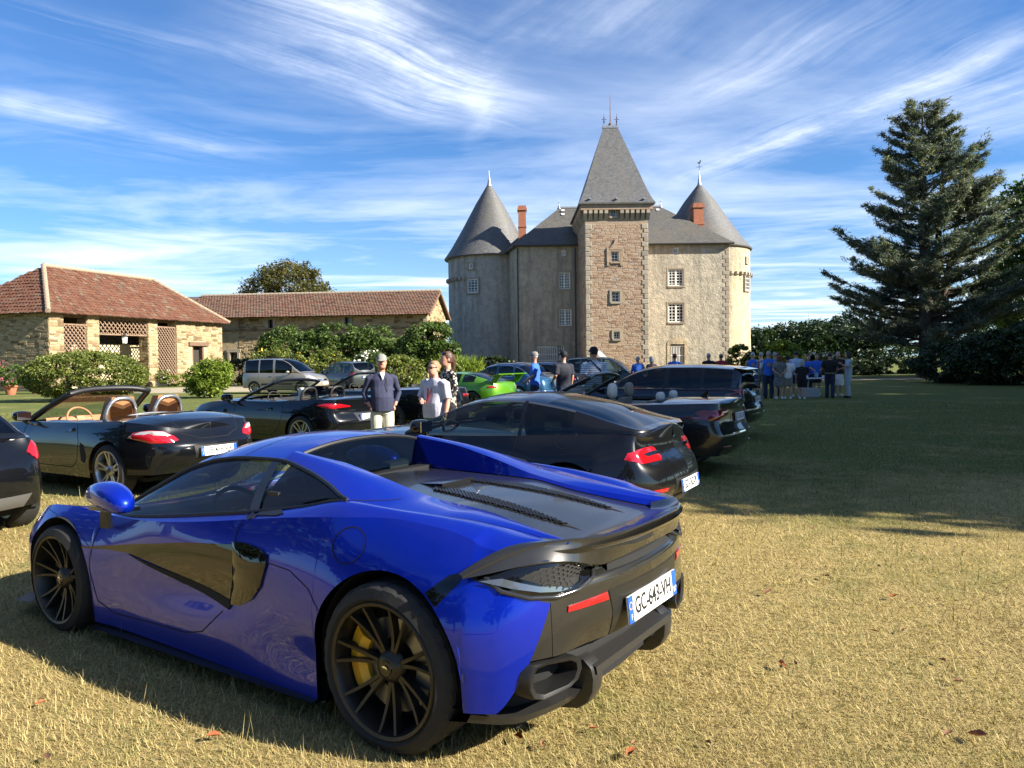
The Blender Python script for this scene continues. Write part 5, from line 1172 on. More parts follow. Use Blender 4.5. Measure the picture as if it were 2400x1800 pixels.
def blob(parent, name, c, r, m, sq=2.4, n=18, shear=None):
    """rounded solid: superellipsoid"""
    V = []; F = []; rows = 13
    f = lambda v, e: math.copysign(abs(v)**(2/e), v)
    for i in range(rows):
        a = -math.pi/2 + math.pi*i/(rows-1)
        for k in range(n):
            b = 2*math.pi*k/n; p = Vector((r[0]*f(math.cos(a), sq)*f(math.cos(b), sq), r[1]*f(math.cos(a), sq)*f(math.sin(b), sq), r[2]*f(math.sin(a), sq)))
            if shear: p = shear(p)
            V.append(Vector(c) + p)
    F = [(i*n+k, i*n+(k+1) % n, (i+1)*n+(k+1) % n, (i+1)*n+k) for i in range(rows-1) for k in range(n)]
    o = obj(name, V, F, m, parent, smooth=True); bm = bmesh.new(); bm.from_mesh(o.data); bmesh.ops.remove_doubles(bm, verts=bm.verts, dist=1e-4); bmesh.ops.recalc_face_normals(bm, faces=bm.faces); bm.to_mesh(o.data); bm.free(); return o
def liners(parent, wheels, ys, depth=.34):
    """black wheel-arch liners"""
    for (xc, zc, r) in wheels:
        for sg in (1, -1):
            a = np.linspace(-.25, math.pi+.25, 26); yo = ys - .012
            P = np.array([[(xc + (r-.002)*math.cos(q), sg*yy, zc + (r-.002)*math.sin(q)) for q in a] for yy in (yo-.03, yo-depth)]); V = P.reshape(-1, 3).tolist(); n = len(a); V.append((xc, sg*(yo-depth), zc))
            obj('arch_liner', V, grid((2, n)) + [(n+i, n+i+1, 2*n) for i in range(n-1)], MATB, parent)
# ================================================================== the blue sports car
def hero():
    root = empty('sports_car', (.0126, 3.847, -.012), math.atan2(.5557, -.8314), 'glossy blue mid-engined sports car with black side blades in the foreground', 'car')
    XR, XF = .05, 2.73
    wheels = [(XR, .352, .402), (XF, .322, .374)]
    plan = [(3.64, 0), (3.62, .2), (3.54, .45), (3.40, .68), (3.27, .81), (3.12, .885), (2.95, .917), (2.73, .925), (2.45, .912), (2.1, .895), (1.7, .90), (1.3, .912), (.95, .925), (.6, .938), (.3, .95), (.05, .953), (-.18, .948), (-.34, .925), (-.46, .865), (-.555, .76), (-.62, .64), (-.67, .48), (-.705, .30), (-.72, .15), (-.725, 0)]
    ztop = [(3.64, .44), (3.5, .50), (3.35, .575), (3.2, .66), (3.05, .722), (2.85, .752), (2.6, .760), (2.3, .748), (2.05, .752), (1.71, .774), (1.3, .818), (1.0, .858), (.7, .898), (.4, .928), (.1, .945), (-.1, .932), (-.25, .915), (-.36, .893), (-.46, .870), (-.58, .862), (-.73, .86)]
    itop = [(3.64, .12), (3.4, .11), (3.2, .10), (2.95, .10), (2.7, .10), (2.4, .085), (2.1, .055), (1.71, .035), (1.3, .055), (1.0, .08), (.7, .09), (.4, .115), (.1, .165), (-.2, .18), (-.4, .15), (-.55, .08), (-.65, .03), (-.73, -.02)]
    prof = Sp([(.30, .13), (.40, .07), (.47, .03), (.58, .0), (.70, .0), (.725, .012), (.735, .045), (.755, .05), (.775, .035), (.81, .012), (.865, -.04), (.93, -.06)])
    sh = None
    def tailf(t, z):
        w = np.clip((t - t_tail)/.25, 0, 1); w = w*w*(3-2*w); return w*prof(z)
    sh = Shell(plan, ztop, itop, .125, wheels, .13, .27, .46, .045, None, 2.2)
    t_tail = sh.s_at_x(-.60); sh.tailf = tailf
    tq = sh.s_at_x(-.325); te = sh.s_at_x(-.607); tu = sh.s_at_x(-.575)
    # side channel: the door is scooped in ahead of the intake
    base_inset = sh.inset
    def inset(t, z):
        x = sh.X(t); c = .045*np.exp(-((x-1.35)/.55)**2)*np.exp(-((z-(.44+.10*(1.6-x)))/.12)**2); fl = .03*np.exp(-((x-.55)/.35)**2)*np.exp(-((z-.30)/.14)**2)
        return base_inset(t, z) + c + fl
    sh.inset = inset
    zl = sh.zlow; zt = lambda t: sh.ztop(sh.X(t))
    zb = lambda t: np.interp(t, [tq, tq+.16, te, te+.001, sh.S], [.785, .735, .665, .458, .432])
    zu = lambda t: np.interp(t, [tq, tq+.07, tq+.16, tu, sh.S], [.785, .815, .842, .858, .872])
    sh.ss = np.unique(np.concatenate([sh.ss, [te, te+.001]]))
    parts = []
    P, _ = sh.patch(zl, zt, 26, 0, tq); parts.append(mirror_grid(P, 'body_side', BLUE, root))
    c_ = np.linspace(0, 1, 26)[None]; r_ = np.linspace(0, 1, 20)[:, None]; tl_ = sh.s_at_x(-.47); T_ = tq + c_*((tl_ + (te-tl_)*r_**.75) - tq); zlo = np.where(sh.X(T_) < XR-.402, .27, zl(T_)); zlo = np.maximum(zlo*(1-r_)+zlo*r_, .25); tb_ = tq + c_*(te-tq)
    P = sh.pt(T_, zlo*(1-r_) + zb(tb_ - .0005)*r_); parts += mirror_grid(P, 'rear_corner', BLUE, root, split=True)
    Pb = sh.patch(lambda t: 0*t + .458, lambda t: zb(t-.0005), 14, tl_ - .05, te)[0]; Pb[..., 0] += .002; Pb[..., 1] -= .0015; mirror_grid(Pb, 'bumper_corner', FASCIA, root, split=True)
    P, _ = sh.patch(zu, lambda t: np.maximum(zt(t), zu(t)+.0005), 8, tq, tu); parts += mirror_grid(P, 'rear_wing_edge', BLUE, root, split=True)
    P, _ = sh.patch(zb, zu, 34, tq, sh.S); fas = mirror_grid(P, 'rear_fascia', FASCIA, root); parts.append(fas)
    smooth_angle(fas, 40)
    # closing return of the blue rear corner
    # ---- upper surfaces
    def T0x(xs):
        t = np.array([sh.s_at_x(x) for x in xs]); return sh.pt(t, sh.ztop(sh.X(t)))
    T1 = Rail([(2.29, .79, .752), (2.0, .828, .770), (1.7, .832, .800), (1.3, .822, .850), (.965, .80, .894), (.7, .775, .935), (.41, .742, .985), (.1, .68, .956), (-.2, .59, .930), (-.5, .56, .889), (-.70, .57, .868)])
    T2 = Rail([(2.29, .775, .748), (2.2, .745, .80), (2.0, .675, .920), (1.76, .602, 1.037), (1.55, .572, 1.086), (1.385, .562, 1.102), (1.11, .565, 1.108), (.8, .622, 1.072), (.6, .682, 1.033), (.41, .742, .987), (.1, .68, .9575), (-.2, .59, .9315), (-.5, .56, .8905), (-.70, .57, .8695)])
    Rg = Rail([(1.05, .46, 1.14), (.76, .455, 1.112), (.47, .45, 1.046), (.17, .43, .972), (-.1, .40, .934), (-.33, .44, .905), (-.55, .50, .878), (-.70, .55, .866)])
    def edge_x(A, B, n): return np.linspace(A, B, n)
    t_sel = sh.ss[(sh.ss >= sh.s_at_x(2.30)) & (sh.ss <= sh.s_at_x(-.60))]; t_sel = np.concatenate([[sh.s_at_x(2.30)], t_sel]); A = sh.pt(t_sel, sh.ztop(sh.X(t_sel))); 
    xs = np.clip(A[:, 0], -.7, 2.29); B = T1(xs); r = np.linspace(0, 1, 10)[:, None, None]
    G = A[None]*(1-r) + B[None]*r; G[..., 2] += (.018*np.sin(np.pi*r[..., 0])*np.clip((.9-xs)/.5, 0, 1))
    parts.append(mirror_grid(G, 'shoulder', BLUE, root))
    # bonnet
    ts = sh.ss[sh.ss <= sh.s_at_x(2.30)+.012]; A = sh.pt(ts, sh.ztop(sh.X(ts))); zc = Sp([(3.6, .45), (3.4, .53), (3.2, .595), (3.0, .64), (2.7, .69), (2.45, .725), (2.25, .745)])
    r = np.linspace(0, 1, 16)[:, None]; Y = A[None, :, 1]*(1-r); XX = A[None, :, 0] + 0*r; C0 = zc(XX); Z = C0 + (A[None, :, 2]-C0)*(1-r)**2.6
    parts.append(mirror_grid(np.stack([XX, Y, Z], -1), 'bonnet', BLUE, root))
    # A pillar, roof, buttress
    R2 = Rail([(2.29, .745, .768), (2.2, .705, .822), (2.0, .625, .945), (1.76, .545, 1.066), (1.68, .522, 1.098)])
    xs = np.linspace(1.68, 2.29, 24); parts += mirror_grid(strip(T2(xs), R2(xs), 4), 'windscreen_pillar', BLUE, root, split=True)
    xs = np.linspace(1.05, 1.70, 30); A = T2(xs); zr = Sp([(1.70, 1.158), (1.5, 1.190), (1.3, 1.200), (1.15, 1.197), (1.05, 1.188)]); r = np.linspace(0, 1, 18)[:, None]; Y = A[None, :, 1]*(1-r); Z = zr(xs)[None] - (zr(xs)[None]-A[None, :, 2])*(1-r)**2.3
    roof = mirror_grid(np.stack([xs[None]+0*r, Y, Z], -1), 'roof', BLUE, root); parts.append(roof)
    Rg.z = Sp([(1.05, float(1.188-(1.188-1.109)*(.46/.571)**2.3)), (.76, 1.108), (.47, 1.046), (.17, .972), (-.1, .934), (-.33, .905), (-.55, .878), (-.70, .866)])
    xs = np.linspace(-.62, 1.05, 70); A, B = T2(xs), Rg(xs); r = np.linspace(0, 1, 9)[:, None, None]; G = A[None]*(1-r) + B[None]*r; bul = .022*np.clip((xs-.0)/.5, 0, 1) + .012*np.clip((.2-xs)/.3, 0, 1); G[..., 2] += bul*np.sin(np.pi*r[..., 0]); parts.append(mirror_grid(G, 'buttress', BLUE, root))
    Db = Rail([(1.05, .435, .962), (.76, .432, .958), (.47, .428, .954), (.17, .412, .950), (-.1, .385, .916), (-.33, .425, .880), (-.55, .485, .850), (-.62, .52, .845)])
    A = Rg(xs); B = Db(xs); bw = mirror_grid(strip(A, B, 5), 'buttress_inner', BLUE, root); 
    # ---- engine deck and grilles
    xs = np.linspace(-.66, 1.0, 60); zc = Sp([(1.0, .982), (.8, .972), (.5, .962), (.2, .948), (-.1, .922), (-.4, .874), (-.56, .848), (-.66, .845)]); A = Db(np.clip(xs, -.62, 1.05)); A[:, 0] = xs; A[:, 2] -= .004
    r = np.linspace(0, 1, 14)[:, None]; Y = A[None, :, 1]*(1-r); C0 = zc(xs)[None]; Z = C0 + (A[None, :, 2]-C0)*(1-r)**2
    deck = mirror_grid(np.stack([xs[None]+0*r, Y, Z], -1), 'engine_deck', CARBON, root)
    bd = bvh_of([deck])
    gp = [(.44, .11), (.37, .20), (.1, .245), (-.25, .25), (-.50, .225), (-.30, .185), (.05, .145)]
    for sg in (1, -1):
        q = [(x, y*sg) for x, y in gp]
        gr = decal(root, 'deck_grille', bd, q, MATB, 'top', .002, step=.05, skirt=0)
        bars = MB(); poly = q
        for dsg in (1, -1):
            for c in np.arange(-1.2, 1.2, .021):
                pts = []
                for x in np.arange(-.5, .5, .012):
                    y = (c + dsg*(x)*1.0)*1.0
                    if in_poly((x, y), poly): pts.append((x, y))
                if len(pts) > 2:
                    ends = [pts[0], pts[-1]]; pr = []
                    for x, y in ends:
                        h = bd.ray_cast(Vector((x, y, 3)), Vector((0, 0, -1))); pr.append(h[0] + Vector((0, 0, .006)))
                    bars.bar(pr[0], pr[1], .006, .007)
        o = bars.build('grille_mesh', mat('grille_black', (.012, .012, .012), .28, .3), gr); o['kind'] = 'stuff'
    # raised scoop ahead of the grilles and rear window
    sc = MB(); sc.add([(.56, -.10, .964), (.56, .10, .964), (.36, .135, .982), (.36, -.135, .982), (.37, .13, .955), (.37, -.13, .955), (.56, .1, .955), (.56, -.1, .955)], [(0, 1, 2, 3), (3, 2, 4, 5), (1, 6, 4, 2), (0, 3, 5, 7)]); sc.build('deck_scoop', CARBON, root, 30, bevel=.004)
    yb = np.linspace(-.455, .455, 20); rw = np.array([[(1.045 - .10*u + 0*y, y, (1.0 - .02*0) + (float(1.188) - .012 - (1.188-1.109)*(abs(y)/.571)**2.3 - 1.0)*(1-u)) for y in yb] for u in np.linspace(0, 1, 6)])
    obj('rear_window', rw.reshape(-1, 3), grid((6, 20)), GLASS, root, smooth=True)
    fr = MB(); fr.tube([(1.045, y, 1.188 - .012 - .079*(abs(y)/.571)**2.3) for y in np.linspace(-.45, .45, 17)], .011, 6); fr.build('rear_window_seal', SATB, root, 40)
    # ---- glass
    xs = np.linspace(1.03, 2.27, 50); A, B = T1(xs), T2(xs); mid = .5
    def glass(xa, xb, name, m, n=40):
        xs = np.linspace(xa, xb, n); A, B = T1(xs).copy(), T2(xs).copy(); A[:, 1] -= .006; B[:, 1] -= .006; r = np.linspace(0, 1, 9)[:, None, None]; G = A[None]*(1-r) + B[None]*r; G[..., 1] += .018*np.sin(np.pi*r[..., 0])
        out = []
        for sg in (1, -1):
            V = G.reshape(-1, 3).copy(); V[:, 1] *= sg; out.append(obj(name, V, grid(G.shape[:2]), m, root, smooth=True))
        return out
    glass(1.02, 2.27, 'side_window', mat_glass('door_glass', (.15, .19, .19))); glass(.43, .985, 'quarter_window', mat_glass('privacy_glass', (.03, .035, .035)))
    xs = np.linspace(1.68, 2.27, 20); A = R2(xs); zc2 = Sp([(1.6, 1.165), (1.9, 1.05), (2.2, .87), (2.5, .735)]); r = np.linspace(0, 1, 12)[:, None]; Y = A[None, :, 1]*(1-r); X_ = A[None, :, 0] + .16*(1-(1-r)**2)*np.linspace(0, 1, 20)[None]**.8; Z = A[None, :, 2] + (zc2(A[:, 0])[None]-A[None, :, 2])*0 + .05*(1-(1-r)**2)*(1-np.linspace(0, 1, 20)[None]*1.1)
    mirror_grid(np.stack([X_, Y, Z], -1), 'windscreen', GLASSC, root)
    # window seals
    for sg in (1, -1):
        for xa, xb, R_, rad, nm in ((.42, 2.28, T2, .011, 'window_seal'), (.42, 2.28, T1, .010, 'belt_seal')):
            q = MB(); q.tube([(p[0], sg*(p[1]+.003), p[2]) for p in R_(np.linspace(xa, xb, 60))], rad, 6); q.build(nm, SATB, root, 40)
        u_ = np.linspace(0, 1, 8); V = []
        for uu in u_:
            for xo in (-.032, .032):
                pa, pb = T1(np.array([1.0+xo]))[0], T2(np.array([1.11+xo]))[0]; q_ = pa*(1-uu)+pb*uu; V.append((q_[0], sg*(q_[1]+.004+.020*math.sin(math.pi*uu)), q_[2]))
        obj('door_pillar', V, [(2*i, 2*i+1, 2*i+3, 2*i+2) for i in range(7)], GLOSSB, root, smooth=True)
    # ---- decals on the flank
    bv = bvh_of(parts)
    seam(root, bv, [(2.30, .725), (2.33, .60), (2.36, .44), (2.30, .26), (2.15, .21), (1.45, .235), (1.30, .27), (1.14, .40)], both=True)
    seam(root, bv, [(1.02, .875), (1.05, .80), (1.05, .735)], both=True)
    seam(root, bv, [(.78, .69), (.62, .68), (.48, .62), (.41, .54)], both=True, w=.004)
    seam(root, bv, [(2.95, .715), (2.72, .69), (2.48, .62), (2.36, .56)], both=True, w=.003)
    seam(root, bv, [(1.41, .55), (1.40, .47), (1.39, .40), (1.39, .0)], 'top', .006, both=True)
    seam(root, bv, [(1.68, .57), (1.66, .45), (1.62, .2), (1.61, 0)], 'top', .006, both=True)
    seam(root, bv, [(.40, .735), (.33, .70), (.26, .64), (.235, .585)], 'top', .006, both=True)
    cx, cz, rr = .283, .826, .088
    seam(root, bv, [(cx + rr*math.cos(a), cz + rr*.82*math.sin(a)) for a in np.linspace(0, 2*math.pi, 41)], both=False, w=.005, name='fuel_cap_gap')
    # black side dart and intake blade
    decal(root, 'side_dart', bv, [(2.55, .539), (2.2, .588), (1.876, .638), (1.45, .698), (1.04, .738), (1.06, .456), (1.5, .519), (1.8, .561), (1.97, .576), (2.2, .568)], GLOSSB, 'side', .004, both=True, step=.04)
    decal(root, 'dart_painted_shadow', bv, [(1.97, .572), (1.5, .516), (1.06, .456), (1.085, .416), (1.5, .478), (1.8, .536)], MATB, 'side', .007, both=True, step=.04)  # matte black strip paints the shadow along the dart's lower edge
    decal(root, 'intake_blade', bv, [(1.06, .751), (.95, .754), (.84, .744), (.785, .721), (.78, .676), (.82, .576), (.90, .496), (1.0, .451), (1.09, .441), (1.07, .516), (1.03, .616), (1.04, .696)], mat('gloss_black_blade', (.006, .0055, .005), .05, 0, .5, .3), 'side', .010, both=True, step=.035, skirt=.02, dome=.012)
    decal(root, 'door_release', bv, [(1.03, .868), (.80, .893), (.76, .905), (.80, .913), (1.0, .89)], SATB, 'side', .006, both=True, step=.03, dome=.01)
    decal(root, 'arch_vent', bv, [(-.17, .70), (-.225, .655), (-.30, .745), (-.318, .785), (-.26, .775)], GLOSSB, 'side', .004, both=True, step=.02)
    # headlamp and front
    decal(root, 'headlamp', bv, [(3.30, .50), (3.12, .60), (2.98, .665), (3.10, .66), (3.26, .585), (3.36, .52)], SMOKEL, 'side', .003, both=True)
    # sill blade and underbody
    for sg in (1, -1):
        q = MB(); q.add([(2.36, sg*.83, .115), (.45, sg*.865, .135), (.45, sg*.945, .128), (1.4, sg*.935, .116), (2.36, sg*.915, .104), (2.36, sg*.83, .09), (.45, sg*.865, .11)], [(0, 1, 2, 3, 4), (0, 5, 6, 1), (4, 3, 2, 6, 5)]); q.build('sill_blade', SATB, root)
        q = MB(); q.add([(2.37, sg*.82, .19), (.45, sg*.83, .19), (.45, sg*.875, .10), (2.37, sg*.84, .085), (2.37, sg*.6, .08), (.45, sg*.6, .10)], [(0, 1, 2, 3), (3, 2, 5, 4)]); q.build('sill', SATB, root)
    MB().box(-.4, 3.4, -.62, .62, .10, .16).build('underbody', MATB, root)
    MB().add([(3.45, -.7, .10), (3.72, -.4, .09), (3.76, 0, .09), (3.72, .4, .09), (3.45, .7, .10), (3.3, .9, .10), (3.1, .9, .12), (3.1, -.9, .12), (3.3, -.9, .10)], [(0,1,2,3,4,5,6,7,8)]).build('front_splitter', SATB, root)
    liners(root, wheels, .93)
    # ---- rear lamps: ring, mesh, light bar
    bf = bvh_of([fas])
    lamp = [(.862, .764), (.82, .793), (.75, .815), (.66, .823), (.56, .815), (.47, .790), (.40, .756), (.45, .724), (.54, .696), (.64, .686), (.74, .697), (.81, .728)]
    inner = [(.75, .768), (.70, .791), (.64, .801), (.56, .796), (.50, .782), (.44, .758), (.50, .732), (.56, .714), (.62, .707), (.67, .729), (.71, .750)]
    for sg in (1, -1):
        l1 = [(y*sg, z) for y, z in lamp]; l2 = [(y*sg, z) for y, z in inner]
        lp = decal(root, 'tail_lamp', bf, l1, GLOSSB, 'rear', .005, step=.03, skirt=.01, dome=.006)
        for k in range(len(l1)): pass
        ring = MB(); rp = []
        for y, z in l1 + l1[:2]:
            h = bf.ray_cast(Vector((-3, y, z)), Vector((1, 0, 0)))
            if h[0]: rp.append(h[0] + Vector((-.008, 0, 0)))
        rq = []
        for i in range(len(rp)-1):
            for u in (0, .25, .5, .75): rq.append(rp[i].lerp(rp[i+1], u))
        ring.tube(rq, .010, 8); ring.build('lamp_ring', mat('lamp_dark_chrome', (.05, .05, .05), .12, .6, .5, 1.0), lp, 50)
        bl = decal(lp, 'light_bar', bf, [(y*sg, z) for y, z in [(.835, .758), (.78, .734), (.70, .713), (.62, .704), (.57, .708), (.62, .722), (.70, .735), (.75, .752), (.79, .770)]], mat('lamp_clear', (.14, .16, .18), .06, .5, .7, 1.0), 'rear', .014, step=.02, skirt=0)
        mp = decal(lp, 'lamp_mesh_back', bf, l2, MATB, 'rear', .013, step=.025, skirt=0)
        hx = MB(); s_ = .0165
        for i in range(-20, 20):
            for j in range(-14, 14):
                cy, cz = .58 + s_*1.5*i, .755 + s_*1.732*(j + (.5 if i % 2 else 0)); cz = .755 + (cz-.755)*.62; pts = []
                if not in_poly((cy, cz), inner): continue
                for k in range(3):
                    a0, a1 = math.pi/3*k, math.pi/3*(k+1); pp = []
                    for a in (a0, a1):
                        y, z = (cy + s_*math.cos(a))*sg, cz + s_*.62*math.sin(a); h = bf.ray_cast(Vector((-3, y, z)), Vector((1, 0, 0))); pp.append(h[0] + Vector((-.016, 0, 0)) if h[0] else None)
                    if None not in pp: hx.bar(pp[0], pp[1], .0035, .006)
        o = hx.build('honeycomb', mat('honeycomb_grey', (.05, .05, .05), .35, .4), lp); o['kind'] = 'stuff'
        decal(root, 'rear_reflector', bf, [(.595*sg, .618), (.59*sg, .640), (.375*sg, .652), (.365*sg, .618)], REDL, 'rear', .006, step=.03, dome=.004)
    # plate recess and plate
    decal(root, 'plate_recess', bf, [(.36, .655), (-.36, .655), (-.30, .445), (.30, .445)], mat('recess_grey', (.03, .029, .026), .35, .5), 'rear', .003, step=.04)
    plate(root, 'GC-643-VH', (-.735, .0, .545), (0, -1, 0), (.10, 0, 1), .52, .115, '87')
    decal(root, 'fascia_slot', bf, [(.34, .728), (.32, .772), (-.32, .772), (-.34, .728)], MATB, 'rear', .002, step=.04, skirt=0)
    # ---- spoiler
    ys = np.linspace(-.885, .885, 61); ay = np.abs(ys)
    ex = Sp([(0, -.760), (.25, -.742), (.42, -.695), (.54, -.62), (.64, -.545), (.74, -.468), (.82, -.398), (.885, -.330)]); ez = Sp([(0, .900), (.25, .897), (.42, .893), (.54, .896), (.64, .892), (.74, .866), (.82, .830), (.885, .788)])
    fx = Sp([(0, -.58), (.4, -.55), (.5, -.51), (.6, -.48), (.74, -.425), (.82, -.37), (.885, -.318)]); fz = Sp([(0, .846), (.4, .852), (.5, .876), (.58, .893), (.66, .890), (.74, .874), (.82, .838), (.885, .792)]); lz = Sp([(0, .775), (.38, .768), (.46, .782), (.58, .815), (.66, .824), (.74, .816), (.82, .798), (.885, .778)])
    lx = Sp([(0, -.71), (.38, -.69), (.5, -.662), (.6, -.618), (.68, -.566), (.74, -.512), (.82, -.435), (.885, -.345)])
    rows = []
    for u in np.linspace(0, 1, 7): rows.append(np.stack([fx(ay)+(ex(ay)-fx(ay))*u, ys, fz(ay)+(ez(ay)-fz(ay))*u**2.2], -1))
    for dx, dz in ((-.007, -.004), (-.006, -.012)): rows.append(np.stack([ex(ay)+dx, ys, ez(ay)+dz], -1))
    for u in np.linspace(.15, 1, 6): rows.append(np.stack([ex(ay)-.006+(lx(ay)-ex(ay)+.006)*u**.8, ys, ez(ay)-.012+(lz(ay)-ez(ay)+.012)*u], -1))
    G = np.array(rows); o = obj('spoiler', G.reshape(-1, 3), grid(G.shape[:2]), FASCIA, root, smooth=True); recalc(o); smooth_angle(o, 45)
    text_mesh(root, 'McLaren', (-.752, -.02, .838), (0, -1, 0), (-.45, 0, 1), .024, CHROME, 'badge_lettering', sx=1.15, depth=.006)
    sw = MB(); sw.add([(-.760, -.125, .850), (-.762, -.145, .860), (-.763, -.15, .868), (-.763, -.138, .862), (-.761, -.128, .856)], [(0, 1, 2, 3, 4)]); sw.build('badge_swoosh', CHROME, root)
    # ---- diffuser and exhausts
    df = MB(); yy = np.linspace(-.80, .80, 33); rows = []
    px_ = Sp([(0, -.62), (.4, -.60), (.62, -.545), (.80, -.44)])
    for u, dz, dx in ((0, .47, .06), (.15, .42, .03), (.3, .36, .02), (.6, .27, .05), (1, .185, .06)):
        rows.append(np.stack([px_(np.abs(yy)) + dx, yy, dz + 0*yy], -1))
    G = np.array(rows); obj('diffuser_panel', G.reshape(-1, 3), grid(G.shape[:2]), MATB, root, smooth=True)
    lip = MB(); ya = np.linspace(-.90, .90, 41); lpx = Sp([(0, -.62), (.30, -.615), (.5, -.59), (.7, -.54), (.85, -.44), (.90, -.38)]); lpz = Sp([(0, .275), (.22, .27), (.36, .225), (.55, .205), (.75, .205), (.90, .235)])
    top = [(float(lpx(abs(y))), y, float(lpz(abs(y)))+.03) for y in ya]; bot = [(float(lpx(abs(y)))+.02, y, float(lpz(abs(y)))-.005) for y in ya]; frn = [(float(lpx(abs(y)))+.30, y, float(lpz(abs(y)))-.06) for y in ya]; tf = [(float(lpx(abs(y)))+.22, y, float(lpz(abs(y)))+.04) for y in ya]
    n = len(ya); lip.add(tf+top+bot+frn, grid((4, n))); lip.build('diffuser_lip', mat('diffuser_grey', (.028, .027, .026), .38, .3, .5, .3), root, 40)
    for y in (.38, -.38):
        f = MB(); s = 1 if y > 0 else -1; d = .03
        f.prism([(-.56, .375), (-.61, .365), (-.645, .335), (-.655, .29), (-.65, .235), (-.625, .185), (-.58, .150), (-.50, .135), (-.30, .14), (-.30, .30)], y-.045, y+.045); f.build('diffuser_fin', MATS['diffuser_grey'], root, 40, bevel=.014)
    f = MB(); f.add([(-.52, -.40, .385), (-.52, .40, .385), (-.655, .40, .335), (-.655, -.40, .335), (-.66, .40, .305), (-.66, -.40, .305), (-.45, .4, .27), (-.45, -.4, .27)], [(0, 1, 2, 3), (3, 2, 4, 5), (5, 4, 6, 7)]); f.build('diffuser_blade', MATS['diffuser_grey'], root, 30)
    for sg in (1, -1):
        e = MB(); outer = [(.765, .446), (.70, .448), (.54, .428), (.50, .405), (.49, .365), (.515, .325), (.56, .305), (.72, .300), (.775, .322), (.795, .36), (.79, .42)]; c = (.63, .365)
        def ringp(k, x): return [(x + .22*max(0, y-.5), sg*(c[0]+(y-c[0])*k), c[1]+(z-c[1])*k) for y, z in outer]
        V = ringp(1.0, -.46) + ringp(1.0, -.63) + ringp(.94, -.642) + ringp(.76, -.636) + ringp(.70, -.57) + ringp(.6, -.41); m_ = len(outer)
        e.add(V, [(i*m_+j, i*m_+(j+1) % m_, (i+1)*m_+(j+1) % m_, (i+1)*m_+j) for i in range(5) for j in range(m_)] + [tuple(5*m_+j for j in range(m_))]); o = e.build('exhaust_tip', mat('exhaust_dark', (.03, .029, .028), .35, .6), root, 40)
    # ---- mirrors
    for sg in (1, -1):
        def shp(p):
            u = p.x/.25; return Vector((p.x, p.y*(1-.25*max(0, u)) - .03*u*sg, p.z*(1-.42*max(0, u)**1.5) + .012*u - .03*u*u))
        o = blob(root, 'door_mirror', (1.955, sg*1.0, .915), (.235, .085, .072), BLUE, 2.5, 24, shp)
        st = MB(); st.add([(2.11, sg*.94, .855), (2.05, sg*.94, .855), (2.15, sg*.875, .70), (2.25, sg*.875, .70), (2.11, sg*.965, .85), (2.05, sg*.965, .85), (2.155, sg*.90, .69), (2.24, sg*.90, .69)], [(0,1,2,3), (4,7,6,5), (0,4,5,1), (0,3,7,4), (1,5,6,2)]); st.build('mirror_stalk', SATB, o, 30)
        gl = MB(); gl.obox((1.93, sg*.985, .846), (.15, 0, -.004), (0, .06, 0), (0, 0, .012)); gl.build('mirror_base', GLOSSB, o, 30, bevel=.006)
    # ---- interior
    tub = MB(); tub.box(.98, 2.4, -.72, .72, .14, .20); tub.box(.90, .98, -.74, .74, .2, .98); tub.box(.98, 2.3, -.80, -.74, .2, .74); tub.box(.98, 2.3, .74, .80, .2, .74); tub.build('cabin_tub', LEATHB, root)
    d_ = MB(); d_.add([(2.45, -.72, .72), (2.45, .72, .72), (2.0, .74, .77), (2.0, -.74, .77), (1.92, .74, .70), (1.92, -.74, .70), (2.0, .74, .4), (2.0, -.74, .4)], [(0,1,2,3), (3,2,4,5), (5,4,6,7)]); d_.build('dashboard', LEATHB, root, 30, bevel=.02)
    steering(root, 1.72, .36, .72, LEATHB, .17)
    for y in (.36, -.36): seat(root, 1.32, y, .20, LEATHB, .58, .48, tilt=.30, m2=mat('grey_alcantara', (.03, .032, .034), .8))
    # sheet of paper on the dashboard
    pp = obj('dashboard_card', [(2.30, -.35, .80), (2.10, -.10, .80), (2.0, -.25, .86), (2.22, -.5, .86)], [(0, 1, 2, 3)], mat('paper', (.72, .78, .70), .7)); pp.parent = root
    # ---- wheels
    for sg in (1, -1):
        w = wheel(root, XR, .945, .352, sg, .352, .285, .272, 'pair7', RIMD, True, YCAL, cal_ang=.0 if sg > 0 else 0, tread=True)
        w2 = wheel(root, XF, .928, .322, sg, .322, .235, .258, 'pair7', RIMD, True, YCAL, cal_ang=math.pi)
        for ww in (w, w2):
            lg = MB(); lg.add([(.014, -.030, .008), (.004, -.030, .014), (-.012, -.030, .010), (-.016, -.030, -.002), (-.006, -.030, .004), (.006, -.030, .004)], [(0,1,2,3,4,5)]); lg.build('centre_cap_emblem', CHROME, ww)
    return root
HERO = hero()
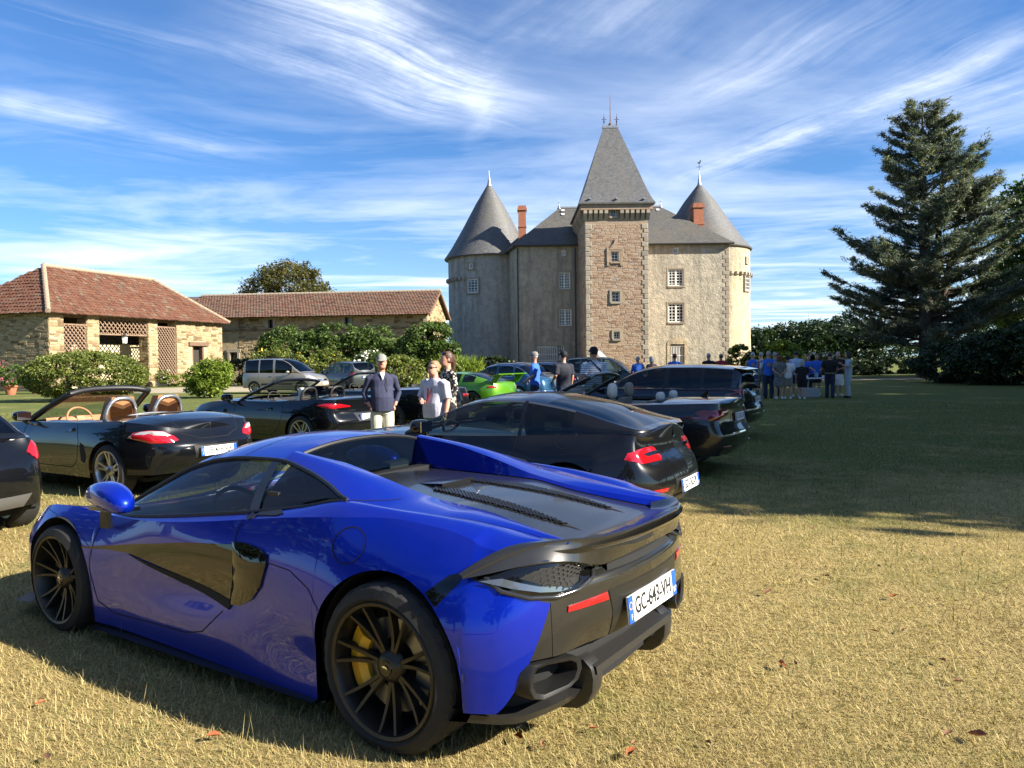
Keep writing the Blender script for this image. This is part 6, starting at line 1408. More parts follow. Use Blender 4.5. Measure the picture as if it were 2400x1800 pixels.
# ================================================================== the other cars
def auto_plan(ro, fo, wb, w, rnd_r=1.0, rnd_f=1.0, tailw=.80):
    N, R = wb+fo, -ro
    return [(N, 0), (N-.03*rnd_f, .35*w), (N-.12*rnd_f, .64*w), (N-.33*rnd_f, .87*w), (wb+.36, .96*w), (wb, .985*w), (wb*.7, .972*w), (wb*.4, .975*w), (.12, w), (-.28*ro, .992*w), (R+.34*rnd_r, .945*w), (R+.15*rnd_r, tailw*w), (R+.06*rnd_r, .60*w), (R+.015*rnd_r, .3*w), (R, 0)]
def classify_build(P, cls, mats, names, parent, flipside=True):
    """grid P (rows, cols,3) with a class per cell -> one object per class and side"""
    r, c, _ = P.shape; out = []; todo = {(i, j) for i in range(r-1) for j in range(c-1)}; comps = []
    while todo:
        st = [todo.pop()]; k = cls[st[0]]; cells = []
        while st:
            i, j = st.pop(); cells.append((i, j))
            for q in ((i+1, j), (i-1, j), (i, j+1), (i, j-1)):
                if q in todo and cls[q] == k: todo.remove(q); st.append(q)
        comps.append((k, cells))
    for k, cells in comps:
        for sg in ((1, -1) if flipside else (1,)):
            used = {}; V = []; F = []
            for i, j in cells:
                f = []
                for a, b in ((i, j), (i, j+1), (i+1, j+1), (i+1, j)):
                    if (a, b) not in used: used[(a, b)] = len(V); p = P[a, b]; V.append((p[0], sg*p[1], p[2]))
                    f.append(used[(a, b)])
                F.append(tuple(f) if sg > 0 else tuple(f[::-1]))
            o = obj(names[k], V, F, mats[k], parent, smooth=True); out.append((k, sg, o))
    return out
def top_build(P, cls, mats, names, parent):
    """roof grid and its mirror image, one object per class"""
    r, c, _ = P.shape; out = []
    for k in sorted(set(cls.reshape(-1))):
        V, F = [], []
        for sg in (1, -1):
            used = {}
            for i in range(r-1):
                for j in range(c-1):
                    if cls[i, j] != k: continue
                    f = []
                    for a, b in ((i, j), (i, j+1), (i+1, j+1), (i+1, j)):
                        if (a, b) not in used: used[(a, b)] = len(V); p = P[a, b]; V.append((p[0], sg*p[1], p[2]))
                        f.append(used[(a, b)])
                    F.append(tuple(f) if sg > 0 else tuple(f[::-1]))
        o = obj(names[k], V, F, mats[k], parent, smooth=True); clean(o); out.append(o)
    return out
def car(name, loc, head, label, S):
    root = empty(name, (loc[0], loc[1], -.01), math.atan2(head[1], head[0]), label, 'car', S.get('group'))
    wb, ro, fo, w, pm = S['wb'], S['ro'], S['fo'], S['w'], S['paint']; r = S.get('r', .33); ar = S.get('ar', r+.045); zc_w = r
    wheels = [(0.0, zc_w, ar), (wb, zc_w, ar)]
    plan = S.get('plan') or auto_plan(ro, fo, wb, w, S.get('rr', 1), S.get('rf', 1), S.get('tailw', .80))
    itop = S.get('itop') or [(-ro-.1, .07), (-ro+.2, .08), (0, .10), (wb*.4, .07), (wb*.75, .08), (wb+.2, .12), (wb+fo, .12)]
    tp = Sp(S['tailp']) if 'tailp' in S else None
    sh = Shell(plan, S['ztop'], itop, S.get('sill', .20), wheels, S.get('zn', .20), S.get('zt', .27), S.get('zm', .52), S.get('ibot', .06), None, S.get('bow', 2.2))
    t_tail = sh.s_at_x(-ro+.30)
    if tp is not None:
        def tailf(t, z): k = np.clip((t - t_tail)/.35, 0, 1); k = k*k*(3-2*k); return k*tp(z)
        sh.tailf = tailf
    zt = lambda t: sh.ztop(sh.X(t)); parts = []
    P, ts = sh.patch(sh.zlow, zt, S.get('rows', 22)); body = mirror_grid(P, 'body', pm, root); parts.append(body)
    T0 = P[-1]; zc = Sp(S['zc']); ce = S.get('crown', 2.2)
    def upper(cols, y_in=None, n=12):
        A = T0[cols]; q = np.linspace(0, 1, n)[:, None]; yi = 0*A[:, 1] if y_in is None else np.minimum(y_in(A[:, 0]), A[:, 1]-.005)
        Y = A[None, :, 1]*(1-q) + yi[None]*q; f = np.where(A[:, 1] > 1e-3, Y/np.maximum(A[None, :, 1], 1e-3), 0); C0 = zc(A[:, 0])[None]; Z = C0 + (A[None, :, 2]-C0)*np.abs(f)**ce
        return np.stack([np.broadcast_to(A[None, :, 0], Y.shape), Y, Z], -1)
    X0 = T0[:, 0]; op = S.get('open')
    if op:
        xa, xb = op['x']; fr, mid, rr_ = X0 >= xb, (X0 <= xb+.03) & (X0 >= xa-.03), X0 <= xa
        parts.append(mirror_grid(upper(fr), 'bonnet', pm, root)); dk = mirror_grid(upper(rr_), 'boot_lid', op.get('deckmat', pm), root); parts.append(dk)
        yc = lambda x: 0*x + op['y']; o2 = mirror_grid(upper(mid, yc, 5), 'door_top', pm, root, split=True); parts += o2
    else:
        parts.append(mirror_grid(upper(X0 < 99), 'bonnet_and_boot', pm, root))
    S['_parts'] = parts; bv = bvh_of(parts)
    # ---------------- closed cabin
    gh = S.get('gh')
    if gh:
        T2 = Rail(gh['rail']); xa, xb = T2.a, T2.b; cuts = sorted({xa, xb, *[q for i in gh['win'] for q in i], *gh['wind'], *gh['back']}); xs = []
        for a, b in zip(cuts[:-1], cuts[1:]): xs += list(np.linspace(a, b, max(2, int((b-a)/.05)+1))[:-1])
        xs = np.array(xs + [xb]); idx = np.array([np.argmin(np.abs(X0 - x) + 10*(np.arange(len(X0)) < 3) + 10*(np.arange(len(X0)) > len(X0)-4)) for x in xs])
        B0 = T0[idx]; T1 = np.stack([xs, B0[:, 1] - gh.get('in', .035), B0[:, 2] - .01 + .02*0], -1); A2 = T2(xs); A2[:, 1] = np.minimum(A2[:, 1], T1[:, 1]); A2[:, 2] = np.maximum(A2[:, 2], T1[:, 2]+.001)
        rows = np.array([0, .045, .3, .55, .8, .95, 1.0])[:, None, None]; G = T1[None]*(1-rows) + A2[None]*rows; G[..., 1] += gh.get('bulge', .02)*np.sin(np.pi*rows[..., 0])
        cls = np.zeros((6, len(xs)-1), int); xm = (xs[:-1]+xs[1:])/2
        for j, x in enumerate(xm):
            if any(a < x < b for a, b in gh['win']): cls[1:5, j] = 1
            cls[0, j] = cls[0, j] if not any(a < x < b for a, b in gh['win']) else 2
            if any(a < x < b for a, b in gh['win']): cls[5, j] = 2
            elif gh.get('dark_pillars') and any(a-.25 < x < b+.25 for a, b in gh['win']) and min(a for a, b in gh['win']) < x < max(b for a, b in gh['win']): cls[1:5, j] = 2
        classify_build(G, cls, {0: pm, 1: gh.get('glass', GLASS), 2: gh.get('trim', SATB)}, {0: 'pillar', 1: 'side_window', 2: 'window_trim'}, root)
        zr = Sp(gh['zr']); q = np.array([0, .06, .12, .25, .4, .6, .8, 1.0])[:, None]; Y = A2[None, :, 1]*(1-q); C0 = np.maximum(zr(xs)[None], A2[None, :, 2]); Z = C0 - (C0 - A2[None, :, 2])*(1-q)**gh.get('ce', 2.4)
        G2 = np.stack([np.broadcast_to(xs[None], Y.shape), Y, Z], -1); c2 = np.zeros((7, len(xs)-1), int)
        for j, x in enumerate(xm):
            if gh['wind'][0] < x < gh['wind'][1]: c2[1:, j] = 1
            if gh['back'][0] < x < gh['back'][1]: c2[1:, j] = 2
        tops = top_build(G2, c2, {0: gh.get('roofpaint', pm), 1: gh.get('wglass', GLASSC), 2: gh.get('bglass', GLASSD)}, {0: 'roof', 1: 'windscreen', 2: 'rear_window'}, root)
        if gh.get('interior', True):
            zb = float(sh.ztop(wb*.5)); m_in = gh.get('leather', LEATHB)
            t = MB(); t.box(xa+.5, wb*.86, -w*.8, w*.8, .26, .30); t.box(xa+.42, xa+.5, -w*.78, w*.78, .3, zb-.02); t.build('cabin_floor', LEATHB, root)
            d_ = MB(); xd = min(wb*.80, gh['wind'][1]+.05); d_.box(xd-.12, xd+.25, -w*.78, w*.78, zb-.22, zb+.0); d_.build('dashboard', LEATHB, root, 30, bevel=.03)
            xs_ = gh.get('seatx', wb*.42)
            for sg in (1, -1): seat(root, xs_, sg*w*.42, .30, m_in, .58, .48, tilt=.25)
            steering(root, xd-.32, w*.42, zb-.05, LEATHB)
    # ---------------- open cabin
    if op:
        xa, xb = op['x']; yc_ = op['y']; zb = float(sh.ztop((xa+xb)/2)); lm = op.get('leather', LEATHB); dm = op.get('trim', LEATHB)
        t = MB(); t.box(xa-.02, xb+.1, -yc_-.03, yc_+.03, .24, .28); t.add([(xa-.02, -yc_, .28), (xa-.02, yc_, .28), (xa-.02, yc_, zb+.03), (xa-.02, -yc_, zb+.03)], [(0, 1, 2, 3)])
        for sg in (1, -1): t.add([(xa, sg*(yc_+.005), .28), (xb+.1, sg*(yc_+.005), .28), (xb+.1, sg*(yc_+.005), zb-.005), (xa, sg*(yc_+.005), zb-.005)], [(0, 1, 2, 3)])
        t.build('cabin_tub', dm, root)
        d_ = MB(); d_.add([(xb+.14, -yc_, zb+.01), (xb+.14, yc_, zb+.01), (xb-.26, yc_, zb+.03), (xb-.26, -yc_, zb+.03), (xb-.32, yc_, zb-.05), (xb-.32, -yc_, zb-.05), (xb-.2, yc_, .4), (xb-.2, -yc_, .4)], [(0,1,2,3), (3,2,4,5), (5,4,6,7)]); d_.build('dashboard', op.get('dash', dm), root, 30)
        steering(root, xb-.50, yc_*.50, zb+.0, op.get('wheelm', LEATHB))
        for sx in op.get('seats', [xa+.34]):
            for sg in (1, -1): seat(root, sx, sg*yc_*.50, op.get('seatz', .30), lm, op.get('seath', .55), .46, op.get('headrest', True), op.get('seatback'), tilt=.24)
        # windscreen hoop
        x1, z1, y1 = op['top']; n = 15; pts = []; yb_ = op.get('yb', yc_+.03); x0 = xb + .02; zb0 = float(sh.ztop(xb)) - .01
        for u in np.linspace(0, 1, 10): pts.append((x0 + (x1-x0)*u, yb_ + (y1-yb_)*u**.9, zb0 + (z1-.05-zb0)*u**.85))
        for v in np.linspace(1, -1, 15)[1:-1]: pts.append((x1 - .0 + .05*(1-v*v), y1*v*.985, z1 - .05*abs(v)**3))
        L_ = [(a, -b, c) for a, b, c in pts[:10]][::-1]; hoop = pts + L_
        h_ = MB(); h_.tube(hoop, op.get('hoop', .028), 8); h_.build('windscreen_frame', op.get('hoopm', SATB), root, 50)
        gv = []; 
        for u in np.linspace(0, 1, 10):
            p = pts[int(round(u*9))]
            for v in np.linspace(1, -1, 13): gv.append((p[0] + .10*(1-v*v)*(1-u*.5), p[1]*v, p[2] + (.0 if u < .99 else .05*(1-abs(v)**3))))
        obj('windscreen', gv, grid((10, 13)), GLASSC, root, smooth=True)
        for hx, hy, hw, hz, hm in op.get('hoops', []):
            for sg in (1, -1):
                z0 = zb+.0; g = MB(); a_ = np.linspace(0, math.pi, 15); p_ = [(hx - .02, sg*hy + hw*1.0*(1 if 1 else 0), z0-.15)] + [(hx - .06*math.sin(q), sg*hy + hw*math.copysign(abs(math.cos(q))**.7, math.cos(q)), z0 + hz*abs(math.sin(q))**.8) for q in a_] + [(hx-.02, sg*hy - hw, z0-.15)]
                g.tube(p_, .026, 8); ho = g.build('roll_hoop', hm, root, 50)
        if op.get('rear_line'): 
            g = MB(); g.tube([(xa-.01, y, float(zc(xa)) - (float(zc(xa))-zb)*(abs(y)/yc_)**2 + .006) for y in np.linspace(-yc_, yc_, 15)], .012, 6); g.build('deck_trim', op['rear_line'], root, 40)
    # ---------------- lights, plate, seams
    for nm, poly, m, off, dome in S.get('rear', []):
        decal(root, nm, bv, poly, m, 'rear', off, both=True, step=.04, dome=dome)
    for nm, poly, m, off, dome in S.get('rear1', []):
        decal(root, nm, bv, poly, m, 'rear', off, step=.05, dome=dome)
    for nm, poly, m, off, dome in S.get('side', []):
        decal(root, nm, bv, poly, m, 'side', off, both=True, step=.05, dome=dome)
    for nm, poly, m, off, dome in S.get('front', []):
        decal(root, nm, bv, poly, m, 'front', off, both=True, step=.06, dome=dome)
    for line in S.get('seams', []): seam(root, bv, line, both=True, w=S.get('gapw', .008), m=S.get('gapm'))
    for line in S.get('rseams', []): seam(root, bv, line, 'rear', both=True, w=S.get('gapw', .008), m=S.get('gapm'))
    for line in S.get('tseams', []): seam(root, bv, line, 'top', both=True, w=S.get('gapw', .008), m=S.get('gapm'))
    if S.get('plate'):
        txt, z, lean, reg = S['plate'][:4]; h = bv.ray_cast(Vector((-5, 0, z)), Vector((1, 0, 0))); x = h[0].x if h[0] else -ro
        plate(root, txt, (x-.012, 0, z), (0, -1, 0), (lean, 0, 1), region=reg)
    # ---------------- underbody, wheels, mirrors
    MB().box(-ro*.45, wb+fo*.5, -w*.72, w*.72, .19, .24).build('underbody', MATB, root); liners(root, wheels, w-.015)
    ws = S.get('wstyle', 'five')
    for x in (0, wb):
        for sg in (1, -1): wheel(root, x, w-.005, r, sg, r, .225, S.get('rimr', r-.105), ws, S.get('rim', RIMS))
    if S.get('mirror', True):
        mx, mz, my = S.get('mirrorp', (wb*.74, float(sh.ztop(wb*.74))+.07, w+.07))
        for sg in (1, -1):
            o = blob(root, 'door_mirror', (mx, sg*my, mz), (.075, .105, .065), S.get('mirrorm', pm), 2.8, 16)
            q = MB(); q.obox((mx-.073, sg*my, mz), (.003, 0, 0), (0, .085, 0), (0, 0, .05)); q.build('mirror_glass', mat('mirror', (.7, .72, .75), .02, 1.0), o)
            q = MB(); q.bar((mx, sg*(my-.02), mz-.04), (mx+.02, sg*(w-.07), mz-.11), .06, .03); q.build('mirror_arm', SATB, o)
    return root, bv, sh
H1 = (-.86, .51)
# ---- black open roadster, tan cabin
def boxster():
    S = dict(wb=2.415, ro=.93, fo=.92, w=.895, r=.325, ar=.368, paint=BLACKP2, rr=1.5, rf=1.3, tailw=.80, sill=.22, zn=.2, zt=.30,
        ztop=[(-.95, .80), (-.8, .855), (-.5, .905), (-.1, .925), (.3, .905), (.7, .885), (1.2, .875), (1.9, .86), (2.4, .84), (2.8, .76), (3.1, .66), (3.35, .54)],
        zc=[(-.95, .80), (-.85, .86), (-.6, .94), (-.2, .985), (.3, .965), (1.8, .90), (2.4, .82), (2.9, .70), (3.35, .54)], crown=2.6,
        tailp=[(.30, .12), (.40, .05), (.55, .0), (.62, .0), (.70, .03), (.80, .06), (.95, .05)],
        open=dict(x=(.42, 1.98), y=.66, leather=LEATHT, trim=LEATHT, dash=LEATHT, wheelm=LEATHT, seats=[.74], seath=.80, headrest=False, seatz=.34, top=(1.28, 1.285, .56), hoop=.042, rear_line=RIMS, hoops=[(.55, .34, .21, .30, RIMS)], yb=.74),
        rear=[('tail_lamp', [(.84, .735), (.80, .80), (.72, .825), (.60, .81), (.50, .745), (.47, .70), (.56, .672), (.74, .675)], REDL, .006, .02), ('lamp_clear_band', [(.80, .775), (.76, .806), (.70, .815), (.60, .80), (.535, .748), (.66, .752)], WHTL, .022, .01)],
        rear1=[('plate_recess', [(.32, .62), (-.32, .62), (-.30, .47), (.30, .47)], SATB, .003, 0)],
        plate=('GB-496-RX', .545, .12, '87'), seams=[[(1.90, .83), (1.93, .6), (1.88, .36), (1.5, .33), (.75, .33), (.63, .42), (.60, .66), (.70, .86)]], tseams=[[(.30, .60), (-.1, .58), (-.5, .52), (-.78, .40), (-.86, .2), (-.875, 0)]],
        side=[('side_vent', [(.56, .65), (.47, .62), (.41, .48), (.45, .40), (.53, .42)], MATB, .003, 0), ('door_handle', [(.92, .80), (.74, .82), (.73, .78), (.92, .76)], GLOSSB, .012, .01)], wstyle='five', rim=RIMS, rimr=.238, mirrorp=(1.80, .95, .93))
    root, bv, sh = car('open_roadster', (-4.46, 10.02), H1, 'glossy black open roadster with tan leather cabin and silver roll hoops', S)
    def onrear(y, z): h = bv.ray_cast(Vector((-5, y, z)), Vector((1, 0, 0))); return h[0] if h[0] else Vector((-.9, y, z))
    p, p2 = onrear(.0, .885), onrear(0, .855); up = (p-p2).normalized()
    nrm = Vector((0, -1, 0)).cross(up); text_mesh(root, 'Boxster S', onrear(0, .868) + nrm*.012, (0, -1, 0), up, .055, CHROME, 'boot_lettering', sx=1.0, shear=.3, bold=.01)
    # louvred air outlet on the boot lid, seat-back inserts
    q = MB(); q.obox((-.05, 0, .988), (.05, 0, -.003), (0, .26, 0), (0, 0, .006)); q.build('boot_vent', CHROME, root, 30)
    q = MB(); q.obox((-.12, 0, .985), (.035, 0, -.006), (0, .24, 0), (0, 0, .004)); q.build('boot_vent_slot', MATB, root, 30)
    for sg in (1, -1):
        MB().box(.505, .515, sg*.34-.16, sg*.34+.16, .88, 1.12).build('wind_deflector', mat_glass('deflector', (.55, .52, .48)), root)
boxster()
# ---- rounded black coupe cut off by the left edge
def tt():
    S = dict(wb=2.42, ro=.83, fo=.85, w=.90, r=.32, ar=.36, paint=BLACKP2, rr=1.5, tailw=.82, sill=.2, zt=.30,
        ztop=[(-.9, .90), (-.6, .93), (0, .95), (1, .93), (2, .90), (2.5, .83), (3, .66), (3.3, .55)], zc=[(-.9, .90), (-.5, .95), (1, .95), (2, .93), (2.6, .82), (3.3, .55)],
        tailp=[(.28, .10), (.45, .02), (.60, .0), (.72, .02), (.80, .10), (.92, .16)],
        gh=dict(rail=[(-.55, .62, .95), (-.2, .60, 1.12), (.3, .58, 1.28), (.8, .58, 1.33), (1.3, .60, 1.27), (1.7, .66, 1.12), (2.1, .74, .91)], zr=[(-.55, .97), (-.2, 1.15), (.3, 1.32), (.8, 1.37), (1.3, 1.32), (1.7, 1.16), (2.1, .93)], win=[(-.05, .55), (.62, 1.75)], wind=(1.3, 2.05), back=(-.5, .3), interior=False),
        rear=[('tail_lamp', [(.84, .87), (.80, .90), (.68, .895), (.62, .80), (.70, .72), (.82, .735)], REDL, .006, .015)], rear1=[('lower_valance', [(.62, .42), (-.62, .42), (-.56, .30), (.56, .30)], mat('grey_valance', (.16, .16, .16), .4, .5), .004, .01)],
        plate=('CZ-305-PK', .66, .12, '87'), wstyle='five_solid')
    car('coupe', (-5.42, 7.02), (-.85, .527), 'shiny black coupe tail cut off by the left edge of the photo', S)
tt()
# ---- black roadster with white seats
def z4():
    S = dict(wb=2.47, ro=.86, fo=.98, w=.93, r=.335, ar=.375, paint=BLACKP2, rr=1.0, tailw=.84, sill=.2, zt=.28,
        ztop=[(-.9, .93), (-.7, .95), (-.3, .955), (.2, .93), (1.0, .90), (1.9, .90), (2.4, .88), (2.9, .80), (3.2, .70), (3.45, .56)], zc=[(-.9, .95), (-.6, .985), (-.2, .99), (.3, .97), (1.8, .97), (2.4, .93), (2.9, .84), (3.45, .56)],
        tailp=[(.25, .14), (.40, .03), (.55, .0), (.66, .05), (.72, .08), (.85, .05), (.95, .0)],
        open=dict(x=(.28, 1.72), y=.70, leather=LEATHW, trim=LEATHB, seats=[.62], seath=.62, top=(1.0, 1.28, .58), hoopm=BLACKP, hoops=[(.34, .37, .19, .24, LEATHB)], yb=.77),
        rear=[('tail_lamp', [(.90, .83), (.86, .885), (.62, .875), (.42, .835), (.40, .815), (.62, .805), (.80, .79)], REDL, .006, .01)],
        rear1=[('plate_recess', [(.36, .70), (-.36, .70), (-.30, .55), (.30, .55)], SATB, .003, 0), ('boot_badge', [(.04, .885), (.0, .91), (-.04, .885), (0, .86)], CHROME, .004, .003)],
        plate=('FF 618 GL', .625, .1, '87'), seams=[[(1.75, .86), (1.78, .5), (1.7, .3), (.75, .3), (.55, .45), (.45, .68), (.48, .9)]], side=[('door_handle', [(.95, .79), (.72, .80), (.72, .75), (.95, .74)], GLOSSB, .01, .01), ('side_scoop', [(2.05, .75), (1.95, .74), (2.0, .5), (2.1, .52)], MATB, .003, 0)], wstyle='ten', rim=RIMS, rimr=.245)
    root, bv, sh = car('open_roadster', (-3.31, 14.43), H1, 'black open roadster with white seats, beside the man in a cap', S)
    MB().box(.30, .31, -.5, .5, 1.0, 1.17).build('wind_deflector', mat_glass('net_deflector', (.35, .33, .32)), root)
z4()
# ---- dark convertible between the two standing groups
def camaro():
    S = dict(wb=2.81, ro=1.0, fo=.95, w=.94, r=.36, ar=.40, paint=BLACKP2, tailw=.88, sill=.2, ztop=[(-1.1, .98), (-.6, 1.0), (0, .99), (1, .95), (2.2, .94), (2.8, .92), (3.3, .85), (3.7, .7)], zc=[(-1.1, 1.0), (-.5, 1.05), (.3, 1.03), (2, 1.0), (2.8, .96), (3.7, .7)],
        open=dict(x=(.25, 2.05), y=.72, leather=LEATHB, trim=LEATHB, seats=[.55, 1.1], top=(1.45, 1.34, .60), hoopm=BLACKP, yb=.78),
        rear=[('tail_lamp', [(.84, .86), (.84, .80), (.45, .80), (.45, .87)], REDD, .006, .01), ('lamp_inner', [(.78, .845), (.78, .82), (.52, .82), (.52, .85)], REDL, .018, .004)], plate=None, wstyle='ten', rim=RIMD)
    car('convertible', (-2.15, 17.5), H1, 'dark open-top convertible half hidden behind the woman in the pale T-shirt', S)
camaro()
# ---- black coupe with ducktail and long red lamps
def aston():
    S = dict(wb=2.60, ro=.83, fo=.90, w=.935, r=.345, ar=.385, paint=BLACKP, rr=1.3, tailw=.82, sill=.19, zt=.30, bow=2.0,
        ztop=[(-.85, .90), (-.7, .945), (-.4, .965), (0, .955), (.4, .935), (.9, .915), (1.6, .90), (2.2, .89), (2.6, .87), (3.0, .78), (3.3, .65), (3.5, .52)], zc=[(-.85, .965), (-.65, 1.015), (-.3, .995), (.3, .98), (1.8, .95), (2.3, .92), (2.8, .83), (3.5, .52)], crown=2.4,
        itop=[(-.95, .06), (-.6, .12), (-.2, .17), (.2, .17), (.6, .12), (1.2, .09), (1.9, .09), (2.6, .11), (3.5, .12)],
        tailp=[(.28, .16), (.38, .06), (.52, .0), (.66, .02), (.74, .06), (.82, .10), (.90, .08), (.965, .0), (1.0, -.05)],
        gh=dict(rail=[(-.62, .64, .99), (-.35, .63, 1.05), (0, .615, 1.145), (.3, .60, 1.20), (.6, .59, 1.235), (.9, .59, 1.235), (1.15, .605, 1.195), (1.45, .66, 1.08), (1.78, .75, .93)], zr=[(-.62, 1.0), (-.35, 1.085), (0, 1.19), (.3, 1.255), (.6, 1.292), (.9, 1.29), (1.15, 1.25), (1.45, 1.13), (1.8, .94)],
            win=[(.02, .50), (.535, 1.50)], wind=(1.0, 1.72), back=(-.55, .32), bglass=GLASSD, leather=LEATHB, seatx=.72, trim=mat('dark_trim_metal', (.20, .20, .21), .25, .8)),
        rear=[('tail_lamp', [(.80, .762), (.77, .815), (.69, .838), (.46, .848), (.42, .835), (.40, .755), (.44, .73), (.71, .722)], REDL, .006, .012), ('lamp_black_centre', [(.66, .790), (.41, .805), (.40, .778), (.58, .766)], GLOSSB, .020, .004), ('rear_reflector', [(.66, .50), (.46, .50), (.47, .47), (.65, .465)], REDL, .006, .006)],
        rear1=[('plate_recess', [(.34, .56), (-.34, .56), (-.30, .41), (.30, .41)], SATB, .003, 0), ('diffuser', [(.60, .40), (-.60, .40), (-.52, .31), (.52, .31)], SATB, .006, .01), ('wing_badge', [(.07, .905), (0, .915), (-.07, .905), (0, .885)], CHROME, .005, .003)],
        plate=('GD-762-PL', .485, .12, '87'), seams=[[(1.68, .88), (1.70, .6), (1.62, .32), (.8, .3), (.60, .42), (.52, .65), (.52, .92)]], side=[('side_strake', [(2.28, .60), (2.0, .63), (1.98, .60), (2.25, .56)], CHROME, .005, .003)], wstyle='ten', rim=RIMD, mirrorp=(1.45, 1.0, .99))
    root, bv, sh = car('sports_coupe', (.88, 7.36), (-.875, .484), 'black fastback coupe with ducktail and long red lamps just beyond the blue car', S)
    seam(root, bv, [(.05 + .10*math.cos(a), .77 + .075*math.sin(a)) for a in np.linspace(0, 2*math.pi, 30)], 'top', w=.006)
aston()
# ---- dark grey cabriolet
def bmw2():
    S = dict(wb=2.69, ro=.93, fo=.80, w=.89, r=.325, ar=.365, paint=mat('graphite_paint', (.010, .0105, .011), .25, .3, .5, 1.0), rr=.9, tailw=.87, sill=.2, zt=.30, bow=2.6,
        ztop=[(-1, .99), (-.7, 1.0), (-.2, .985), (.5, .96), (1.3, .94), (2.2, .92), (2.7, .90), (3.1, .82), (3.5, .62)], zc=[(-1, 1.03), (-.6, 1.055), (-.1, 1.05), (.4, 1.02), (2, .98), (2.7, .94), (3.5, .64)],
        tailp=[(.28, .12), (.40, .02), (.58, .0), (.66, .04), (.74, .07), (.9, .05), (1.0, .01)],
        open=dict(x=(.05, 1.92), y=.69, leather=TAUPE, trim=LEATHG, seats=[.42, 1.12], seath=.62, seatz=.34, top=(1.18, 1.385, .58), hoopm=BLACKP, yb=.75, seatback=TAUPE, headrest=False),
        rear=[('tail_lamp', [(.86, .80), (.85, .91), (.62, .915), (.45, .905), (.46, .84), (.70, .80), (.80, .765)], REDD, .006, .012), ('lamp_red_insert', [(.80, .82), (.80, .85), (.62, .865), (.60, .83)], REDL, .02, .004), ('rear_reflector', [(.74, .43), (.52, .42), (.52, .40), (.74, .41)], REDD, .005, .003)],  # brighter red insert laid over the dark red lamp lens
        rear1=[('boot_recess', [(.32, .86), (-.32, .86), (-.30, .73), (.30, .73)], SATB, .003, 0), ('bumper_chrome', [(.5, .60), (-.5, .60), (-.5, .585), (.5, .585)], CHROME, .006, 0), ('boot_badge', [(.04, .935), (.0, .96), (-.04, .935), (0, .91)], CHROME, .004, .003)],
        plate=('CE-502-LH', .795, .1, '87'), seams=[[(1.95, .88), (1.98, .5), (1.9, .3), (.7, .3), (.55, .5), (.52, .93)]], tseams=[[(.0, .68), (-.5, .64), (-.83, .58)]], wstyle='five', rim=RIMD)
    root, bv, sh = car('convertible', (2.45, 11.2), (-.87, .49), 'dark grey open cabriolet with pale headrests and fin aerial, beyond the black coupe', S)
    MB().add([(-.28, .0, 1.05), (-.40, .012, 1.055), (-.40, -.012, 1.055), (-.41, 0, 1.15)], [(0, 1, 3), (0, 3, 2), (1, 2, 3)]).build('aerial_fin', BLACKP, root)
    for x, y, z, m in ((.92, .34, 1.14, LEATHG), (.92, -.34, 1.13, TAUPE), (.20, .30, 1.06, LEATHG), (.20, -.30, 1.06, LEATHG)): blob(root, 'headrest_cover', (x, y, z), (.055, .13 if x > .5 else .10, .115 if x > .5 else .07), m, 2.6, 14)
bmw2()
# ---- black estate car
def wagon():
    S = dict(wb=2.83, ro=1.02, fo=.90, w=.92, r=.34, ar=.38, paint=mat('navy_black_paint', (.004, .006, .014), .2, .28, .5, 1.0), rr=.8, tailw=.88, sill=.22, zt=.34, bow=2.8,
        ztop=[(-1.1, 1.0), (-.8, 1.03), (0, 1.02), (1, 1.0), (2.2, .98), (2.8, .95), (3.3, .85), (3.75, .65)], zc=[(-1.1, 1.02), (0, 1.05), (2.2, 1.02), (2.8, .98), (3.75, .68)],
        tailp=[(.3, .12), (.42, .02), (.6, .0), (.75, .05), (.9, .07), (1.05, .10)],
        gh=dict(rail=[(-.96, .70, 1.06), (-.85, .67, 1.22), (-.70, .65, 1.36), (-.4, .645, 1.395), (.2, .64, 1.42), (.7, .635, 1.42), (1.15, .64, 1.37), (1.55, .69, 1.22), (1.98, .77, 1.0)], zr=[(-.96, 1.08), (-.85, 1.26), (-.70, 1.415), (-.4, 1.45), (.2, 1.48), (.7, 1.48), (1.15, 1.44), (1.55, 1.30), (1.98, 1.02)],
            win=[(-.62, -.08), (-.01, .62), (.72, 1.68)], wind=(1.15, 1.95), back=(-.93, -.70), dark_pillars=True, trim=SATB, glass=GLASSD),
        rear=[('tail_lamp', [(.88, .98), (.86, 1.03), (.55, .99), (.52, .93), (.86, .88)], REDD, .006, .012)], rear1=[('bumper_chrome', [(.6, .52), (-.6, .52), (-.6, .50), (.6, .50)], CHROME, .006, 0), ('plate_recess', [(.32, .86), (-.32, .86), (-.30, .72), (.30, .72)], SATB, .003, 0)],
        plate=('FK-831-QS', .785, .12, '87'), seams=[[(.95, .98), (.95, .3)], [(2.2, .97), (2.2, .3)]], wstyle='five', rim=RIMS)
    root, bv, sh = car('estate_car', (4.05, 15.75), (-.87, .49), 'glossy black estate car with roof spoiler, last of the right-hand row', S)
    MB().add([(-.62, -.60, 1.415), (-.62, .60, 1.415), (-.86, .57, 1.375), (-.86, -.57, 1.375), (-.85, .56, 1.345), (-.85, -.56, 1.345), (-.66, .58, 1.36), (-.66, -.58, 1.36)], [(0, 1, 2, 3), (3, 2, 4, 5), (5, 4, 6, 7), (0, 3, 5, 7), (1, 6, 4, 2)]).build('roof_spoiler', GLOSSB, root)
    for sg in (1, -1):
        q = MB(); q.tube([(x, sg*(.885-.0*x), 1.012) for x in np.linspace(-.8, 2.3, 12)], .009, 5); q.build('chrome_strip', CHROME, root)
wagon()
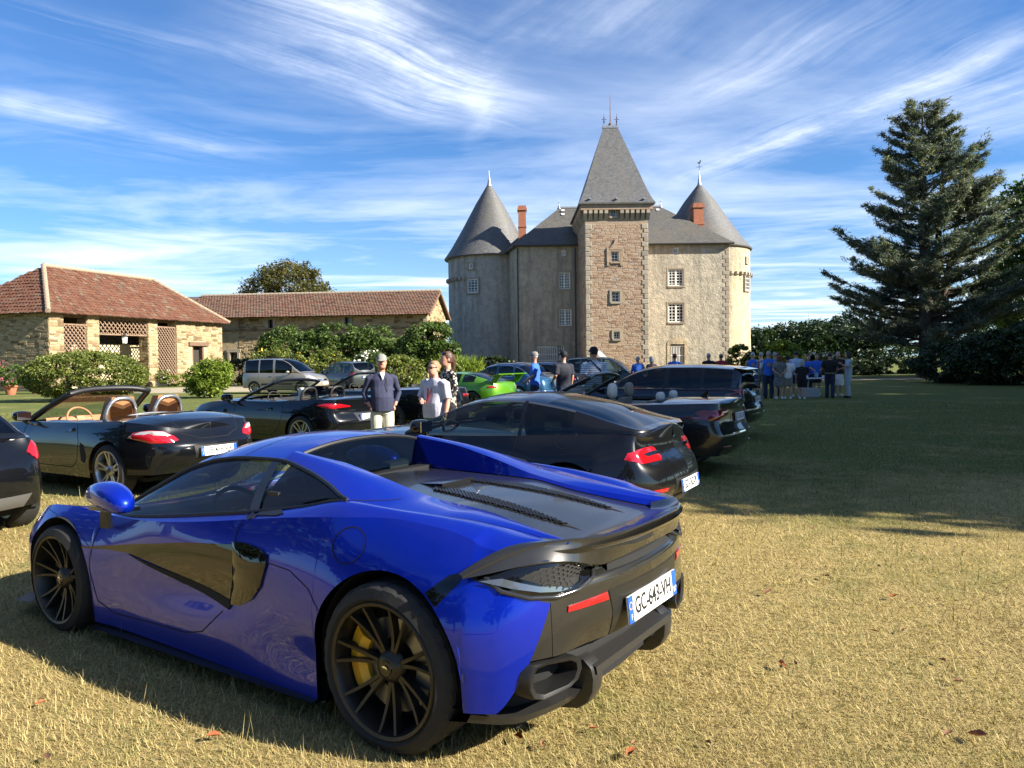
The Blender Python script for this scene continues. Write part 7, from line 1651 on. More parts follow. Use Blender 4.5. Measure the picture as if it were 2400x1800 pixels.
# ---- champagne people carrier
def berlingo():
    pm = mat('champagne_paint', (.36, .315, .25), .35, .5, .5, 1.0)
    S = dict(wb=2.73, ro=.78, fo=.90, w=.905, r=.325, ar=.365, paint=pm, rr=.5, rf=1.0, tailw=.92, sill=.24, zt=.32, bow=3.0, itop=[(-1, .03), (0, .05), (2, .06), (2.7, .10), (3.7, .12)],
        ztop=[(-.85, 1.10), (0, 1.10), (1.5, 1.08), (2.3, 1.07), (2.8, 1.02), (3.2, .90), (3.65, .66)], zc=[(-.85, 1.1), (1.5, 1.1), (2.4, 1.13), (2.8, 1.06), (3.3, .92), (3.65, .68)],
        gh=dict(rail=[(-.74, .80, 1.14), (-.70, .76, 1.45), (-.62, .73, 1.70), (-.3, .72, 1.76), (.8, .71, 1.79), (1.5, .71, 1.75), (1.9, .73, 1.60), (2.3, .77, 1.32), (2.62, .80, 1.10)], zr=[(-.74, 1.15), (-.70, 1.5), (-.62, 1.76), (-.3, 1.82), (.8, 1.85), (1.5, 1.82), (1.9, 1.68), (2.3, 1.38), (2.62, 1.12)],
            win=[(-.56, .22), (.30, 1.05), (1.18, 2.15)], wind=(1.5, 2.58), back=(-.72, -.62), glass=GLASSD, wglass=GLASS, interior=False),
        front=[('headlamp', [(.85, .82), (.80, .98), (.62, .98), (.52, .80), (.70, .76)], WHTL, .006, .01)], seams=[[(1.12, 1.05), (1.12, .35)], [(.25, 1.05), (.25, .5)], [(2.2, 1.04), (2.2, .4)]], side=[('rub_strip', [(.45, .56), (2.2, .56), (2.2, .48), (.45, .48)], SATB, .01, 0), ('door_handle', [(1.32, .95), (1.52, .95), (1.52, .91), (1.32, .91)], pm, .015, .01), ('door_handle', [(.9, .95), (1.06, .95), (1.06, .91), (.9, .91)], pm, .015, .01)], wstyle='far', rim=RIMS)
    root, bv, sh = car('people_carrier', (-13.1, 40.6), (.965, -.26), 'champagne people carrier with roof rails parked by the climbing shrubs', S)
    h = MB()
    for sg in (1, -1): q = MB(); q.tube([(-.45, sg*.66, 1.80), (-.35, sg*.66, 1.88), (1.1, sg*.65, 1.91), (1.3, sg*.65, 1.84)], .02, 6); q.build('roof_rail', SATB, root)
    decal(root, 'front_plate', bv, [(.26, .60), (-.26, .60), (-.26, .49), (.26, .49)], PLW, 'front', .012)
    decal(root, 'grille', bv, [(.5, .76), (-.5, .76), (-.4, .68), (.4, .68)], CHROME, 'front', .006)
berlingo()
# ---- grey estate beside it
def suv(name, loc, head, label, pm, h=1.66, L=1.0, lamps=REDL, group=None):
    k = h/1.66
    S = dict(wb=2.65, ro=.90, fo=.88, w=.91, r=.345, ar=.39, paint=pm, rr=.8, tailw=.88, sill=.26, zt=.36, bow=2.8,
        ztop=[(-1, 1.0), (0, 1.01), (1, 1.0), (2.2, .99), (2.7, .96), (3.2, .85), (3.55, .65)], zc=[(-1, 1.02), (2.2, 1.04), (2.7, 1.0), (3.55, .68)],
        gh=dict(rail=[(-.84, .72, 1.04), (-.72, .69, 1.3*k), (-.5, .66, 1.52*k), (0, .65, 1.58*k), (.8, .64, 1.60*k), (1.4, .65, 1.54*k), (1.9, .70, 1.32*k), (2.35, .77, 1.02)], zr=[(-.84, 1.06), (-.72, 1.36*k), (-.5, 1.58*k), (0, 1.64*k), (.8, 1.66*k), (1.4, 1.61*k), (1.9, 1.40*k), (2.35, 1.05)],
            win=[(-.42, .1), (.18, .9), (1.0, 2.0)], wind=(1.4, 2.3), back=(-.80, -.5), glass=GLASS, interior=False),
        rear=[('tail_lamp', [(.88, .98), (.86, 1.06), (.62, 1.05), (.60, .90), (.84, .86)], lamps, .006, .012)], front=[('headlamp', [(.84, .78), (.80, .90), (.60, .88), (.55, .76)], WHTL, .006, .01)], plate=('EP-274-ZN', .80, .1, '87'), wstyle='five', rim=RIMS, seams=[[(.94, .98), (.94, .35)], [(2.1, .97), (2.1, .35)]])
    return car(name, loc, head, label, S)
suv('estate_car', (-8.55, 42.4), (-.72, .69), 'dark grey estate car parked right of the champagne people carrier', mat('grey_paint', (.045, .05, .052), .5, .35, .5, 1.0))
suv('off_road_car', (3.25, 36.2), (.955, -.296), 'dark teal off-road car facing right in front of the castle', mat('teal_paint', (.010, .030, .034), .4, .3, .5, 1.0), 1.72)
# ---- lime green coupe with rear wing
def green():
    pm = paint('lime_green_paint', (.085, .25, .008), .25, .35)
    S = dict(wb=2.45, ro=.85, fo=.95, w=.90, r=.325, ar=.365, paint=pm, rr=1.2, tailw=.82, sill=.2,
        ztop=[(-.9, .88), (-.5, .92), (0, .93), (1, .88), (2, .84), (2.5, .80), (3, .68), (3.4, .55)], zc=[(-.9, .90), (-.4, .98), (.3, .97), (2, .90), (2.5, .82), (3.4, .55)],
        gh=dict(rail=[(-.6, .62, .95), (-.1, .60, 1.08), (.4, .58, 1.18), (.9, .57, 1.21), (1.3, .59, 1.16), (1.7, .66, 1.02), (2.05, .74, .86)], zr=[(-.6, .97), (-.1, 1.12), (.4, 1.23), (.9, 1.26), (1.3, 1.21), (1.7, 1.06), (2.05, .88)], win=[(.0, .45), (.55, 1.75)], wind=(1.3, 2.0), back=(-.55, .4), wglass=GLASS, bglass=GLASS), rear=[('tail_lamp', [(.80, .76), (.78, .82), (.6, .82), (.6, .75)], REDL, .006, .01)], wstyle='five', rim=RIMD)
    root, bv, sh = car('sports_coupe', (-.80, 24.6), H1, 'lime green sports coupe with a tall rear wing behind the two women', S)
    for sg in (1, -1): MB().prism([(-.55, .93), (-.75, .90), (-.98, 1.18), (-.72, 1.16)], sg*.66-.02, sg*.66+.02).build('wing_strut', pm, root)
    MB().add([(-.62, -.86, 1.13), (-.62, .86, 1.13), (-.98, .86, 1.20), (-.98, -.86, 1.20), (-.98, .86, 1.17), (-.98, -.86, 1.17), (-.62, .86, 1.10), (-.62, -.86, 1.10)], [(0, 1, 2, 3), (3, 2, 4, 5), (5, 4, 6, 7), (1, 0, 7, 6), (0, 3, 5, 7), (1, 6, 4, 2)]).build('rear_wing', pm, root)
green()
# ---- rounded saloons of the fifties
def oldie(loc, label, pm, roof, name='vintage_saloon', head=H1):
    S = dict(wb=2.58, ro=1.0, fo=.78, w=.80, r=.33, ar=.355, paint=pm, rr=1.6, rf=1.2, tailw=.74, sill=.28, zt=.36, zn=.36,
        ztop=[(-1.1, .78), (-.8, .90), (-.4, .98), (0, 1.0), (1, 1.01), (2, 1.0), (2.5, .98), (2.9, .92), (3.3, .75)], zc=[(-1.1, .80), (-.8, .97), (-.3, 1.03), (1, 1.04), (2, 1.08), (2.6, 1.06), (3.0, .98), (3.4, .76)],
        gh=dict(rail=[(-.42, .60, 1.0), (-.2, .575, 1.17), (.1, .555, 1.33), (.5, .55, 1.42), (1.0, .55, 1.43), (1.4, .56, 1.37), (1.7, .60, 1.22), (1.95, .66, 1.04)], zr=[(-.42, 1.03), (-.2, 1.24), (.1, 1.42), (.5, 1.50), (1.0, 1.52), (1.4, 1.46), (1.7, 1.30), (1.95, 1.08)], win=[(-.14, .22), (.30, .92), (1.0, 1.62)], wind=(1.4, 1.9), back=(-.38, .1), roofpaint=roof, glass=GLASS, bglass=GLASS, trim=CHROME, interior=True),
        rear=[('tail_lamp', [(.62, .72), (.62, .80), (.54, .80), (.54, .72)], REDL, .006, .02)], rear1=[('bumper', [(.74, .50), (-.74, .50), (-.72, .43), (.72, .43)], CHROME, .03, .02)], wstyle='cap', rim=CHROME, mirror=False, seams=[[(.96, 1.0), (.96, .34)], [(1.85, .98), (1.85, .34)]])
    return car(name, loc, head, label, S)
oldie((.62, 28.6), 'two-tone blue fifties saloon with a dark navy roof', paint('petrol_blue_paint', (.018, .075, .16), .2, .3), paint('navy_roof_paint', (.006, .010, .028), .1, .3))
oldie((1.15, 33.6), 'bronze-grey rounded saloon parked behind the blue fifties saloon', paint('bronze_grey_paint', (.10, .09, .075), .4, .35), MATS['bronze_grey_paint'], 'old_saloon')
oldie((2.35, 34.2), 'black rounded saloon between the bronze saloon and the teal off-road car', BLACKP, BLACKP, 'old_saloon')
r_, b_, s_ = oldie((3.1, 39.5), 'pale silver saloon with its bonnet raised near the castle wall', paint('pale_silver_paint', (.48, .50, .50), .4, .3), MATS['pale_silver_paint'], 'old_saloon', (.9, -.43))
V = [(2.05, y, 1.10) for y in np.linspace(-.6, .6, 9)] + [(2.05 - .35, y*.9, 1.75 - .1*abs(y)) for y in np.linspace(-.6, .6, 9)] + [(2.05-.58, y*.75, 2.05 - .16*abs(y)) for y in np.linspace(-.6, .6, 9)]
obj('raised_bonnet', V, grid((3, 9)), MATS['pale_silver_paint'], r_, smooth=True)
# ================================================================== people
def fuse(name, mb, m, parent, voxel=.014, it=4):
    """melt overlapping closed shapes into one continuous surface"""
    me = mesh('tmp', mb.v, mb.f, m); o = bpy.data.objects.new('tmp', me)
    rm = o.modifiers.new('r', 'REMESH'); rm.mode = 'VOXEL'; rm.voxel_size = voxel; rm.use_smooth_shade = True
    sm = o.modifiers.new('s', 'SMOOTH'); sm.iterations = it; sm.factor = .5
    res = eval_mesh(o); bpy.data.meshes.remove(me)
    res.name = name; res.materials.clear(); res.materials.append(m); res.polygons.foreach_set('use_smooth', np.ones(len(res.polygons), dtype=bool)); return link(name, res, parent)
def stack(mb, secs, n=18, p=2.3):
    """closed stack of superellipse sections (cx, cy, z, rx, ry)"""
    V = []
    f = lambda v: math.copysign(abs(v)**(2/p), v)
    for cx, cy, z, rx, ry in secs:
        for k in range(n): a = 2*math.pi*k/n; V.append((cx + rx*f(math.cos(a)), cy + ry*f(math.sin(a)), z))
    N = len(secs); mb.add(V, [(i*n+k, i*n+(k+1) % n, (i+1)*n+(k+1) % n, (i+1)*n+k) for i in range(N-1) for k in range(n)] + [tuple(range(n))[::-1], tuple((N-1)*n+k for k in range(n))])
def ell(mb, c, r, n=14):
    rows = 9; V = [(c[0]+r[0]*math.cos(a)*math.cos(b), c[1]+r[1]*math.cos(a)*math.sin(b), c[2]+r[2]*math.sin(a)) for a in np.linspace(-1.5, 1.5, rows) for b in np.linspace(0, 2*math.pi, n, endpoint=False)]
    mb.add(V, [(i*n+k, i*n+(k+1) % n, (i+1)*n+(k+1) % n, (i+1)*n+k) for i in range(rows-1) for k in range(n)] + [tuple(range(n))[::-1], tuple((rows-1)*n+k for k in range(n))])
SKIN = mat('skin', (.50, .27, .18), .5, col2=(.43, .22, .145), scale=12); SKIN2 = mat('tanned_skin', (.38, .19, .115), .5)
def cloth(name, c): return mat('cloth_' + name, c, .85, col2=tuple(x*.8 for x in c), scale=9, bump=.006, bscale=14)
NAVY, CREAMC, LAV, WHITEC, BLACKC, ROYAL, GREYC, DENIM, REDC, SKYC, GREENC, KHAKI = [cloth(*a) for a in (('navy', (.030, .034, .075)), ('cream', (.62, .60, .48)), ('lavender_white', (.56, .54, .60)), ('white', (.80, .80, .80)), ('black', (.010, .010, .012)), ('royal', (.03, .14, .60)), ('grey', (.22, .21, .20)), ('denim', (.02, .028, .06)), ('red', (.34, .02, .035)), ('sky', (.48, .58, .74)), ('green', (.05, .22, .15)), ('khaki', (.25, .24, .20)))]
def stripe_mat():
    m, T, b = newmat('striped_cloth'); b.inputs['Roughness'].default_value = .85; tc = T.new('ShaderNodeTexCoord'); sp = T.new('ShaderNodeSeparateXYZ'); T.l.new(tc.outputs['Object'], sp.inputs[0])
    f = T.math('FRACT', T.math('MULTIPLY', sp.outputs[2], 22)); T.l.new(T.ramp(f, [(.0, (.70, .72, .75)), (.62, (.70, .72, .75)), (.64, (.04, .07, .20)), (.98, (.04, .07, .20))], 'CONSTANT'), b.inputs['Base Color']); return m
def floral_mat(name, c0, c1, c2, sc):
    m, T, b = newmat(name); b.inputs['Roughness'].default_value = .85; tc = T.new('ShaderNodeTexCoord'); v = T.new('ShaderNodeTexVoronoi', ins={'Scale': sc}); T.l.new(tc.outputs['Object'], v.inputs['Vector'])
    T.l.new(T.ramp(v.outputs['Distance'], [(.0, c2), (.22, c2), (.26, c1), (.42, c1), (.46, c0)], 'CONSTANT'), b.inputs['Base Color']); return m
STRIPE = stripe_mat(); FLORAL = floral_mat('floral_cloth', (.010, .010, .012), (.55, .50, .42), (.45, .22, .14), 24); PATTERN = floral_mat('speckled_cloth', (.10, .10, .10), (.24, .23, .22), (.14, .14, .15), 30)
HAIRB = mat('brown_hair', (.075, .032, .016), .5, col2=(.045, .02, .01), scale=30, stretch=(1, 1, .2)); HAIRL = mat('blonde_hair', (.30, .20, .10), .5, col2=(.20, .125, .06), scale=30, stretch=(1, 1, .2)); HAIRG = mat('grey_hair', (.34, .33, .32), .6); HAIRK = mat('dark_hair', (.012, .010, .009), .5); HAIRR = mat('auburn_hair', (.14, .035, .015), .5)
POSES = {'down': ((-.02, .25, 1.13), (.05, .265, .87)), 'pocket': ((-.06, .285, 1.14), (.05, .20, .93)), 'forward': ((.04, .25, 1.16), (.28, .16, 1.10)), 'belly': ((.03, .27, 1.15), (.24, .06, 1.13)), 'behind': ((-.10, .25, 1.15), (-.17, .05, .98)), 'bent': ((-.03, .27, 1.15), (.18, .22, 1.02)), 'phone': ((.10, .22, 1.18), (.30, .08, 1.30))}
def person(loc, face, h, label, top, bottom, kind='trousers', arms=('down', 'down'), sleeve=.5, hair='short', hairm=HAIRK, skin=SKIN, shoes=BLACKC, belly=.0, fine=False, cap=None, build=1.0, group=None, lean=0.0, legs=0.0):
    k = h/1.75; vx = .010 if fine else .019; hv = .007 if fine else .016
    root_loc = Vector((loc[0], loc[1], 0)); rz = math.atan2(face[1], face[0]); b = build
    # ---- continuous body: head, neck, trunk, arms, legs
    mb = MB(); hx = .02 + lean
    stack(mb, [(hx+.005, 0, 1.525, .060, .050), (hx+.018, 0, 1.545, .080, .058), (hx+.012, 0, 1.58, .092, .068), (hx, 0, 1.63, .097, .074), (hx-.006, 0, 1.68, .095, .073), (hx-.010, 0, 1.72, .075, .058), (hx-.010, 0, 1.742, .040, .032)])
    mb.tube([(hx+.088, 0, 1.655), (hx+.110, 0, 1.612), (hx+.085, 0, 1.60)], [.010, .016, .012], 8); ell(mb, (hx+.07, 0, 1.55), (.022, .026, .016))
    for s in (1, -1): ell(mb, (hx-.012, s*.078, 1.625), (.018, .010, .030)); ell(mb, (hx+.075, s*.030, 1.645), (.016, .018, .010))
    mb.tube([(hx*.5-.01, 0, 1.42), (hx*.9-.012, 0, 1.56)], [.062*b, .054], 12)
    stack(mb, [(-.005, 0, .86, .095, .15*b), (.0+belly*.2, 0, .95, .10+belly*.4, .155*b), (belly*.5, 0, 1.08, .10+belly*.7, .145*b+belly*.3), (.0+lean*.3, 0, 1.25, .105, .16*b), (lean*.6, 0, 1.38, .095, .165*b), (lean*.8, 0, 1.45, .06, .10)])
    pos = []
    for s, ar in ((1, arms[0]), (-1, arms[1])):
        e, w = POSES[ar]; sh_ = Vector((lean*.7-.005, s*.185*b, 1.405)); e = Vector((e[0]+lean*.4, s*(e[1]+.02*(b-1)*5), e[2])); w = Vector((w[0], s*w[1], w[2])); pos.append((s, sh_, e, w, ar))
        mb.tube([sh_ - Vector((0, s*.03, 0)), sh_ + Vector((0, s*.02, -.03)), sh_.lerp(e, .5), e, e.lerp(w, .35), w], [.052*b, .055*b, .047*b, .038*b, .040*b, .026], 10)
        d = (w-e).normalized(); pc = w + d*.05; ell(mb, pc, (.030, .026, .040))
    for s in (1, -1):
        st = legs*s; mb.tube([(0, s*.085, .93), (.015+st*.3, s*.092, .72), (.02+st*.6, s*.098, .50), (-.01+st*.8, s*.10, .34), (-.02+st, s*.10, .09)], [.092*b, .078*b, .054, .054, .036], 12)
        mb.tube([(-.05+st, s*.10, .055), (.06+st, s*.105, .045), (.17+st, s*.115, .035)], [.042, .042, .030], 10)
    mb.v = [(x*k, y*k, z*k) for x, y, z in mb.v]
    P = fuse('person', mb, skin, None, vx*k if not fine else hv*k*1.3, 3); P.location = root_loc; P.rotation_euler = (0, 0, rz); tag(P, label, 'person', group)
    # fingers
    fm = MB()
    for s, sh_, e, w, ar in pos:
        if ar == 'pocket': continue
        d = (w-e).normalized(); sd = d.cross(Vector((0, 0, 1))); sd = sd.normalized() if sd.length > .2 else Vector((1, 0, 0)); up = sd.cross(d)
        for i, (o, L) in enumerate(((-.024, .062), (-.008, .075), (.008, .071), (.022, .056))):
            a = w + d*.075 + sd*o; c1 = a + d*L*.5 - up*.012; c2 = c1 + d*L*.28 - up*.030; fm.tube([a - d*.02, a, c1, c2], [.0095, .0095, .0085, .007], 7)
        a = w + d*.035 + sd*.028*s; fm.tube([a, a + d*.03 + sd*.022*s - up*.01, a + d*.058 + sd*.024*s - up*.024], [.011, .0105, .008], 7)
    if fm.v: F = fm; F.v = [tuple(Vector(q)*k) for q in F.v]; F.build('fingers', skin, P, 60)
    # ---- clothes
    cm = MB(); zt_ = .84 if kind != 'dress' else .52; g = .016
    secs = [(.0+belly*.3, 0, .845, .125+belly*.5, .178*b), (.0+belly*.4, 0, .95, .125+belly*.55, .178*b+belly*.2), (belly*.5, 0, 1.08, .122+belly*.7, .166*b+belly*.3), (lean*.3, 0, 1.25, .126, .182*b), (lean*.6, 0, 1.36, .116, .190*b), (lean*.75, 0, 1.43, .085, .150*b), (lean*.85, 0, 1.475, .066, .078)]
    if kind == 'dress': secs = [(0, 0, .50, .17, .23), (0, 0, .70, .155, .215*b)] + secs
    stack(cm, secs)
    for s, sh_, e, w, ar in pos:
        u = sleeve; pts = [sh_ - Vector((0, s*.05, 0)), sh_ + Vector((0, s*.022, -.028))]
        if u <= .5: pts += [sh_.lerp(e, u*1.0), sh_.lerp(e, u*2*.92)]; rr_ = [.066*b, .070*b, .066*b, .066*b]
        else: v = (u-.5)*2; pts += [sh_.lerp(e, .5), e, e.lerp(w, v*.97)]; rr_ = [.060*b, .062*b, .054*b, .047*b, .040*b]
        if u > 0: cm.tube(pts, rr_, 12)
    cm.v = [tuple(Vector(q)*k) for q in cm.v]; T_ = fuse('dress' if kind == 'dress' else 'shirt', cm, top, P, vx*k, 2)
    if kind in ('trousers', 'shorts'):
        bm_ = MB(); stack(bm_, [(0, 0, .80, .118, .172*b), (0, 0, .90, .118, .176*b), (belly*.2, 0, .985, .115+belly*.35, .168*b)])
        for s in (1, -1):
            st = legs*s
            if kind == 'trousers': bm_.tube([(0, s*.088, .90), (.012+st*.3, s*.096, .70), (.018+st*.6, s*.10, .50), (-.005+st*.85, s*.102, .28), (-.015+st, s*.102, .06)], [.105*b, .098*b, .080, .074, .070], 14)
            else: bm_.tube([(0, s*.088, .90), (.012+st*.3, s*.098, .70), (.018+st*.55, s*.102, .52)], [.106*b, .102*b, .095], 14)
        bm_.v = [tuple(Vector(q)*k) for q in bm_.v]; fuse(kind, bm_, bottom, P, vx*k, 2)
    elif kind == 'skirt':
        bm_ = MB(); stack(bm_, [(0, 0, .42, .17, .22), (0, 0, .7, .145, .20*b), (0, 0, .97, .112, .165*b)]); bm_.v = [tuple(Vector(q)*k) for q in bm_.v]; fuse('skirt', bm_, bottom, P, vx*k, 2)
    for s in (1, -1):
        st = legs*s; q = MB(); q.tube([(-.07+st, s*.10, .05), (.05+st, s*.107, .047), (.185+st, s*.118, .035)], [.048, .048, .034], 10, flat=(1, 1)); q.v = [tuple(Vector(z_)*k) for z_ in q.v]; q.build('shoe', shoes, P, 60)
    # ---- hair
    hm = MB()
    if hair == 'short': stack(hm, [(hx-.030, 0, 1.60, .065, .078), (hx-.022, 0, 1.66, .088, .082), (hx-.016, 0, 1.71, .086, .074), (hx-.014, 0, 1.745, .062, .050), (hx-.012, 0, 1.758, .03, .024)])
    elif hair == 'bald': stack(hm, [(hx-.040, 0, 1.575, .052, .077), (hx-.034, 0, 1.64, .070, .081), (hx-.034, 0, 1.67, .066, .076)])
    elif hair == 'bun': stack(hm, [(hx-.030, 0, 1.58, .066, .078), (hx-.024, 0, 1.66, .092, .084), (hx-.014, 0, 1.72, .088, .074), (hx-.014, 0, 1.757, .055, .045)]); ell(hm, (hx-.115, 0, 1.66), (.045, .045, .045))
    elif hair == 'bob': stack(hm, [(hx-.035, 0, 1.50, .085, .100), (hx-.030, 0, 1.58, .098, .106), (hx-.024, 0, 1.67, .108, .100), (hx-.014, 0, 1.735, .095, .082), (hx-.012, 0, 1.772, .055, .045)])
    elif hair == 'long': stack(hm, [(hx-.028, 0, 1.58, .068, .080), (hx-.022, 0, 1.66, .092, .084), (hx-.012, 0, 1.72, .090, .076), (hx-.012, 0, 1.765, .058, .046)]); hm.tube([(hx-.09, 0, 1.70), (hx-.125, -.01, 1.62), (hx-.12, -.02, 1.48), (hx-.10, -.03, 1.34)], [.045, .048, .040, .018], 10)
    if hm.v: hm.v = [tuple(Vector(q)*k) for q in hm.v]; fuse('hair', hm, hairm, P, hv*k*1.2, 2)
    if cap:
        q = MB(); stack(q, [(hx-.010, 0, 1.665, .108, .088), (hx-.012, 0, 1.70, .106, .086), (hx-.014, 0, 1.745, .085, .070), (hx-.014, 0, 1.772, .045, .038)]); q.add([(hx+.06, -.08, 1.675), (hx+.10, -.07, 1.675), (hx+.165, -.045, 1.660), (hx+.185, 0, 1.655), (hx+.165, .045, 1.660), (hx+.10, .07, 1.675), (hx+.06, .08, 1.675), (hx+.06, 0, 1.69)], [(0, 1, 2, 3, 7), (7, 3, 4, 5, 6)]); q.v = [tuple(Vector(z_)*k) for z_ in q.v]; q.build('cap', cap, P, 60)
    if fine:
        for s in (1, -1):
            q = MB(); ell(q, (hx+.086, s*.032, 1.640), (.006, .013, .006), 10); q.v = [tuple(Vector(z_)*k) for z_ in q.v]; q.build('eye', HAIRK, P, 60)
        q = MB(); ell(q, (hx+.094, 0, 1.578), (.006, .024, .006), 10); q.v = [tuple(Vector(z_)*k) for z_ in q.v]; q.build('mouth', mat('lip', (.34, .10, .085), .5), P, 60)
    return P, k, hx
# ---- the three in the middle
P, k, hx = person((-2.05, 12.1), (.30, -.95), 1.70, 'man in navy zip-neck jumper, cream trousers and grey cap with hands in pockets', NAVY, CREAMC, 'trousers', ('pocket', 'pocket'), .86, 'short', HAIRG, mat('ruddy_skin', (.52, .235, .155), .5), belly=.055, fine=True, cap=cloth('cap_grey', (.26, .26, .23)), build=1.0)
def bit(P, k, name, verts, faces, m): o = obj(name, [tuple(Vector(v)*k) for v in verts], faces, m, P); return o
bit(P, k, 'collar_insert', [(.098, -.040, 1.472), (.098, .040, 1.472), (.142, 0, 1.355), (.115, -.028, 1.43), (.115, .028, 1.43)], [(0, 3, 2, 4, 1)], WHITEC)
q = MB(); q.lathe([(.0, 0)], 3) if False else None
q.tube([(.118, .060, 1.40), (.150, .062, 1.25), (.158, .060, 1.05)], .004, 5); q.v = [tuple(Vector(v)*k) for v in q.v]; q.build('drawstring', BLACKC, P)
q = MB(); q.tube([(.0 + .034*math.cos(a), -.235 + .034*math.sin(a), .985) for a in np.linspace(0, 6.28, 13)], .012, 6); q.v = [tuple(Vector(v)*k) for v in q.v]; q.build('wristband', mat('pink_band', (.62, .12, .20), .6), P)
P, k, hx = person((-1.13, 11.25), (-.62, -.78), 1.60, 'woman in pale lavender T-shirt and sunglasses with a red lanyard', LAV, GREENC, 'skirt', ('down', 'belly'), .5, 'bun', HAIRL, mat('rosy_skin', (.56, .29, .20), .5), belly=.045, fine=True, build=1.12)
q = MB()
for s in (1, -1): q.obox((hx+.100, s*.034, 1.642), (.004, 0, 0), (0, .028, 0), (0, 0, .019))
q.tube([(hx+.098, -.06, 1.65), (hx+.0, -.085, 1.645)], .004, 5); q.tube([(hx+.098, .06, 1.65), (hx+.0, .085, 1.645)], .004, 5); q.v = [tuple(Vector(v)*k) for v in q.v]; q.build('sunglasses', GLOSSB, P)
q = MB(); q.tube([(-.03, .075, 1.485), (.085, .06, 1.40), (.155, .015, 1.20), (.185, .0, 1.10)], .009, 6, flat=(1.4, .5)); q.tube([(-.03, -.075, 1.485), (.085, -.06, 1.40), (.155, -.015, 1.20), (.185, 0, 1.10)], .009, 6, flat=(1.4, .5)); q.v = [tuple(Vector(v)*k) for v in q.v]; q.build('lanyard', mat('lanyard_red', (.60, .05, .03), .6), P)
P, k, hx = person((-1.02, 12.25), (-.9, -.43), 1.74, 'woman with brown ponytail and black floral blouse behind the sunglasses woman', FLORAL, BLACKC, 'trousers', ('bent', 'belly'), .95, 'long', HAIRB, SKIN, fine=True)
q = MB(); q.tube([(hx+.045, y, 1.735-.9*y*y) for y in np.linspace(-.08, .08, 9)], .012, 6); q.v = [tuple(Vector(v)*k) for v in q.v]; q.build('sunglasses', GLOSSB, P)
# ---- people among the parked cars
def at(px, d, py=840): p = world_at(px, py, d); return (p.x, p.y)
P, k, hx = person(at(1253, 20.5), (-.95, .3), 1.80, 'man in royal blue polo with grey cap leaning near the blue saloon', ROYAL, DENIM, 'trousers', ('bent', 'bent'), .48, 'short', HAIRG, cap=GREYC)
person(at(1321, 20), (-.55, .83), 1.80, 'man in dark polo and black cap seen from behind', cloth('midnight', (.014, .016, .03)), DENIM, 'trousers', ('bent', 'down'), .48, 'short', HAIRK, cap=BLACKC, build=1.12, belly=.03)
P, k, hx = person(at(1392, 17.2), (-.35, .93), 1.86, 'man in blue and white striped T-shirt with black shoulder bag', STRIPE, DENIM, 'trousers', ('bent', 'down'), .5, 'short', HAIRK, cap=BLACKC, build=1.08)
bag = MB(); bag.obox((-.06, -.28, .98), (.05, 0, 0), (0, .14, .02), (0, 0, .14)); bag.v = [tuple(Vector(v)*k) for v in bag.v]; bag.build('shoulder_bag', BLACKC, P, 40, bevel=.03)
q = MB(); q.tube([(-.08, -.20, 1.10), (-.13, -.06, 1.30), (-.10, .12, 1.475), (.0, .15, 1.47)], .016, 6, flat=(1.5, .4)); q.v = [tuple(Vector(v)*k) for v in q.v]; q.build('bag_strap', BLACKC, P)
person(at(1495, 30), (-.2, .97), 1.68, 'man in blue gilet and dark sleeves standing right of the stair tower', ROYAL, GREYC, 'trousers', ('forward', 'forward'), .9, 'short', HAIRG)
person(at(1527, 30.4), (-.5, .86), 1.66, 'grey-haired woman in dark top right of the stair tower', cloth('plum', (.05, .025, .04)), BLACKC, 'trousers', ('forward', 'down'), .3, 'bob', HAIRG)
person(at(1581, 30.5), (.3, .95), 1.76, 'person in blue shirt and red cap before the barred castle door', ROYAL, GREYC, 'trousers', ('down', 'down'), .5, 'short', HAIRK, cap=cloth('cap_red', (.28, .04, .05)))
person(at(1661, 31), (-.1, .99), 1.78, 'person in black T-shirt with short grey hair above the estate car', BLACKC, DENIM, 'trousers', ('down', 'down'), .5, 'short', HAIRG)
person(at(1690, 31), (.1, .99), 1.77, 'person in red shirt beside the black-shirted person above the estate car', REDC, GREYC, 'trousers', ('down', 'down'), .5, 'bald', HAIRB)
p = BARN[0] + BARN[1]*BARN[3](1195) - BARN[2]*.9; person((p.x, p.y), (.9, -.4), 1.72, 'person in teal shirt standing in the barn opening', cloth('teal', (.03, .22, .22)), GREYC, 'trousers', ('down', 'down'), .5, 'short', HAIRK)
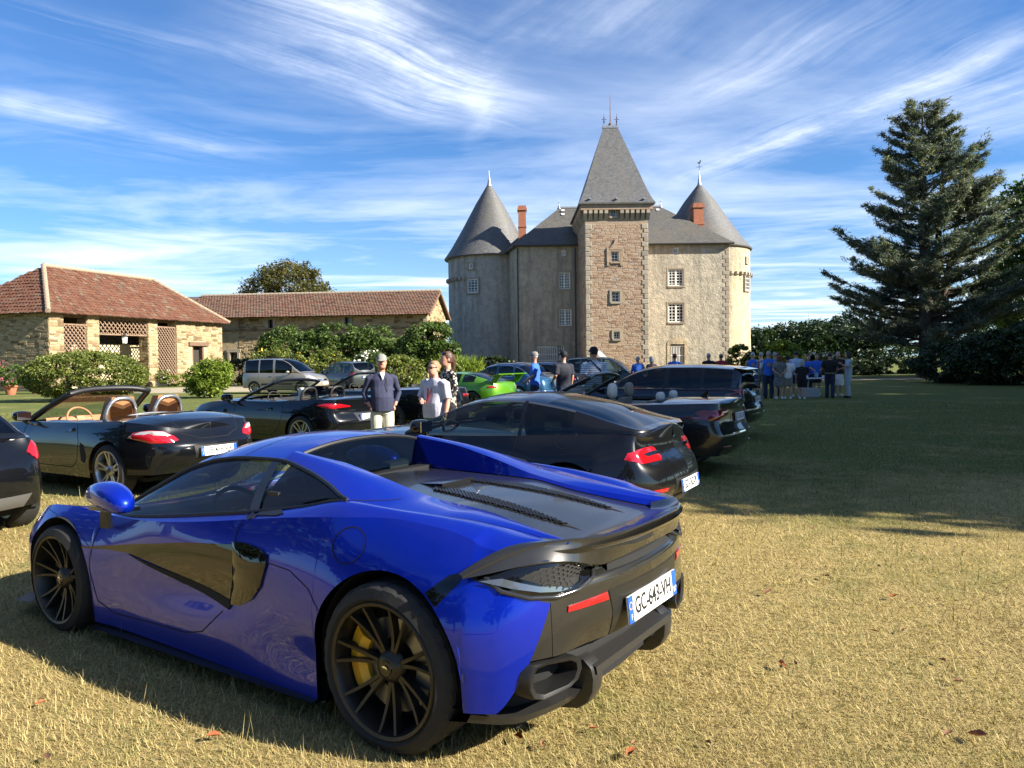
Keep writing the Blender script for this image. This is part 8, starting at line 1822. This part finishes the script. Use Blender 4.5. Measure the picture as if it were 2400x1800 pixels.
# ---- group at the table
GRP = [
 (1764, 33.5, (.15, .99), 1.80, 'man in blue gilet with back emblem, leftmost of the group at the table', ROYAL, DENIM, 'trousers', ('forward', 'forward'), .0, 'short', HAIRG, 'vest'),
 (1784, 35.0, (.2, .97), 1.80, 'grey-haired person between the two blue gilets', KHAKI, GREYC, 'trousers', ('down', 'down'), .5, 'short', HAIRG, None),
 (1801, 32.6, (.25, .97), 1.82, 'man in blue gilet with white sleeves, emblem on his back', ROYAL, DENIM, 'trousers', ('forward', 'forward'), .9, 'short', HAIRG, 'vest2'),
 (1816, 34.5, (.2, .97), 1.80, 'grey-haired head right of the white-sleeved gilet man', GREYC, DENIM, 'trousers', ('down', 'down'), .5, 'short', HAIRG, None),
 (1826, 32.2, (.1, .99), 1.66, 'auburn-haired woman in speckled grey dress, hands behind her', PATTERN, GREYC, 'dress', ('behind', 'behind'), .35, 'bob', HAIRR, None),
 (1846, 32.2, (.15, .99), 1.62, 'man in white polo and grey shorts with dark cap', WHITEC, KHAKI, 'shorts', ('bent', 'bent'), .5, 'short', HAIRK, 'cap'),
 (1866, 33.6, (.3, .95), 1.82, 'tall person in pale blue shirt and dark shorts by the table', SKYC, DENIM, 'shorts', ('forward', 'down'), .9, 'short', HAIRK, None),
 (1880, 32.0, (.3, .95), 1.46, 'short person in black top and dark shorts at the table', BLACKC, BLACKC, 'shorts', ('down', 'forward'), .5, 'bob', HAIRG, None),
 (1894, 35.6, (-.2, -.98), 1.66, 'person in blue shirt on the far side of the table', ROYAL, DENIM, 'trousers', ('forward', 'forward'), .9, 'short', HAIRK, None),
 (1914, 35.2, (-.3, -.95), 1.70, 'server in royal blue tabard behind the table', ROYAL, BLACKC, 'shorts', ('forward', 'forward'), .4, 'short', HAIRK, None),
 (1945, 32.4, (.5, .86), 1.74, 'man in black polo and dark trousers with pale belt', BLACKC, DENIM, 'trousers', ('bent', 'bent'), .5, 'short', HAIRK, 'belt'),
 (1964, 33.8, (-.1, -.99), 1.78, 'white-haired person in black top and white skirt facing the camera', BLACKC, WHITEC, 'skirt', ('forward', 'phone'), .5, 'short', HAIRG, None),
 (1989, 32.4, (-.9, .2), 1.76, 'dark-haired woman in pale blue tunic and trousers, rightmost of the group', cloth('ice', (.40, .47, .55)), cloth('ice2', (.42, .48, .54)), 'trousers', ('phone', 'forward'), .5, 'bob', HAIRK, None)]
for px, d, f, h, lb, tp, bt, kd, ar, sl, hr, hmt, ex in GRP:
    P, k, hx = person(at(px, d*.91), f, h, lb, tp, bt, kd, ar, sl, hr, hmt, cap=BLACKC if ex == 'cap' else None, build=1.06, legs=.03, shoes=WHITEC if ex in (None, 'cap') and kd != 'trousers' else BLACKC)
    if ex in ('vest', 'vest2'):
        q = MB()
        for r0, zz in ((.075, 1.26),): q.add([(-.135, r0*math.cos(a), zz + r0*math.sin(a)) for a in np.linspace(0, 2*math.pi, 14, endpoint=False)], [tuple(range(14))])
        q.v = [tuple(Vector(v)*k) for v in q.v]; q.build('back_emblem', mat('emblem_gold', (.50, .30, .10), .7, col2=(.10, .12, .30), scale=28), P)
    if ex == 'vest2':
        for s, w in ((1, 'white_sleeve'), (-1, 'white_sleeve')):
            e, wv = POSES['forward']; q = MB(); a = Vector((-.005, s*.19, 1.40)); e = Vector((e[0], s*(e[1]+.01), e[2])); wv = Vector((wv[0], s*wv[1], wv[2])); q.tube([a, a.lerp(e, .5), e, e.lerp(wv, .9)], [.072, .066, .060, .050], 10); q.v = [tuple(Vector(v)*k) for v in q.v]; q.build(w, WHITEC, P, 60)
    if ex == 'belt':
        q = MB(); stack(q, [(0, 0, .945, .130, .185), (0, 0, .975, .130, .185)]); q.v = [tuple(Vector(v)*k) for v in q.v]; q.build('belt', cloth('belt', (.30, .28, .12)), P)
# ---- drinks table
c = Vector(at(1915, 30.6)).to_3d(); T_ = empty('folding_table', (c.x, c.y, 0), .08, 'white folding table with bottles and cups, people around it', 'table')
MB().box(-.62, .62, -.36, .36, .715, .75).build('table_top', mat('white_plastic', (.70, .72, .74), .4), T_, bevel=.01)
for sx in (-.52, .52):
    for sy in (-.28, .28): MB().bar((sx, sy, .0), (sx*.92, sy, .72), .03, .03).build('leg', mat('grey_metal', (.25, .25, .26), .4, .6), T_)
for i, (x, y, hh, rr_, m, lb, nm) in enumerate([(-.45, -.1, .10, .035, WHITEC, 'white cup near the left end of the drinks table', 'cup'), (-.12, -.12, .28, .04, mat('bottle_blue', (.10, .25, .40), .1, 0, .6, .5), 'pale blue water bottle in the middle of the drinks table', 'bottle'), (.02, .05, .22, .045, mat('bottle_clear', (.30, .45, .55), .1, 0, .6, .5), 'short clear bottle beside the blue water bottle', 'bottle'), (.30, -.05, .09, .11, WHITEC, 'white bowl at the right end of the drinks table', 'bowl'), (.5, .1, .16, .05, mat('carton', (.60, .55, .30), .6), 'yellowish carton at the far right of the drinks table', 'carton')]):
    q = MB(); q.lathe([(0, 0), (rr_*.85, 0), (rr_, hh*.1), (rr_, hh*.65), (rr_*.5 if nm == 'bottle' else rr_*1.05, hh*.85), (rr_*.4 if nm == 'bottle' else rr_*1.08, hh), (0, hh)], 14); o = q.build(nm, m, None, 40); v = Matrix.Rotation(.08, 3, 'Z') @ Vector((x, y, 0)); o.location = (c.x+v.x, c.y+v.y, .752); tag(o, lb, nm)
o = MB().box(-.30, .30, -.2, .2, 0, .36).build('storage_box', mat('pale_box', (.42, .44, .46), .6), None, bevel=.02); p = at(1899, 30.3); o.location = (p[0], p[1], .004); tag(o, 'pale grey storage box on the grass under the drinks table', 'box')

bpy.data.scenes.remove(TMP)
